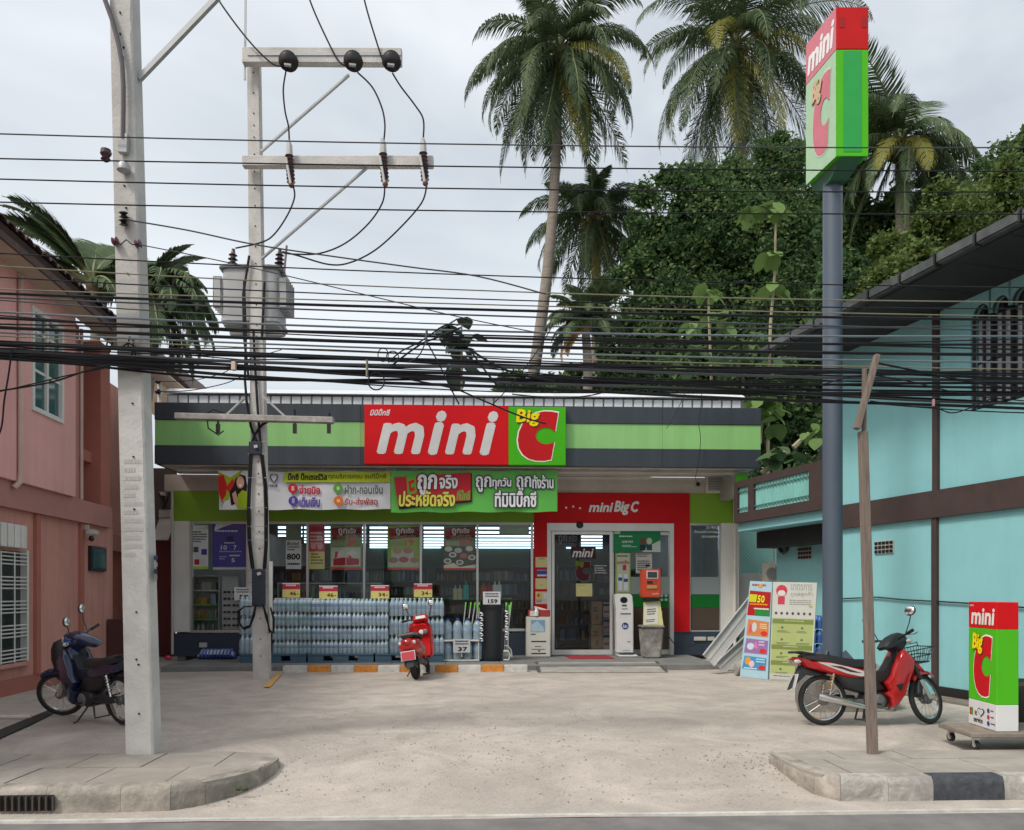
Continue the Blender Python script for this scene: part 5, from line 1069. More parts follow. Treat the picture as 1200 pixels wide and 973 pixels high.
# recessed rear part with balcony
TB('rear_lower_wall', m_teal, e985, tvp(910, 650, -.95)[0], -1.2, -.95, 0, 2.7)
TB('rear_upper_wall', m_sof, e985, ts(880)+2, -3.2, -3.0, 3.0, 5.4)  # wall coloured black for the shaded depth behind the balcony
TB('balcony_slab', m_teal, e985+.001, ts(862), -3, -.06, 2.80, 2.97); MB().box(X(862, 22), X(925, 22), 22, 22.2, 0, 3.4).build('rear_return_wall', mat('shaded_teal', (.16, .36, .34), rough=.85, var=.1), bld, smooth=0); TB('lintel', m_sof, e985+.001, ts(862), -.94, -.5, 2.45, 2.79)  # black strip under the slab paints the balcony's shadow
zA_, zB_ = 3.17, 3.70
TB('balcony_beam', m_brown, e985, ts(862), -.12, .04, 2.971, zA_); TB('balcony_beam', m_brown, e985, ts(862), -.12, .04, zB_, 3.84)
for p0, p1 in ((985, 950), (885, 878.5), (866, 862)): TB('balcony_post', m_brown, ts(p0), ts(p1), -.12, .04, zA_+.001, zB_-.001)
for (p0, p1) in ((950, 885), (878.5, 866)):
    a, b = ts(p0), ts(p1); n = max(4, int((b-a)/.105))
    for i in range(n): MB(TM).tube([(a+(b-a)*(i+.5)/n, -.05, zA_), (a+(b-a)*(i+.5)/n, -.05, zB_)], (b-a)/n*.55, 6).build('corrugation', mat('corrugated_teal', (.22, .52, .48), rough=.45), bld)
    for z in (zA_+.08, zB_-.10): MB(TM).box(a, b, .012, .03, z, z+.02).build('batten', mat('dull_teal_batten', (.08, .2, .18), rough=.6), bld, smooth=0)
k_ = (ts(936), ts(952)); 
sa, za = tvp(952, 655, -.95); sb, zb = tvp(936, 642, -.95); vent(sa, sb, za, zb, -.95)
sa, za = tvp(968, 668, -.6); sb, zb = tvp(957, 634, -.6); r = B(TM, None, 'wall_lamp_box', m_white, sa, sb, -.94, -.8, za, zb, bevel=.03); tag(r, 'upright white box on the turquoise wall just left of the sign pole', 'box')
sa, za = tvp(918, 648, -.9); mb = MB(TM); mb.tube([(sa+.16*cos(q*pi/8), -.9, za+.2+.2*sin(q*pi/8)) for q in range(16)], .035, 6, closed=True); mb.build('hose_coil', m_blk, label='black hose coil hung on the wall behind the wire fence', cat='hose')
# roof: soffit, gutter and slope
e_end = ts(950); nov = 1.15
for i in range(int((e_end-e0)/.8)):
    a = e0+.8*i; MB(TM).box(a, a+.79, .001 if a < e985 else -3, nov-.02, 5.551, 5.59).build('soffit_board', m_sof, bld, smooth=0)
m_gut = mat('weathered_gutter', (.09, .10, .10), rough=.6, var=.25, scale=5, stain=.3)
for i in range(int((e_end-e0)/.62)):
    a = e0+.62*i; dz = .01*((i*7) % 3-1)
    MB(TM).box(a, a+.60, nov-.02, nov+.08, 5.60+dz, 5.74+dz).build('gutter', m_gut, bld, bevel=.02); MB(TM).box(a+.60, a+.62, nov-.02, nov+.09, 5.59, 5.75).build('gutter_joint', m_blk, bld, smooth=0)
MB(TM).hexa([(e0, nov, 5.70), (e_end, nov, 5.70), (e_end, -5, 7.9), (e0, -5, 7.9)], [(e0, nov, 5.76), (e_end, nov, 5.76), (e_end, -5, 7.97), (e0, -5, 7.97)]).build('roof_slope', mat('dark_roof', (.05, .05, .055), rough=.7, var=.2), bld, smooth=0)
# thin cable along the wall
r = MB(TM).tube([(ts(p), .03, tzz(p, y)) for p, y in ((985, 702), (1030, 700), (1060, 703), (1100, 705), (1150, 708), (1200, 712), (1260, 716))], .012, 5).build('wall_cable', m_blk, label='thin dark cable running along the turquoise wall at waist height', cat='cable')

# ------------------------------------------------------------------ ROADSIDE SIGN POLE
PC = cw(4.31, 10.9)
m_pole = mat('slate_blue_paint', (.075, .10, .135), rough=.4, var=.06, scale=1)
r = thing('pole_sign', 'tall slate blue pole carrying an upright red and green mini Big C box sign', 'pole sign', PC)
MB().lathe([(.13, .55), (.125, 7.2)], (PC.x, PC.y, 0), 28).build('pole', m_pole, r)
MB().box(PC.x-.3, PC.x+.3, PC.y-.3, PC.y+.3, .501, .545).build('base_plate', m_pole, r, bevel=.01)
for k in range(4):
    a = pi/4+pi/2*k; MB().beam((PC.x+.13*cos(a), PC.y+.13*sin(a), .70), (PC.x+.26*cos(a), PC.y+.26*sin(a), .56), .015, .12).build('gusset', m_pole, r, smooth=0)
    MB().lathe([(.02, .546), (.02, .60)], (PC.x+.25*cos(a+.5), PC.y+.25*sin(a+.5), 0), 6).build('bolt', m_pvc, r)
NL, NR, FL = cw(4.16, 10.4), cw(4.576, 10.4), cw(4.04, 11.13); FR = NR+(FL-NL); zb, zt = 7.1, 9.02; zm = zt-(zt-zb)*.285
m_sg = mat('sign_side_green', (.08, .46, .012), rough=.6, var=.03, spec=.2); m_sr = mat('sign_side_red', (.52, .010, .012), rough=.6, var=.08, spec=.2)
up = lambda p, z: Vector((p.x, p.y, z))
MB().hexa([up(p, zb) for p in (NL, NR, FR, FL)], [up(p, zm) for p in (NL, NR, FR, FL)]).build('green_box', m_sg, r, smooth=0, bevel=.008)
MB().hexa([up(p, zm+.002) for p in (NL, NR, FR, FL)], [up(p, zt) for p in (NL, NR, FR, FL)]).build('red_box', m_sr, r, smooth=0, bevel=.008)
nf = -(FL-NL).normalized(); nl = Vector((-(FL-NL).y, (FL-NL).x, 0)).normalized(); nl = nl if nl.x < 0 else -nl
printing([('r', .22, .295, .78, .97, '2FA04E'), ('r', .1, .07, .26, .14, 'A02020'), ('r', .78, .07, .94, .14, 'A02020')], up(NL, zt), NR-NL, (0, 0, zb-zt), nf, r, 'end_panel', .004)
printing([('r', 0, 0, 1, .285, 'CC7A86'), ('t', 'mini', .08, .07, .94, .235, 'E8E4E4', .05, .15), ('r', 0, .29, 1, 1, 'A6C6A6')]+logo(.12, .30, .95, .94, red='C87480', edge='C4D2C0', big='C8B090'), up(FL, zt), NL-FL, (0, 0, zb-zt), nl, r, 'face_panel', .004)  # glare on this face is painted in as washed-out red and green
MB().hexa([(PC.x-.12, PC.y-.2, 6.95), (PC.x+.12, PC.y-.2, 6.95), (PC.x+.12, PC.y+.2, 6.95), (PC.x-.12, PC.y+.2, 6.95)], [up(p, zb-.002) for p in (NL+(NR-NL)*.15, NR-(NR-NL)*.15, FR-(NR-NL)*.15, FL+(NR-NL)*.15)]).build('bracket', mat('dark_green_metal', (.03, .12, .06), rough=.5), r, smooth=0)
r = thing('sign_footing', 'square concrete block footing under the tall sign pole', 'concrete footing', PC)
q = [cw(3.62, 10.25), cw(4.85, 10.25), cw(5.15, 11.4), cw(3.98, 11.4)]; q = [up(p, 0) for p in q]
MB().hexa([up(p, -.05) for p in q], [up(p, .5) for p in q]).build('block', mat('footing_concrete', (.30, .285, .26), rough=.95, var=.25, scale=6, bump=.7, stain=.3), r, bevel=.02)
# floor sign on a trolley
m_tr = mat('trolley_board', (.24, .20, .165), rough=.8, var=.2, scale=8, stain=.2)
r = thing('trolley', 'flat grey brown trolley on castors carrying the small box sign', 'trolley', cw(5.0, 8))
q = [cw(4.36, 7.68), cw(5.75, 7.66), cw(5.75, 8.34), cw(4.36, 8.30)]
MB().hexa([up(p, .125) for p in q], [up(p, .17) for p in q]).build('deck', m_tr, r, bevel=.008)
for (x, t) in ((4.44, 7.76), (5.65, 7.74), (4.44, 8.2), (5.65, 8.24)):
    c = cw(x, t); wl = MB(); 
    w = MB(Matrix.Translation((c.x, c.y, .045))).lathe([(.02, -.018), (.042, -.018), (.045, -.01), (.045, .01), (.042, .018), (.02, .018)], axis=(1, .15, 0), n=18).build('castor_wheel', m_rub, r)
    MB(Matrix.Translation((c.x, c.y, .045))).lathe([(.022, -.021), (.022, .021)], axis=(1, .15, 0), n=12).build('hub', m_alu, w)
    MB().box(c.x-.026, c.x+.026, c.y-.02, c.y+.02, .095, .124).box(c.x-.028, c.x-.022, c.y-.015, c.y+.015, .04, .1).box(c.x+.022, c.x+.028, c.y-.015, c.y+.015, .04, .1).build('castor_fork', m_alu, r, smooth=0)
NL, FLx, NR = cw(4.634, 7.75), cw(4.664, 8.28), cw(4.85, 7.76); FR = NR+(FLx-NL); zb, zt = .172, 1.41; H = zt-zb
r = thing('floor_sign', 'small red, green and white mini Big C box sign standing on a trolley', 'sign', (NL+FR)/2+UP*zb)
zs = [zb, zb+H*.205, zt-H*.21, zt]
for i, m in enumerate((m_kw, m_sg, mat('sign_red', (.62, .008, .012), rough=.35))):
    MB().hexa([up(p, zs[i]+.001) for p in (NL, NR, FR, FLx)], [up(p, zs[i+1]) for p in (NL, NR, FR, FLx)]).build(('white_box', 'green_box', 'red_box')[i], m, r, smooth=0, bevel=.004)
nl = Vector((-1, -.05, 0))
printing([('t', 'mini', .12, .055, .93, .175, 'E0E0DC', .05, .12), ('t', 'มินิบิ๊กซี', .06, .02, .2, .035, 'E0E0DC', .02, 0)]+logo(.06, .215, .98, .79, red='C41420')+[('p', [(.05, .86), (.17, .86), (.17, .92), (.05, .92)], '58A030'), ('p', [(.06, .87), (.15, .87), (.15, .88), (.09, .885), (.09, .9), (.15, .905), (.15, .915), (.06, .91)], 'C02020'), ('t', 'it', .24, .875, .32, .915, '202020', .03, 0), ('t', 'service', .2, .93, .52, .97, '202020', .03, 0)]+[('o', .5+.1*cos(a*pi/12) if 0 else .5, .88, .001, .001, '202020') for a in range(1)]+[('p', heart(.47, .88, .12, .04), '28282C'), ('p', heart(.47, .88, .095, .031), 'D2D2D2'), ('c', .72, .855, .045, '4A4A7A'), ('c', .72, .905, .045, 'B83050'), ('c', .72, .955, .045, '3A3A90'), ('l', .80, .845, .95, .865, 1, '505058'), ('l', .80, .895, .95, .915, 1, '505058'), ('l', .80, .945, .97, .965, 1, '505058')], up(FLx, zt), NL-FLx, (0, 0, -H), nl, r, 'printed_design', .003)
r = MB(Matrix.Translation(cw(5.62, 8.9))).lathe([(.22, 0), (.25, .05), (.27, .5), (.24, .54), (.23, .5)], n=20).build('black_tub', m_rub, label='black rubber tub at right edge behind the box sign', cat='tub')
# prop posts at the right
m_wood = mat('grey_weathered_wood', (.19, .15, .125), rough=.9, var=.3, scale=6, stretch=(6, 6, .6), bump=.6, bscale=30)
t = 7.54; r = thing('prop_post', 'weathered wooden post propping up the black cables by the kerb', 'post', up(ct(1022, 884, t), 0))
MB().beam(ct(1022.5, 886, t), ct(1011, 506, t), .085, .07, w2=.075).build('post', m_wood, r, bevel=.006)
MB().beam(ct(1012.5, 512, t), ct(1013, 432, t+.01), .03, .04).build('splice_batten', m_wood, r, smooth=0)
MB().beam(ct(1004, 503, t-.03), ct(1028, 416, t-.03), .075, .05, w2=.06).build('top_brace', m_wood, r, bevel=.006)
# ================================================================== ELECTRIC POLES
m_conc = mat('pole_concrete', (.58, .565, .54), rough=.9, var=.12, scale=2.5, stain=.16, bump=.5, bscale=35, spec=.2)
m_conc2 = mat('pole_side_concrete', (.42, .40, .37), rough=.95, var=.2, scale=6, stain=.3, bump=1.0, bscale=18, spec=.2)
m_galv = mat('galvanised', (.36, .37, .38), rough=.5, metal=.3, var=.1)
m_ins = mat('brown_porcelain', (.05, .02, .025), rough=.2, var=.1, spec=.7)
m_cab = mat('black_cable', (.010, .010, .013), rough=.6, var=.1, spec=.25)
m_cabg = mat('grey_cable', (.05, .055, .065), rough=.5, var=.1)
m_cabl = mat('light_cable', (.13, .16, .19), rough=.4, var=.1)
m_caby = mat('yellow_cable', (.20, .185, .12), rough=.5, var=.1)
def slab_pole(px0a, px1a, ya, px0b, px1b, yb, t, d, zb=None):
    P = []
    for (a, b, y) in ((px0a, px1a, ya), (px0b, px1b, yb)):
        A, B_ = ct(a, y, t), ct(b, y, t)
        if zb is not None and y == ya: A.z = B_.z = zb
        P.append([A, B_, B_+FV*d, A+FV*d])
    return P
t1 = 7.5
p1 = thing('electric_pole', 'leaning rectangular concrete pole at the left kerb, the nearer pole', 'utility pole', up(ct(163, 885, t1), 0), 'concrete electric poles')
a, b = slab_pole(147, 180, 885, 123.5, 148, -200, t1, .18, -.1)
mb = MB(); N_ = 26; rnd = random.Random(5)   # shaft with chipped right arris
secs = []
for i in range(N_*4+1):
    k = i/(N_*4); q = [a[j].lerp(b[j], k) for j in range(4)]; ex = (q[1]-q[0]).normalized(); ch = .012+.010*noise.noise(Vector((0, 0, i*.7)))+.006*rnd.random()
    secs.append([q[0]+ex*.006, q[1]-ex*ch, q[1]+FV*ch*.9+ex*.0, q[1]+FV*.09, q[2], q[3]])
mb.loft(secs); mb.build('shaft', m_conc, p1, smooth=25)
for (x, y) in ((141, 15), (141, 40), (145, 56), (144, 67), (146, 218), (148, 244), (150, 321), (155.5, 473), (156.5, 535.5), (157.5, 597), (160, 717.5), (162.5, 779), (163, 836.5), (160, 773)):
    MB().lathe([(.009, 0), (.009, .008)], ct(x, y, t1-.002), 8, axis=-FV).build('bolt_hole', m_dark, p1)
o = printing([('l', .05, .02, .9, .98, 12, 'B9B6AF')], ct(144, 536, t1-.001), ct(170, 536, t1)-ct(144, 536, t1), ct(144, 660, t1)-ct(144, 536, t1), -FV, p1, 'stencilled_lettering', .002); o['kind'] = 'stuff'
o.scale = (1, 1, 1)
MB().tube([ct(x, y, t1-.05) for x, y in ((118, -25), (123, 0), (131, 22), (139, 52), (143, 75), (144.5, 100), (144.5, 128), (144, 162))], .022, 8).build('conduit', mat('dark_conduit', (.10, .09, .10), rough=.6), p1)
MB().box(0, 1, 0, 1, 0, 1) ; MB(Matrix.Translation(ct(147, 168, t1-.03))@Matrix.Rotation(.05, 4, 'Y')).box(-.055, .03, -.03, .02, -.10, .08).build('bracket', m_galv, p1, bevel=.006)
MB(Matrix.Translation(ct(145, 195, t1-.06))).lathe([(.03, -.06), (.06, -.04), (.06, .0), (.04, .03)], n=12).build('clamp', m_galv, p1)
MB().tube([ct(131, 180, t1), ct(124, 180, t1)], .01, 5).build('insulator_pin', m_galv, p1)
MB(Matrix.Translation(ct(124, 187, t1))).lathe([(.02, -.02), (.045, .0), (.03, .02), (.05, .05), (.045, .09), (.015, .10)], n=12).build('insulator', m_ins, p1)
for x, y in ((145, 252), (145, 261)): MB(Matrix.Translation(ct(x, y, t1-.05))).lathe([(.02, -.03), (.045, -.02), (.02, 0), (.045, .02), (.02, .03)], n=12, axis=(0, -.3, 1)).build('spool_insulator', m_blk, p1)
for x, y in ((135, 283), (162, 286)): MB(Matrix.Translation(ct(x, y, t1-.04))).lathe([(.02, -.03), (.04, -.02), (.025, 0), (.04, .02), (.02, .03)], n=12, axis=(1, 0, .2)).build('spool_insulator', mat('purple_brown_porcelain', (.12, .04, .06), rough=.3), p1)
MB().tube([ct(135, 283, t1-.08), ct(141, 287, t1-.06), ct(148, 281, t1-.06), ct(155, 287, t1-.06), ct(162, 286, t1-.08)], .006, 5).build('tie_wire', m_cab, p1)
for x in (127, 152): MB().tube([ct(x, 395, t1-.04), ct(x-2, 405, t1-.08), ct(x+2, 412, t1-.05), ct(x+5, 400, t1-.08), ct(x+1, 396, t1-.04)], .008, 5).build('cable_hook', m_cab, p1)
MB().tube([ct(x, y, t1-.08) for x, y in ((141, 408), (150, 402), (158, 406), (159, 420), (153, 430), (154, 418), (157, 408))], .008, 5).build('cable_loop', m_cab, p1)
for i, (y, c) in enumerate(((651, '2A3A60'), (659, 'A0A4A8'), (667, '28303C'), (674, '8A8C90'))):
    MB().box(0, 0, 0, 0, 0, 0); A = ct(180.5, y, t1+.02); B_ = ct(184, y, t1+.16); MB().hexa([A, A-UP*.045, B_-UP*.045, B_], [A+RV*.004, A-UP*.045+RV*.004, B_-UP*.045+RV*.004, B_+RV*.004]).build('sticker', ink(c), p1, smooth=0)
r = MB().beam(ct(163, 93, t1+.1), ct(300, -50, t1+.1), .045, .045).build('steel_strut', m_galv, label='long diagonal galvanised strut rising from the nearer pole', cat='strut', group=None)
# second pole with transformer
t2 = 14.1
p2 = thing('electric_pole', 'farther concrete pole before the shop window with crossarms and black riser cables', 'utility pole', up(ct(307, 796, t2), 0), 'concrete electric poles')
a, b = slab_pole(296, 315.5, 796, 289, 303.3, 60, t2, .15, -.05)
MB().hexa(a, b).build('shaft', m_conc, p2, bevel=.015)
y = 85
while y < 790:
    x = 296.5+(306-296.5)*(y-60)/736; MB().lathe([(.012, 0), (.012, .008)], ct(x, y, t2-.002), 6, axis=-FV).build('bolt_hole', m_dark, p2); y += random.choice((14, 20, 24))
def arm(nm, x0, x1, y0, y1, hpx, t=t2-.15, w=.14, m=m_conc): MB().beam(ct(x0, y0, t), ct(x1, y1, t), w, hpx/FOC*t).build(nm, m, p2, bevel=.01)
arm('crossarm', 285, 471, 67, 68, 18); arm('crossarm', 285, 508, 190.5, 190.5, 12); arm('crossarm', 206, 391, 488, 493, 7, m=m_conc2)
MB().beam(ct(290, 63, t2-.23), ct(470, 63, t2-.23), .01, .06).build('arm_cap', m_galv, p2)
MB().beam(ct(287, 94, t2-.1), ct(288, -30, t2-.1), .035, .02).build('lightning_rod', m_galv, p2)
for A, B_ in (((306, 178), (409, 88)), ((306, 304), (431, 196)), ((286, 467), (264, 488)), ((308, 464), (337, 491))): MB().beam(ct(*A, t2-.1), ct(*B_, t2-.12), .055, .03).build('brace', m_galv, p2)
for (x, y) in ((338, 72), (414, 72), (459, 72)):
    MB().lathe([(.05, -.22), (.05, -.14), (.12, -.12), (.15, -.09), (.10, -.07), (.155, -.03), (.10, -.01), (.16, .04), (.11, .06), (.12, .12), (.05, .16)], ct(x, y, t2-.3), 18, axis=(-.05, -1, -.45)).build('insulator', m_blk, p2)
    MB().tube([ct(x-5, y+4, t2-.5), ct(x+3, y+5, t2-.48)], .03, 6).build('wire_clamp', m_galv, p2)
for i, (x, y0_, y1_, lb) in enumerate(((340, 165, 219, 'leftmost dark fuse cutout hanging at the second crossarm'), (450, 163, 218, 'middle dark fuse cutout hanging at the second crossarm'), (497, 162, 217, 'rightmost dark fuse cutout near the end of the second crossarm'))):
    tt = t2-.32; r = thing('fuse_cutout', lb, 'fuse', ct(x, y1_, tt), 'fuse cutouts on the crossarm')
    MB().tube([ct(x-2, y0_, tt), ct(x-1, y0_+6, tt), ct(x-1, y0_+18, tt)], [.03, .05, .06], 10).build('clamp_head', mat('light_grey_porcelain', (.42, .42, .42), rough=.4), r)
    MB().tube([ct(x-1+.15*k, y0_+18+2.2*k, tt) for k in range(15)], [.055 if k % 2 else .075 for k in range(15)], 10).build('porcelain', m_ins, r)
    MB().tube([ct(x-5, y0_+20, tt-.1), ct(x+.5, y1_-4, tt-.12)], .022, 6).build('fuse_tube', m_pvc, r); MB().ball(ct(x+1.5, y1_-2, tt), .05).build('foot_clamp', mat('dull_red_metal', (.22, .08, .07), rough=.6), r)
def wire(lb, pts, t=t2-.3, r_=.014, m=m_cab, nm='drop_wire', grp='wires of the transformer pole'):
    P = [Vector(p) for p in pts]; Q = []
    for i in range(len(P)-1):   # catmull rom
        p0, p1_, p2_, p3 = P[max(i-1, 0)], P[i], P[i+1], P[min(i+2, len(P)-1)]
        for k in range(6):
            u = k/6; Q.append(.5*((2*p1_)+(p2_-p0)*u+(2*p0-5*p1_+4*p2_-p3)*u*u+(3*p1_-p0-3*p2_+p3)*u**3))
    Q.append(P[-1]); return MB().tube([ct(q.x, q.y, t) if len(q) < 3 or q[2] == 0 else ct(q.x, q.y, q[2]) for q in Q], r_, 6).build(nm, m, None, lb, 'cable', grp)
V3 = lambda l: [Vector((x, y, 0)) for x, y in l]
wire('wire from the sky down to the leftmost crossarm insulator', V3(((235, -40), (256, 0), (290, 46), (318, 74), (333, 78))))
wire('wire from the sky down to the middle crossarm insulator', V3(((350, -50), (363, 0), (384, 48), (398, 73), (410, 78))))
wire('wire from the sky down to the right crossarm insulator', V3(((418, -50), (427, 0), (440, 45), (450, 74), (456, 79))))
wire('short wire from leftmost insulator down to its fuse', V3(((335, 84), (332, 105), (334, 130), (338, 148), (339, 166))))
wire('curved wire from middle insulator out to its fuse', V3(((419, 85), (436, 102), (447, 125), (451, 145), (450, 164))))
wire('curved wire from right insulator out to its fuse', V3(((460, 86), (470, 102), (486, 123), (496, 140), (496, 163))))
wire('wire from leftmost fuse looping down behind the pole', V3(((344, 219), (345, 232), (337, 252), (322, 274), (307, 284), (276, 291))))
wire('wire from middle fuse curving down to the transformer', V3(((451, 219), (448, 238), (432, 262), (405, 285), (375, 297), (345, 298), (330, 296))))
wire('wire from right fuse with the longest sag to the transformer', V3(((500, 218), (494, 238), (470, 266), (440, 293), (410, 308), (385, 310), (350, 300), (331, 295))))
# transformer
tr_t = t2+.42
r = thing('transformer', 'grey drum transformer with fins and purple bushings behind the farther pole', 'transformer', ct(299, 388, tr_t))
m_trf = mat('transformer_grey', (.40, .41, .42), rough=.5, var=.06, stain=.1)
c = ct(299, 388, tr_t); hz = ct(299, 324, tr_t).z-c.z; hw = .49
ov = lambda k, z: [Vector((c.x+hw*k*(abs(cos(a*pi/12))**.25)*(1 if cos(a*pi/12) > 0 else -1), c.y+.36*k*(abs(sin(a*pi/12))**.25)*(1 if sin(a*pi/12) > 0 else -1), c.z+z)) for a in range(24)]
MB().loft([ov(.98, 0), ov(1, .03), ov(1, hz-.08), ov(1, hz)]).build('tank', m_trf, r)
MB().loft([ov(1.10, hz+.001), ov(1.12, hz+.02), ov(1.10, hz+.06)]).build('lid', mat('lid_dark', (.16, .17, .18), rough=.5), r); MB().loft([ov(1.06, .06), ov(1.06, .11)]).build('band', m_trf, r)
for sg in (-1, 1):
    for k in range(5): MB().box(*sorted((c.x+sg*(hw+.0), c.x+sg*(hw+.16))), c.y-.3+.12*k, c.y-.28+.12*k, c.z+.30, c.z+hz-.12).build('cooling_fin', m_trf, r, smooth=0)
    MB().box(*sorted((c.x+sg*(hw+.01), c.x+sg*(hw+.15))), c.y-.33, c.y-.30, c.z+.31, c.z+hz-.13).build('fin_plate', m_trf, r, bevel=.02)
for x in (272, 327.5):
    b0 = ct(x, 323, tr_t-.1); prof = [(.07, 0)]+[q for k in range(5) for q in ((.045, .04+.075*k), (.11-.008*k, .06+.075*k), (.045, .085+.075*k))]+[(.03, .43), (.03, .47)]
    MB().lathe(prof, b0, 14, axis=(.05 if x < 300 else .02, 0, 1)).build('bushing', m_ins, r)
for x in (282, 288, 315, 310): MB().lathe([(.03, 0), (.03, .12), (.015, .13), (.015, .18)], ct(x, 322, tr_t-.15), 8).build('small_bushing', m_pvc, r)
MB().tube([ct(333, 320, tr_t-.2), ct(336, 288, tr_t-.2)], .02, 6).build('arrester', mat('pinkish_tube', (.22, .15, .16), rough=.5), r)
MB().beam(ct(270, 391, tr_t-.2), ct(332, 392, tr_t-.2), .08, .06).build('mount', m_galv, r)
# riser cables, junction boxes and coils on the second pole
def rc(pts, r_=.022, m=m_cab, t=t2-.05): MB().tube([ct(x, y, t) for x, y in pts], r_, 6).build('riser_cable', m, p2)
rc(((286, 330), (288, 400), (287, 445), (289, 470), (294, 500), (301, 518))); rc(((297, 388), (299, 430), (302, 480), (305, 518)))
rc(((292, 300), (285, 345), (286, 395), (291, 440))); rc(((310, 330), (307, 395)))
rc(((295, 533), (293, 570), (292, 600), (293, 635), (297, 667))); rc(((306, 533), (310, 570), (311, 600), (311, 640), (309, 667))); rc(((293, 533), (291, 570), (290, 600), (291, 635), (295, 667)), .015); rc(((308, 533), (312.5, 570), (313.5, 600), (313, 640), (311, 667)), .015)
rc(((336, 488), (318, 492), (307, 498), (298, 510), (295, 520))); rc(((262, 505), (256, 510), (244, 502), (242, 485), (250, 480), (262, 484)), .012); rc(((345, 480), (346, 495), (344, 507)), .018); rc(((386, 484), (387, 497), (385, 508)), .018); rc(((255, 488), (256, 500), (255, 507)), .018)
for x in (255.5, 345.5, 385.5): MB().beam(ct(x, 497, t2-.25), ct(x, 508, t2-.25), .06, .06).build('cable_clamp', m_blk, p2)
for (x0, x1, y0_, y1_) in ((292.5, 307.5, 518, 533), (296, 311.5, 667, 711)):
    A, B_ = ct(x0, y1_, t2-.03), ct(x1, y0_, t2-.03); MB().prism([Vector((A.x, A.y, A.z)), Vector((B_.x, B_.y, A.z)), Vector((B_.x, B_.y, B_.z)), Vector((A.x, A.y, B_.z))], -FV*.05).build('junction_box', mat('navy_box', (.02, .03, .045), rough=.5), p2, bevel=.01)
    MB().beam(ct((x0+x1)/2-2, y0_+6, t2-.09), ct((x0+x1)/2+2, y0_+5, t2-.09), .05, .05).build('sticker', m_pvc, p2, smooth=0)
for y in (518, 532, 560, 595, 617, 633, 669, 683, 694, 710): MB().beam(ct(290.5, y, t2-.06), ct(312.5, y, t2-.06), .012, .012).build('strap', m_galv, p2, smooth=0)
for k in range(3): rc(((300, 708), (298-k, 722), (293, 735-k), (286-k, 738-k), (281-k, 730), (281-k, 716), (286, 711), (295, 711)), .012, t=t2-.12-.02*k); rc(((308, 708), (311+k, 722), (316, 738+2*k), (320+k*.5, 742), (320+k*.6, 725), (317, 712)), .012, t=t2-.12-.02*k)
MB().tube([ct(317, 741, t2-.02), ct(317.5, 658, t2-.02)], .035, 8).build('conduit', mat('pale_pvc', (.55, .55, .52), rough=.5), p2)
MB().tube([ct(312.5, 741, t2-.02), ct(312.5, 712, t2-.02)], .02, 8).build('conduit', _M['pale_pvc'], p2)
# ------------------------------------------------------------------ street cables
YCB = 7.55
PXS = [-500, -250, 0, 100, 200, 300, 400, 500, 600, 700, 800, 900, 1000, 1100, 1200, 1450, 1700]
def cable(lb, y0, y6, y12, r_, m=m_cab, wob=0, Y=YCB, seed=0, grp='cables strung along the street'):
    rnd = random.Random(seed); c2 = (y0-2*y6+y12)/2; c1 = (y12-y0)/2; ph = [rnd.uniform(0, 6.28) for _ in range(3)]; fr = [rnd.uniform(.002, .012) for _ in range(3)]
    pts = []
    for px in (range(-500, 1701, 25) if wob else PXS):
        u = (px-600)/600; y = y6+c1*u+c2*u*u+wob*sum(sin(px*fr[k]+ph[k]) for k in range(3))/2
        p = at(px, y, Y+(wob*.004*sin(px*.007+ph[0]))); pts.append(p)
    return MB().tube(pts, r_, 5).build('street_cable', m, None, lb, 'cable', grp, smooth=60)
for i, (y0, y6, y12, r_, m, lb) in enumerate((
    (157, 170, 173, .0065, m_cabg, 'topmost thin grey wire crossing the whole view'), (186, 196, 201, .0065, m_cab, 'second wire from the top, level with the second crossarm'),
    (210, 222, 225, .0065, m_cab, 'third wire from the top, below the fuse cutouts'), (237, 248, 251, .0065, m_cab, 'fourth wire from the top, alone above the transformer'),
    (297, 324, 337, .006, m_cab, 'thin black wire crossing the transformer lid'), (312, 342, 354, .006, m_caby, 'upper yellowish wire crossing the pink house eave'),
    (325, 352, 362, .006, m_cab, 'thin black wire across the upper transformer tank'), (339, 358, 371, .006, m_caby, 'lower yellowish wire crossing the tiled eave'),
    (344, 364, 375, .013, m_cab, 'thicker black cable across the middle of the transformer'), (349, 371, 388, .008, m_cabg, 'grey cable just below the thicker one'),
    (366, 389, 394, .010, m_cabl, 'pale blue grey cable low across the transformer'), (373, 397, 404, .012, m_cab, 'black cable under the transformer tank'),
    (384, 406, 416, .016, m_cab, 'heaviest single black cable just above the bundle'), (390, 413, 425, .009, m_cabl, 'pale grey cable beneath the heaviest one'), (394, 419, 433, .006, m_caby, 'lowest yellowish wire above the black bundle'),
    (400, 425, 438, .010, m_cab, 'black cable closest above the bundle'), (352, 382, 380, .006, m_cabg, 'thin grey wire slightly sagging at transformer height'), (370, 401, 397, .006, m_cab, 'thin black wire sagging in the middle above the bundle'), (380, 394, 410, .008, m_cab, 'black wire crossing its neighbours below the transformer'))):
    cable(lb, y0, y6, y12, r_, m, seed=i)
for i in range(20):
    k = i/19; y0 = 402+19*k+random.uniform(-3, 3); y6 = 424+32*k+random.uniform(-4, 4); y12 = 436+40*k+random.uniform(-5, 5)
    cable('black cable in the thick tangled bundle above the shop sign', y0, y6, y12, random.choice((.006, .008, .010, .012, .015)), random.choice((m_cab, m_cab, m_cab, m_cabg)), wob=random.uniform(1.5, 6), seed=50+i, Y=YCB+random.uniform(-.04, .03), grp='black cables of the tangled bundle')
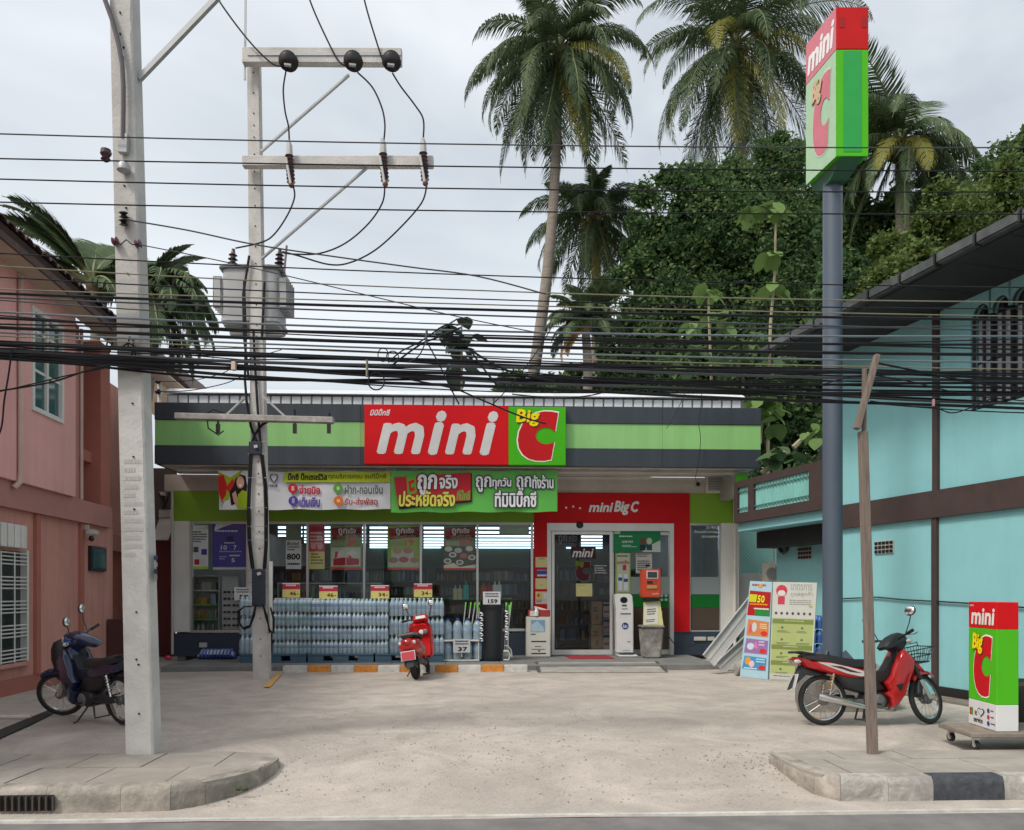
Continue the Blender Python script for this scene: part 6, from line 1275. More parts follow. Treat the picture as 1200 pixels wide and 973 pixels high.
def loose(lb, pts, r_=.007, m=m_cab, Y=YCB-.06, grp='loose wires hanging from the cables'):
    P = V3(pts); Q = []
    for i in range(len(P)-1):
        p0, p1_, p2_, p3 = P[max(i-1, 0)], P[i], P[i+1], P[min(i+2, len(P)-1)]
        for k in range(6):
            u = k/6; Q.append(.5*((2*p1_)+(p2_-p0)*u+(2*p0-5*p1_+4*p2_-p3)*u*u+(3*p1_-p0-3*p2_+p3)*u**3))
    Q.append(P[-1]); MB().tube([at(q.x, q.y, Y) for q in Q], r_, 5).build('loose_wire', m, None, lb, 'wire', grp)
circ = lambda x, y, r_, n=12, k=1.0: [(x+r_*cos(a*2*pi/n), y+r_*k*sin(a*2*pi/n)) for a in range(n+1)]
loose('small round wire coil hanging over the sign at the bundle', circ(441, 447, 9.5, k=1.05)); loose('upper narrow wire loop left of the dark plant', circ(449, 416, 6, k=1.3), .005); loose('second wire loop near the narrow one', circ(460, 418, 7, k=.9), .005)
loose('wire rising from the bundle up to the dark plant', ((455, 425), (470, 412), (490, 402), (505, 392), (520, 382), (533, 380))); loose('second wire rising beside the first to the dark plant', ((460, 428), (478, 414), (496, 402), (512, 396), (540, 384)), .009)
loose('wire curving down into the bundle below the plant', ((500, 392), (497, 405), (490, 418), (478, 425)), .006); loose('short upright cable tie post in the bundle left', ((430, 422), (430, 442)), .012, m_caby); loose('short grey upright spacer in the bundle', ((500, 388), (499, 404)), .012, m_cabg)
loose('thin wire falling from the cables behind the sign corner', ((502, 404), (516, 430), (528, 455), (538, 474))); loose('long wire falling from the bundle across the big letter', ((480, 445), (530, 455), (560, 467), (600, 484), (622, 492), (640, 497)), .008)
loose('wire rising to the right above the sign top', ((577, 474), (592, 459), (620, 425), (640, 395), (648, 380)), .005); loose('thick wire slanting right out of the plant', ((548, 408), (575, 425), (605, 438), (650, 447)), .011)
loose('steeper wire slanting down from the plant', ((551, 410), (565, 430), (585, 455)), .009); loose('sagging wire low over the ribbed roof', ((600, 462), (640, 466), (670, 466), (700, 462), (720, 455)), .006)
loose('thin wire over the right fascia down to the soffit camera', ((823, 452), (821, 480), (819, 497), (821, 515), (818, 545), (815, 560), (818, 566)), .004, Y=10); loose('short slanting wire over the right navy strip', ((804, 458), (795, 478), (785, 497), (781, 502)), .004, Y=10)
loose('wire from the nearer pole slanting to the farther right', ((150, 258), (220, 270), (300, 287), (400, 302), (480, 313), (560, 324), (640, 345)), .007, m_cabg); loose('thin slack wire from knob insulators to the right', ((164, 287), (240, 302), (330, 322), (430, 346), (540, 372), (640, 392)), .005, m_cabg)
loose('sagging service wire to the mast left of the shop', ((186, 459), (220, 458), (262, 450), (286, 440)), .007, Y=12); loose('upper service wire meeting the farther pole', ((186, 447), (225, 446), (262, 437), (280, 425), (330, 410)), .006, Y=12)
loose('thin wire crossing low over the pink house left', ((-40, 462), (0, 458), (60, 448), (100, 435), (130, 428)), .008); loose('second low wire crossing the pink window', ((-40, 468), (30, 452), (80, 440), (130, 430)), .006); loose('wire dropping in front of the pink wall at left edge', ((14, 410), (10, 440), (5, 470), (2, 500), (-6, 520)), .008)
loose('slack wire low before the turquoise wall', ((1020, 470), (1060, 476), (1095, 478), (1115, 484), (1135, 479), (1160, 468)), .006); loose('sloping cable over the arched windows', ((1030, 426), (1080, 436), (1130, 446), (1200, 458), (1260, 466)), .010)
loose('sloping thinner cable before the prop post', ((960, 452), (1010, 440), (1060, 446), (1130, 462), (1200, 470)), .006); loose('tiny pink tagged wire loop at the bundle right', ((1094, 468), (1094, 476)), .014, mat('pink_tag', (.4, .2, .2), rough=.6))
MB(Matrix.Translation(at(274, 428, YCB-.08))).box(-.02, .02, -.02, .02, -.05, .03).build('cable_tag', mat('tan_tag', (.55, .42, .32), rough=.7), label='small tan tag clipped on the bundle left of the farther pole', cat='tag', bevel=.006)
# ================================================================== MOTORBIKES
m_bred = mat('bike_red', (.52, .012, .014), rough=.25, var=.03, coat=.5); m_bnavy = mat('bike_navy', (.012, .018, .06), rough=.25, var=.05, coat=.5); m_bblue = mat('bike_blue', (.02, .07, .30), rough=.25, var=.05, coat=.5)
m_bdark = mat('bike_dark_plastic', (.022, .025, .028), rough=.45, var=.1); m_seat = mat('seat_vinyl', (.018, .018, .02), rough=.6, var=.1, bump=.2, bscale=80)
m_chr = mat('chrome', (.60, .60, .58), rough=.18, metal=.9, var=.03); m_steel = mat('engine_metal', (.20, .20, .20), rough=.45, metal=.6, var=.2, scale=12); m_gold = mat('gold_spring', (.50, .28, .05), rough=.35, metal=.4)
m_mir = mat('mirror_glass', (.85, .88, .9), rough=.05, metal=1, var=0); m_tail = mat('tail_lamp_red', (.35, .01, .01), rough=.15, var=0, coat=.6); m_lens = mat('clear_lens', (.60, .60, .58), rough=.12, var=0)
m_plate = mat('white_plate', (.62, .62, .60), rough=.5, var=.05)
I3 = Matrix()
def wheel(root, M, R_=.285, w=.04, spokes=True, rim=m_chr, hubm=m_steel):
    n = 40; t = MB(M); secs = []
    vs = []; prof = [(R_-.055, .018), (R_-.04, w*.62), (R_-.02, w*.72), (R_-.006, w*.45), (R_, 0), (R_-.006, -w*.45), (R_-.02, -w*.72), (R_-.04, -w*.62), (R_-.055, -.018)]
    k = len(prof)
    for i in range(n):
        a = 2*pi*i/n; vs += [Vector((r*cos(a), y, r*sin(a))) for r, y in prof]
    fs = [(i*k+j, i*k+(j+1) % k, ((i+1) % n)*k+(j+1) % k, ((i+1) % n)*k+j) for i in range(n) for j in range(k)]
    t.add(vs, fs); W_ = t.build('wheel', m_rub, root, smooth=50)
    r = MB(M); vs = []; prof = [(R_-.052, .017), (R_-.052, -.017), (R_-.068, -.012), (R_-.068, .012)]
    for i in range(n):
        a = 2*pi*i/n; vs += [Vector((q*cos(a), y, q*sin(a))) for q, y in prof]
    fs = [(i*4+j, i*4+(j+1) % 4, ((i+1) % n)*4+(j+1) % 4, ((i+1) % n)*4+j) for i in range(n) for j in range(4)]
    r.add(vs, fs).build('rim', rim, W_, smooth=0)
    MB(M).lathe([(.03, -.05), (.06, -.045), (.062, -.02), (.03, 0), (.055, .02), (.05, .045), (.02, .05)], axis=(0, 1, 0), n=18).build('hub', hubm, W_)
    if spokes:
        s = MB(M)
        for i in range(18):
            a = 2*pi*i/18; b = a+(.35 if i % 2 else -.35); y = .022 if i % 4 < 2 else -.022
            s.tube([(.05*cos(b), y, .05*sin(b)), ((R_-.06)*cos(a), 0, (R_-.06)*sin(a))], .0022, 3)
        s.build('spokes', m_chr, W_, smooth=0)
    else:
        for i in range(5):
            a = 2*pi*i/5; MB(M).beam((.04*cos(a), 0, .04*sin(a)), ((R_-.06)*cos(a), 0, (R_-.06)*sin(a)), .03, .02, up=(0, 1, 0)).build('spoke', rim, W_)
    return W_
def mirror(root, p, q, M, disc=(.065, .05), ax=(-1, 0, .1)):
    p, q = Vector(p), Vector(q); s = MB(M).tube([p, p.lerp(q, .6)+Vector((.01, 0, 0)), q], .006, 5).build('mirror', m_bdark, root)
    a = Vector(ax).normalized(); MB(M).ball(q+Vector((0, 0, disc[1]*.9)), disc[0]*.35, disc[0]*1.1, disc[1]*1.15, 14, 8).build('mirror_shell', m_bdark, s)
    MB(M).ball(q+Vector((-.012, 0, disc[1]*.9)), disc[0]*.28, disc[0]*.98, disc[1]*1.02, 14, 8).build('mirror_glass', m_mir, s)
def underbone(root, body, body2, fender, steer=R(-20), basket=False, stripe=True, spring=m_gold, big_guard=False):
    wb = .62; wheel(root, Matrix.Translation((-wb, 0, .285)))
    hd = Vector((.36, 0, .80)); ax = Vector((wb-.36-.06, 0, .285-.80)).normalized()
    SM = Matrix.Translation(hd) @ Matrix.Rotation(steer, 4, -ax) @ Matrix.Translation(-hd)
    wheel(root, SM @ Matrix.Translation((wb, 0, .285)))
    for y in (-.065, .065):
        f = MB(SM).tube([(.40, y, .70), (.50, y, .50)], .022, 8).build('fork_leg', m_bdark, root); MB(SM).tube([(.50, y, .50), (wb, y, .285)], .026, 8).build('fork_lower', m_chr, f)
    fd = MB(SM); secs = []
    for a in range(9):
        t = R(62+9*a); r = .315; secs.append([Vector((wb+r*cos(t)*(1 if a < 7 else 1.02), y, .285+r*sin(t)+zz)) for y, zz in ((-.06, -.035), (-.05, .005), (0, .02), (.05, .005), (.06, -.035), (.045, -.03), (0, .005), (-.045, -.03))])
    fd.loft(secs); fd.build('front_fender', fender, root, smooth=50)
    MB(SM).puff([(.42, .70), (.52, .62), (.60, .56), (.66, .58), (.56, .66), (.46, .76)], .055).build('fender_top', fender, root, smooth=50)
    MB(SM).puff([(.52, .55), (.46, .45), (.43, .33), (.50, .30), (.53, .42), (.60, .52)], .06).build('fender_flap', m_bdark, root, smooth=50)
    # leg shield, one on either side, tunnel between
    prof = [(.27, .86), (.33, .85), (.42, .74), (.40, .63), (.33, .46), (.28, .33), (.18, .20), (.12, .19), (.10, .30), (.03, .35), (.10, .38), (.05, .47), (.13, .56), (.16, .66), (.22, .78)]
    for s in (-1, 1):
        rings = []
        for yo, k in ((.055, 1.0), (.11, .98), (.155, .93), (.175, .82)):
            cx, cz = .2, .5; rings.append([Vector((cx+(x-cx)*k+(.03 if yo < .1 else 0), s*yo, cz+(z-cz)*k)) for x, z in prof])
        b_ = MB(I3).loft(rings).build('leg_shield', body, root, smooth=50)
        MB().prism([(.16, s*.176, .45), (.245, s*.176, .47), (.235, s*.176, .42), (.21, s*.176, .38)], (0, s*.006, 0)).build('air_vent', m_blk, b_, smooth=0)
    MB().puff([(.28, .88), (.38, .78), (.42, .70), (.36, .60), (.22, .62), (.20, .78)], .10).build('front_panel', body, root, smooth=50)
    MB().puff([(.22, .80), (.30, .66), (.20, .50), (.02, .46), (-.12, .52), (-.15, .62), (-.05, .60), (.10, .62)], .075).build('tunnel_cover', m_bdark, root, smooth=50)
    # handlebar cowl and lamp
    MB(SM).puff([(.12, .86), (.02, .83), (-.02, .86), (.05, .93), (.16, 1.0), (.26, 1.04), (.36, 1.03), (.40, .97), (.36, .90), (.30, .84), (.22, .82)], .085).build('handlebar_cowl', body2, root, smooth=50)
    if not stripe: MB(SM).puff([(.26, .98), (.34, 1.02), (.385, .97), (.35, .90), (.28, .90)], .092).build('blue_cowl_panel', m_bblue, root, smooth=50)
    MB(SM).puff([(.20, .84), (.32, .84), (.30, .74), (.18, .72)], .05).build('steering_stem', m_bdark, root, smooth=50)
    MB(SM).ball((.375, 0, .955), .04, .075, .055, 14, 8).build('headlight', m_lens, root)
    for s in (-1, 1):
        MB(SM).tube([(.22, s*.06, .95), (.18, s*.2, .985), (.12, s*.31, 1.0)], .012, 6).build('handlebar', m_bdark, root); MB(SM).tube([(.17, s*.22, .985), (.12, s*.33, 1.0)], .019, 8).build('grip', m_rub, root)
        MB(SM).tube([(.24, s*.19, .985), (.26, s*.25, .98), (.20, s*.33, .985)], .006, 5).build('brake_lever', m_steel, root)
        mirror(root, (.2, s*.18, .99), (.18+.06*(s < 0), s*.26, 1.20), SM)
        MB(SM).ball((.34, s*.11, .93), .035, .03, .025).build('turn_signal', m_lens, root)
    # seat, tail body
    secs = []
    for x, w, zt, zb in ((-.86, .07, .80, .74), (-.76, .10, .815, .73), (-.55, .125, .80, .69), (-.38, .125, .765, .66), (-.22, .12, .745, .64), (-.08, .10, .745, .63), (.0, .06, .72, .63)):
        secs.append([Vector((x, w*c, (zt+zb)/2+(zt-zb)/2*s_)) for c, s_ in ((-1, -.8), (-1, .3), (-.75, .85), (0, 1), (.75, .85), (1, .3), (1, -.8), (0, -1))])
    MB().loft(secs).build('seat', m_seat, root, smooth=60)
    MB().puff([(-.94, .775), (-.82, .73), (-.60, .735), (-.35, .68), (-.12, .62), (-.05, .55), (-.20, .52), (-.40, .54), (-.62, .60), (-.84, .66)], .125).build('tail_body', body, root, smooth=50)
    if stripe:
        for s in (-1, 1):
            q = MB(); P = [(-.72, .715), (-.55, .70), (-.35, .655), (-.15, .60), (-.09, .555), (-.22, .55), (-.38, .585), (-.52, .635)]; q.prism([(x, s*.126, z) for x, z in P], (0, s*.003, 0)); d_ = q.build('decal', m_plate, root, smooth=0)
            MB().prism([(x, s*.1295, z) for x, z in ((-.58, .675), (-.45, .665), (-.30, .615), (-.20, .585), (-.34, .60), (-.42, .63))], (0, s*.002, 0)).build('decal_lettering', ink('5A3038'), d_, smooth=0)
    MB().tube([(-.72, -.09, .80), (-.90, -.085, .83), (-.97, -.05, .825), (-.97, .05, .825), (-.90, .085, .83), (-.72, .09, .80)], .014, 8).build('grab_rail', m_bdark, root)
    MB().puff([(-1.0, .745), (-.93, .775), (-.86, .735), (-.90, .68)], .075).build('tail_lamp', m_tail, root, smooth=50)
    for s in (-1, 1): MB().ball((-.93, s*.085, .72), .045, .025, .025).build('turn_signal', m_lens, root)
    MB().puff([(-.88, .68), (-.70, .62), (-.55, .58), (-.66, .56), (-.82, .58), (-.96, .46), (-1.02, .40), (-.99, .47)], .05).build('rear_fender', m_bdark, root, smooth=50)
    MB().hexa([(-.985, -.1, .42), (-.985, .1, .42), (-.975, .1, .42), (-.975, -.1, .42)], [(-.935, -.1, .58), (-.935, .1, .58), (-.925, .1, .58), (-.925, -.1, .58)]).build('number_plate', m_plate, root, smooth=0, bevel=.003)
    MB().puff([(-.50, .58), (-.15, .60), (.02, .50), (.10, .40), (-.05, .35), (-.20, .36), (-.40, .42)], .10).build('side_cover', m_bdark, root, smooth=50)
    # engine, exhaust, swing arm, shocks, pedals, stand
    e = MB().puff([(-.16, .36), (-.02, .38), (.10, .36), (.14, .28), (.10, .20), (-.04, .17), (-.15, .20), (-.20, .28)], .11).build('engine', m_bdark, root, smooth=40)
    MB().lathe([(.075, 0), (.08, .02), (.055, .04), (.02, .045)], (-.02, -.11, .27), 18, axis=(0, -1, 0)).build('engine_cover', m_steel, e); MB().lathe([(.075, 0), (.08, .02), (.055, .04), (.02, .045)], (-.02, .11, .27), 18, axis=(0, 1, 0)).build('engine_cover', m_steel, e)
    MB().tube([(.10, 0, .30), (.24, 0, .31)], .05, 10).build('cylinder', m_steel, e)
    for k in range(6): MB().tube([(.12+.02*k, 0, .302), (.126+.02*k, 0, .302)], .062, 12).build('cooling_fin', m_steel, e)
    MB().tube([(.16, -.03, .22), (.10, -.10, .17), (-.05, -.13, .18), (-.22, -.14, .22)], .016, 8).build('exhaust_pipe', m_chr, root)
    MB().tube([(-.18, -.145, .205), (-.25, -.15, .225), (-.45, -.16, .27), (-.70, -.165, .325), (-.74, -.165, .333)], [.02, .036, .042, .045, .03], 14).build('muffler', m_chr, root)
    for s in (-1, 1):
        MB().beam((-.12, s*.075, .27), (-.62, s*.075, .285), .025, .045).build('swing_arm', m_steel, root)
        MB().tube([(-.52, s*.10, .60), (-.58, s*.10, .34)], .012, 6).build('shock_rod', m_chr, root)
        sp = []; 
        for k in range(61): a = k*2*pi/10; u = k/60; sp.append(((-.525-.05*u)+.024*cos(a), s*.10+.024*sin(a), .58-.19*u))
        MB().tube(sp, .006, 4).build('spring', spring, root)
        MB().tube([(-.05, s*.08, .24), (-.05, s*.22, .24)], .012, 6).build('footrest', m_rub, root); MB().tube([(-.30, s*.08, .30), (-.30, s*.2, .31)], .011, 6).build('footrest', m_rub, root)
    MB().tube([(-.10, .08, .22), (-.02, .20, .03), (-.0, .24, .015)], .010, 6).build('side_stand', m_bdark, root)
    MB().tube([(-.16, -.07, .22), (-.20, -.09, .06), (-.20, .09, .06), (-.16, .07, .22)], .012, 6).build('centre_stand', m_bdark, root)
    MB().puff([(-.55, .36), (-.2, .33), (-.18, .25), (-.55, .25), (-.64, .28)], .02, y0=.09).build('chain_cover', m_bdark, root, smooth=50)
    if basket:
        bb = MB(SM)
        z0_, z1_ = .70, .87; lo = [(.44, -.11), (.62, -.13), (.62, .13), (.44, .11)]; hi = [(.40, -.15), (.70, -.17), (.70, .17), (.40, .15)]
        for z, q in ((z0_, lo), ((z0_+z1_)/2, [((a[0]+b[0])/2, (a[1]+b[1])/2) for a, b in zip(lo, hi)]), (z1_, hi)): bb.tube([(x, y, z) for x, y in q], .006, 4, closed=True)
        for i in range(4):
            a, b, c, d = lo[i], lo[(i+1) % 4], hi[i], hi[(i+1) % 4]
            for k in range(8): u = k/8; bb.tube([(a[0]+(b[0]-a[0])*u, a[1]+(b[1]-a[1])*u, z0_), (c[0]+(d[0]-c[0])*u, c[1]+(d[1]-c[1])*u, z1_)], .0035, 3)
        for k in range(6): u = k/5; bb.tube([(.44+.18*u, -.115-.015*u, z0_), (.44+.18*u, .115+.015*u, z0_)], .0035, 3)
        bb.tube([(.44, -.14, z1_), (.50, -.10, .93), (.60, 0, .94), (.50, .10, .93), (.44, .14, z1_)], .005, 4)
        bb.build('basket', m_bdark, root, smooth=0)
def place(root, rear, front, lean=0):
    d = (front-rear); a = atan2(d.y, d.x); mid = (rear+front)/2
    root.matrix_basis = Matrix.Translation((mid.x, mid.y, 0)) @ Matrix.Rotation(a, 4, 'Z') @ Matrix.Rotation(lean, 4, 'X')
r = thing('motorbike', 'red underbone motorbike with wire basket parked before the turquoise wall', 'motorbike', (0, 0, 0), 'motorbikes')
underbone(r, m_bred, m_bdark, m_bred, steer=R(27), basket=True)
place(r, gr(967, 850), gr(1086, 848.6), R(-5))
r = thing('motorbike', 'dark blue motorbike with black seat parked beside the pink house', 'motorbike', (0, 0, 0), 'motorbikes')
underbone(r, m_bnavy, m_bnavy, m_bnavy, steer=R(38), stripe=False, spring=m_chr)
place(r, gr(141, 849), gr(80, 839.5), R(-5))
# helmet and black bag hung on the blue bike's front
c = gr(80, 839); q = r.matrix_basis
h = thing('carrier_bag', 'black bag hung before the handlebar of the dark blue motorbike', 'bag', q @ Vector((.42, .0, .8)))
bm_ = MB(q); secs = []
for i, (z, kx, ky) in enumerate(((.56, .3, .4), (.60, .8, .9), (.72, 1, 1.05), (.84, .95, 1), (.92, .6, .8), (.95, .2, .3))):
    secs.append([Vector((.50+.13*kx*cos(a*pi/8)+.012*noise.noise(Vector((a, i, 0))), .15*ky*sin(a*pi/8), z)) for a in range(16)])
bm_.loft(secs).build('bag', mat('bag_black', (.012, .012, .014), rough=.5, bump=.5, bscale=12), h, smooth=60)
MB(q).tube([(.42, -.09, .92), (.35, -.1, 1.0), (.33, 0, 1.02)], .009, 5).build('handle', m_pvc, h)
# ------------------------------------------------------------------ automatic scooter seen from behind
r = thing('motorbike', 'red scooter with round mirrors and crimson number plate seen from behind by the kerb stop', 'scooter', (0, 0, 0), 'motorbikes')
SMs = Matrix.Translation((.5, 0, .8)) @ Matrix.Rotation(R(14), 4, 'Z') @ Matrix.Translation((-.5, 0, -.8))
wheel(r, Matrix.Translation((-.62, 0, .25)), .25, .065, False, m_bdark); wheel(r, SMs @ Matrix.Translation((.62, 0, .25)), .25, .055, False, m_bdark)
secs = []
for x, w, zt, zb in ((-.98, .06, .66, .60), (-.95, .13, .72, .50), (-.86, .175, .745, .44), (-.65, .19, .75, .40), (-.40, .18, .73, .34), (-.15, .16, .68, .30), (-.02, .12, .52, .28)):
    secs.append([Vector((x, w*cos(a*pi/8), (zt+zb)/2+(zt-zb)/2*sin(a*pi/8))) for a in range(16)])
MB().loft(secs).build('rear_body', m_bred, r, smooth=60)
secs = []
for x, w, zt, zb in ((-.90, .09, .80, .74), (-.75, .14, .83, .73), (-.5, .15, .81, .71), (-.25, .14, .78, .68), (-.05, .09, .76, .64)): secs.append([Vector((x, w*c, (zt+zb)/2+(zt-zb)/2*s_)) for c, s_ in ((-1, -.8), (-1, .3), (-.75, .85), (0, 1), (.75, .85), (1, .3), (1, -.8), (0, -1))])
MB().loft(secs).build('seat', m_seat, r, smooth=60)
MB().tube([(-.75, -.16, .78), (-.95, -.12, .80), (-1.0, 0, .805), (-.95, .12, .80), (-.75, .16, .78)], .02, 8).build('grab_rail', mat('grab_grey', (.16, .16, .15), rough=.4), r)
MB().ball((-.965, 0, .66), .04, .085, .055, 14, 8).build('tail_lamp', m_tail, r)
for s in (-1, 1): MB().ball((-.935, s*.125, .655), .035, .03, .035).build('turn_signal', m_lens, r)
MB().puff([(-.95, .52), (-.85, .50), (-.70, .46), (-.86, .42), (-1.0, .26), (-1.03, .24), (-1.0, .34)], .09).build('rear_fender', m_bdark, r, smooth=50)
MB().hexa([(-1.035, -.125, .36), (-1.035, .125, .36), (-1.03, .125, .36), (-1.03, -.125, .36)], [(-1.0, -.125, .52), (-1.0, .125, .52), (-.995, .125, .52), (-.995, -.125, .52)]).build('number_plate', m_plate, r, smooth=0, bevel=.004)
MB().hexa([(-1.040, -.112, .372), (-1.040, .112, .372), (-1.036, .112, .372), (-1.036, -.112, .372)], [(-1.009, -.112, .508), (-1.009, .112, .508), (-1.005, .112, .508), (-1.005, -.112, .508)]).build('plate_face', mat('plate_crimson', (.50, .04, .06), rough=.5, var=.05), r, smooth=0)
MB().puff([(.30, .98), (.42, .95), (.50, .80), (.46, .60), (.40, .40), (.30, .28), (.22, .30), (.30, .50), (.34, .72)], .21).build('leg_shield', m_bred, r, smooth=50)
MB().puff([(.26, .95), (.33, .72), (.28, .50), (.20, .30), (.17, .32), (.24, .52), (.28, .72), (.22, .92)], .17).build('inner_panel', m_bred, r, smooth=50)
for y, m in ((-.02, m_plate), (-.09, m_steel)): MB().lathe([(.045, 0), (.045, .01), (.03, .015)], (.235, y-.02, .78), 14, axis=(-1, 0, .1)).build('badge', m, r)
MB().box(-.1, .30, -.14, .14, .26, .31).build('floorboard', m_bdark, r, bevel=.02)
MB(SMs).puff([(.28, .95), (.20, 1.02), (.30, 1.10), (.44, 1.08), (.50, .98), (.42, .92)], .14).build('handlebar_cowl', m_bred, r, smooth=50)
MB(SMs).puff([(.20, 1.03), (.24, 1.08), (.34, 1.09), (.30, 1.02)], .09).build('speedometer', m_lens, r, smooth=50)
MB(SMs).puff([(.40, .48), (.52, .52), (.66, .52), (.80, .46), (.88, .34), (.84, .32), (.74, .44), (.60, .47), (.46, .42)], .07).build('front_fender', m_bred, r, smooth=50)
for s in (-1, 1):
    MB(SMs).tube([(.33, s*.1, 1.02), (.26, s*.2, 1.03), (.19, s*.33, 1.02)], .013, 6).build('handlebar', m_bdark, r); MB(SMs).tube([(.25, s*.22, 1.03), (.18, s*.35, 1.02)], .02, 8).build('grip', m_rub, r)
    s_ = MB(SMs).tube([(.3, s*.16, 1.05), (.28, s*.2, 1.14), (.27, s*.24, 1.24)], .008, 5).build('mirror', m_bdark, r)
    MB(SMs).ball((.27, s*.24, 1.29), .02, .066, .06, 16, 8).build('mirror_shell', m_bdark, s_); MB(SMs).ball((.258, s*.24, 1.29), .015, .058, .052, 16, 8).build('mirror_glass', m_mir, s_)
    MB(SMs).tube([(.52, s*.07, .55), (.62, s*.07, .25)], .02, 8).build('fork_leg', m_chr, r)
MB().tube([(-.1, -.10, .22), (-.4, -.16, .24), (-.55, -.17, .26), (-.85, -.17, .32)], [.015, .02, .055, .05], 14).build('muffler', m_bdark, r)
MB().puff([(-.7, .36), (-.3, .36), (-.1, .28), (-.3, .18), (-.66, .18)], .055, y0=.10).build('engine_case', m_steel, r, smooth=50)
MB().tube([(-.25, .10, .22), (-.2, .26, .03)], .012, 6).build('side_stand', m_bdark, r); MB().tube([(-.30, -.12, .20), (-.40, -.2, .05), (-.42, -.08, .05)], .012, 6).build('centre_stand', m_bdark, r)
place(r, gr(489, 795.5), gr(500, 787.5)+Vector((.05, -.1, 0)), R(-9))

# ================================================================== PLANTS
def leafmat(n, a, b, tr=.25): return mat(n, a, rough=.55, var=.2, scale=.6, island=b, trans=tr, spec=.2)
m_frond = leafmat('palm_leaflet', (.060, .105, .050), (.11, .155, .075)); m_frondy = leafmat('yellowing_frond', (.17, .19, .04), (.27, .25, .06)); m_frondo = leafmat('orange_dead_frond', (.42, .20, .04), (.55, .30, .06)); m_frondd = leafmat('dark_frond', (.045, .08, .038), (.075, .115, .05))
m_rach = mat('frond_stalk', (.13, .15, .05), rough=.6, var=.2); m_trunk = mat('palm_trunk', (.22, .19, .16), rough=.95, var=.25, scale=3, stretch=(1, 1, 8), bump=1, bscale=3)
def frond_mesh(L_, up, droop, seed, hang=.55, w0=.62, n=112, twist=0, wide=False):
    """rachis runs along +x, rises then droops; leaflets hang on both sides"""
    rnd = random.Random(seed); mb = MB(); P = []; a = up; p = Vector((0, 0, 0)); K = 22; st = L_/K
    for i in range(K+1):
        P.append(p.copy()); p = p+Vector((cos(a), 0, sin(a)))*st; a -= droop/K*(.5+1.3*i/K)
    mb.tube(P, [.045*(1-.9*i/K)+.004 for i in range(K+1)], 5, 1)
    for k in range(n):
        if wide and k % 2: continue
        u = .12+.88*k/n; f = u*K; i = min(int(f), K-1); q = P[i].lerp(P[i+1], f-i); d = (P[i+1]-P[i]).normalized(); nrm = Vector((-d.z, 0, d.x))
        l = w0*(sin(pi*min(1, .18+.86*u))**.7)*rnd.uniform(.8, 1.08)
        for s in (-1, 1):
            if rnd.random() < .06: continue
            side = Vector((0, s, 0)); h = hang*rnd.uniform(.7, 1.3)
            e = (side*cos(h*1.1)+d*rnd.uniform(.35, .6)).normalized(); q1 = q+e*l*.45+nrm*(.06*l)-UP*(h*l*.18); q2 = q1+(e*(1-h*.6)-UP*h*1.2+d*.15).normalized()*l*.55
            wd = d*(.042 if wide else .021)*rnd.uniform(.9, 1.4)
            mb.add([q-wd*.8, q+wd*.8, q1+wd*1.25, q1-wd*1.25, q2], [(0, 1, 2, 3), (3, 2, 4)], 0)
    return mb
FR_ = {}
def frond(L_, up, droop, seed, hang, w0, m, wide=False):
    L_ = round(L_, 1); w0 = round(w0, 2); key = (L_, up, droop, seed, hang, w0, m.name)
    if key not in FR_:
        o = frond_mesh(L_, R(up), R(droop), seed, hang, w0, wide=wide).build('frond', [m, m_rach], None, smooth=0); FR_[key] = o.data; bpy.data.objects.remove(o)
    return FR_[key]
def palm(lb, base, crown, r0, r1, fr, seed=1, nuts=True, lean=None, cat='palm tree'):
    """fr: list of (azimuth, kind, length) ; base and crown are world points"""
    root = thing('coconut_palm', lb, cat, base, 'palm trees behind the shop')
    K = 12; pts = []
    for i in range(K+1):
        u = i/K; p = base.lerp(crown, u); b = sin(pi*u)*.35; pts.append(p+Vector((lean or .3, 0, 0))*b)
    MB().tube(pts, [r0+(r1-r0)*i/K for i in range(K+1)], 12).build('trunk', m_trunk, root)
    MB().ball(crown+UP*.05, r1*1.6, r1*1.6, r1*2, 10, 6).build('crown_base', mat('fibre', (.16, .12, .07), rough=1, var=.3, scale=8), root)
    rnd = random.Random(seed)
    for az, kind, L_ in fr:
        up, dr, hang, m = {'u': (68, 75, .35, m_frond), 'm': (40, 112, .65, m_frond), 'l': (12, 100, .85, m_frond), 'd': (-22, 78, .95, m_frond), 'y': (-5, 85, .8, m_frondy), 'v': (-56, 38, 1.0, m_frondd), 'vy': (-50, 45, .9, m_frondy), 'o': (-35, 70, .8, m_frondo), 's': (62, 55, .12, m_frond), 't': (30, 60, .2, m_frond)}[kind]
        me = frond(L_*1.08, up, dr, rnd.randrange(4), hang, .235*L_+.05+(.12 if L_ < 2.7 else 0), m, L_ < 2.1)
        mw = Matrix.Translation(crown+UP*.15) @ Matrix.Rotation(R(az)+rnd.uniform(-.08, .08), 4, 'Z') @ Matrix.Rotation(R(rnd.uniform(-7, 7)), 4, 'Y') @ Matrix.Rotation(R(rnd.uniform(-18, 18)), 4, 'X')
        link('frond', me, root, mw=mw)
    if nuts:
        for k in range(7): 
            a = rnd.uniform(0, 6.28); MB().ball(crown+Vector((r1*2.4*cos(a), r1*2.4*sin(a)-.1, -.15-rnd.random()*.3)), .15, .15, .19, 8, 6).build('coconut', mat('coconut_green', (.16, .15, .05), rough=.6, var=.2), root)
    return root
def ring(n, kind, L_, a0=0, j=20):
    return [(a0+360*i/n+random.uniform(-j, j), kind, L_*random.uniform(.8, 1.12)) for i in range(n)]
Yp = 37; s_ = Yp/950
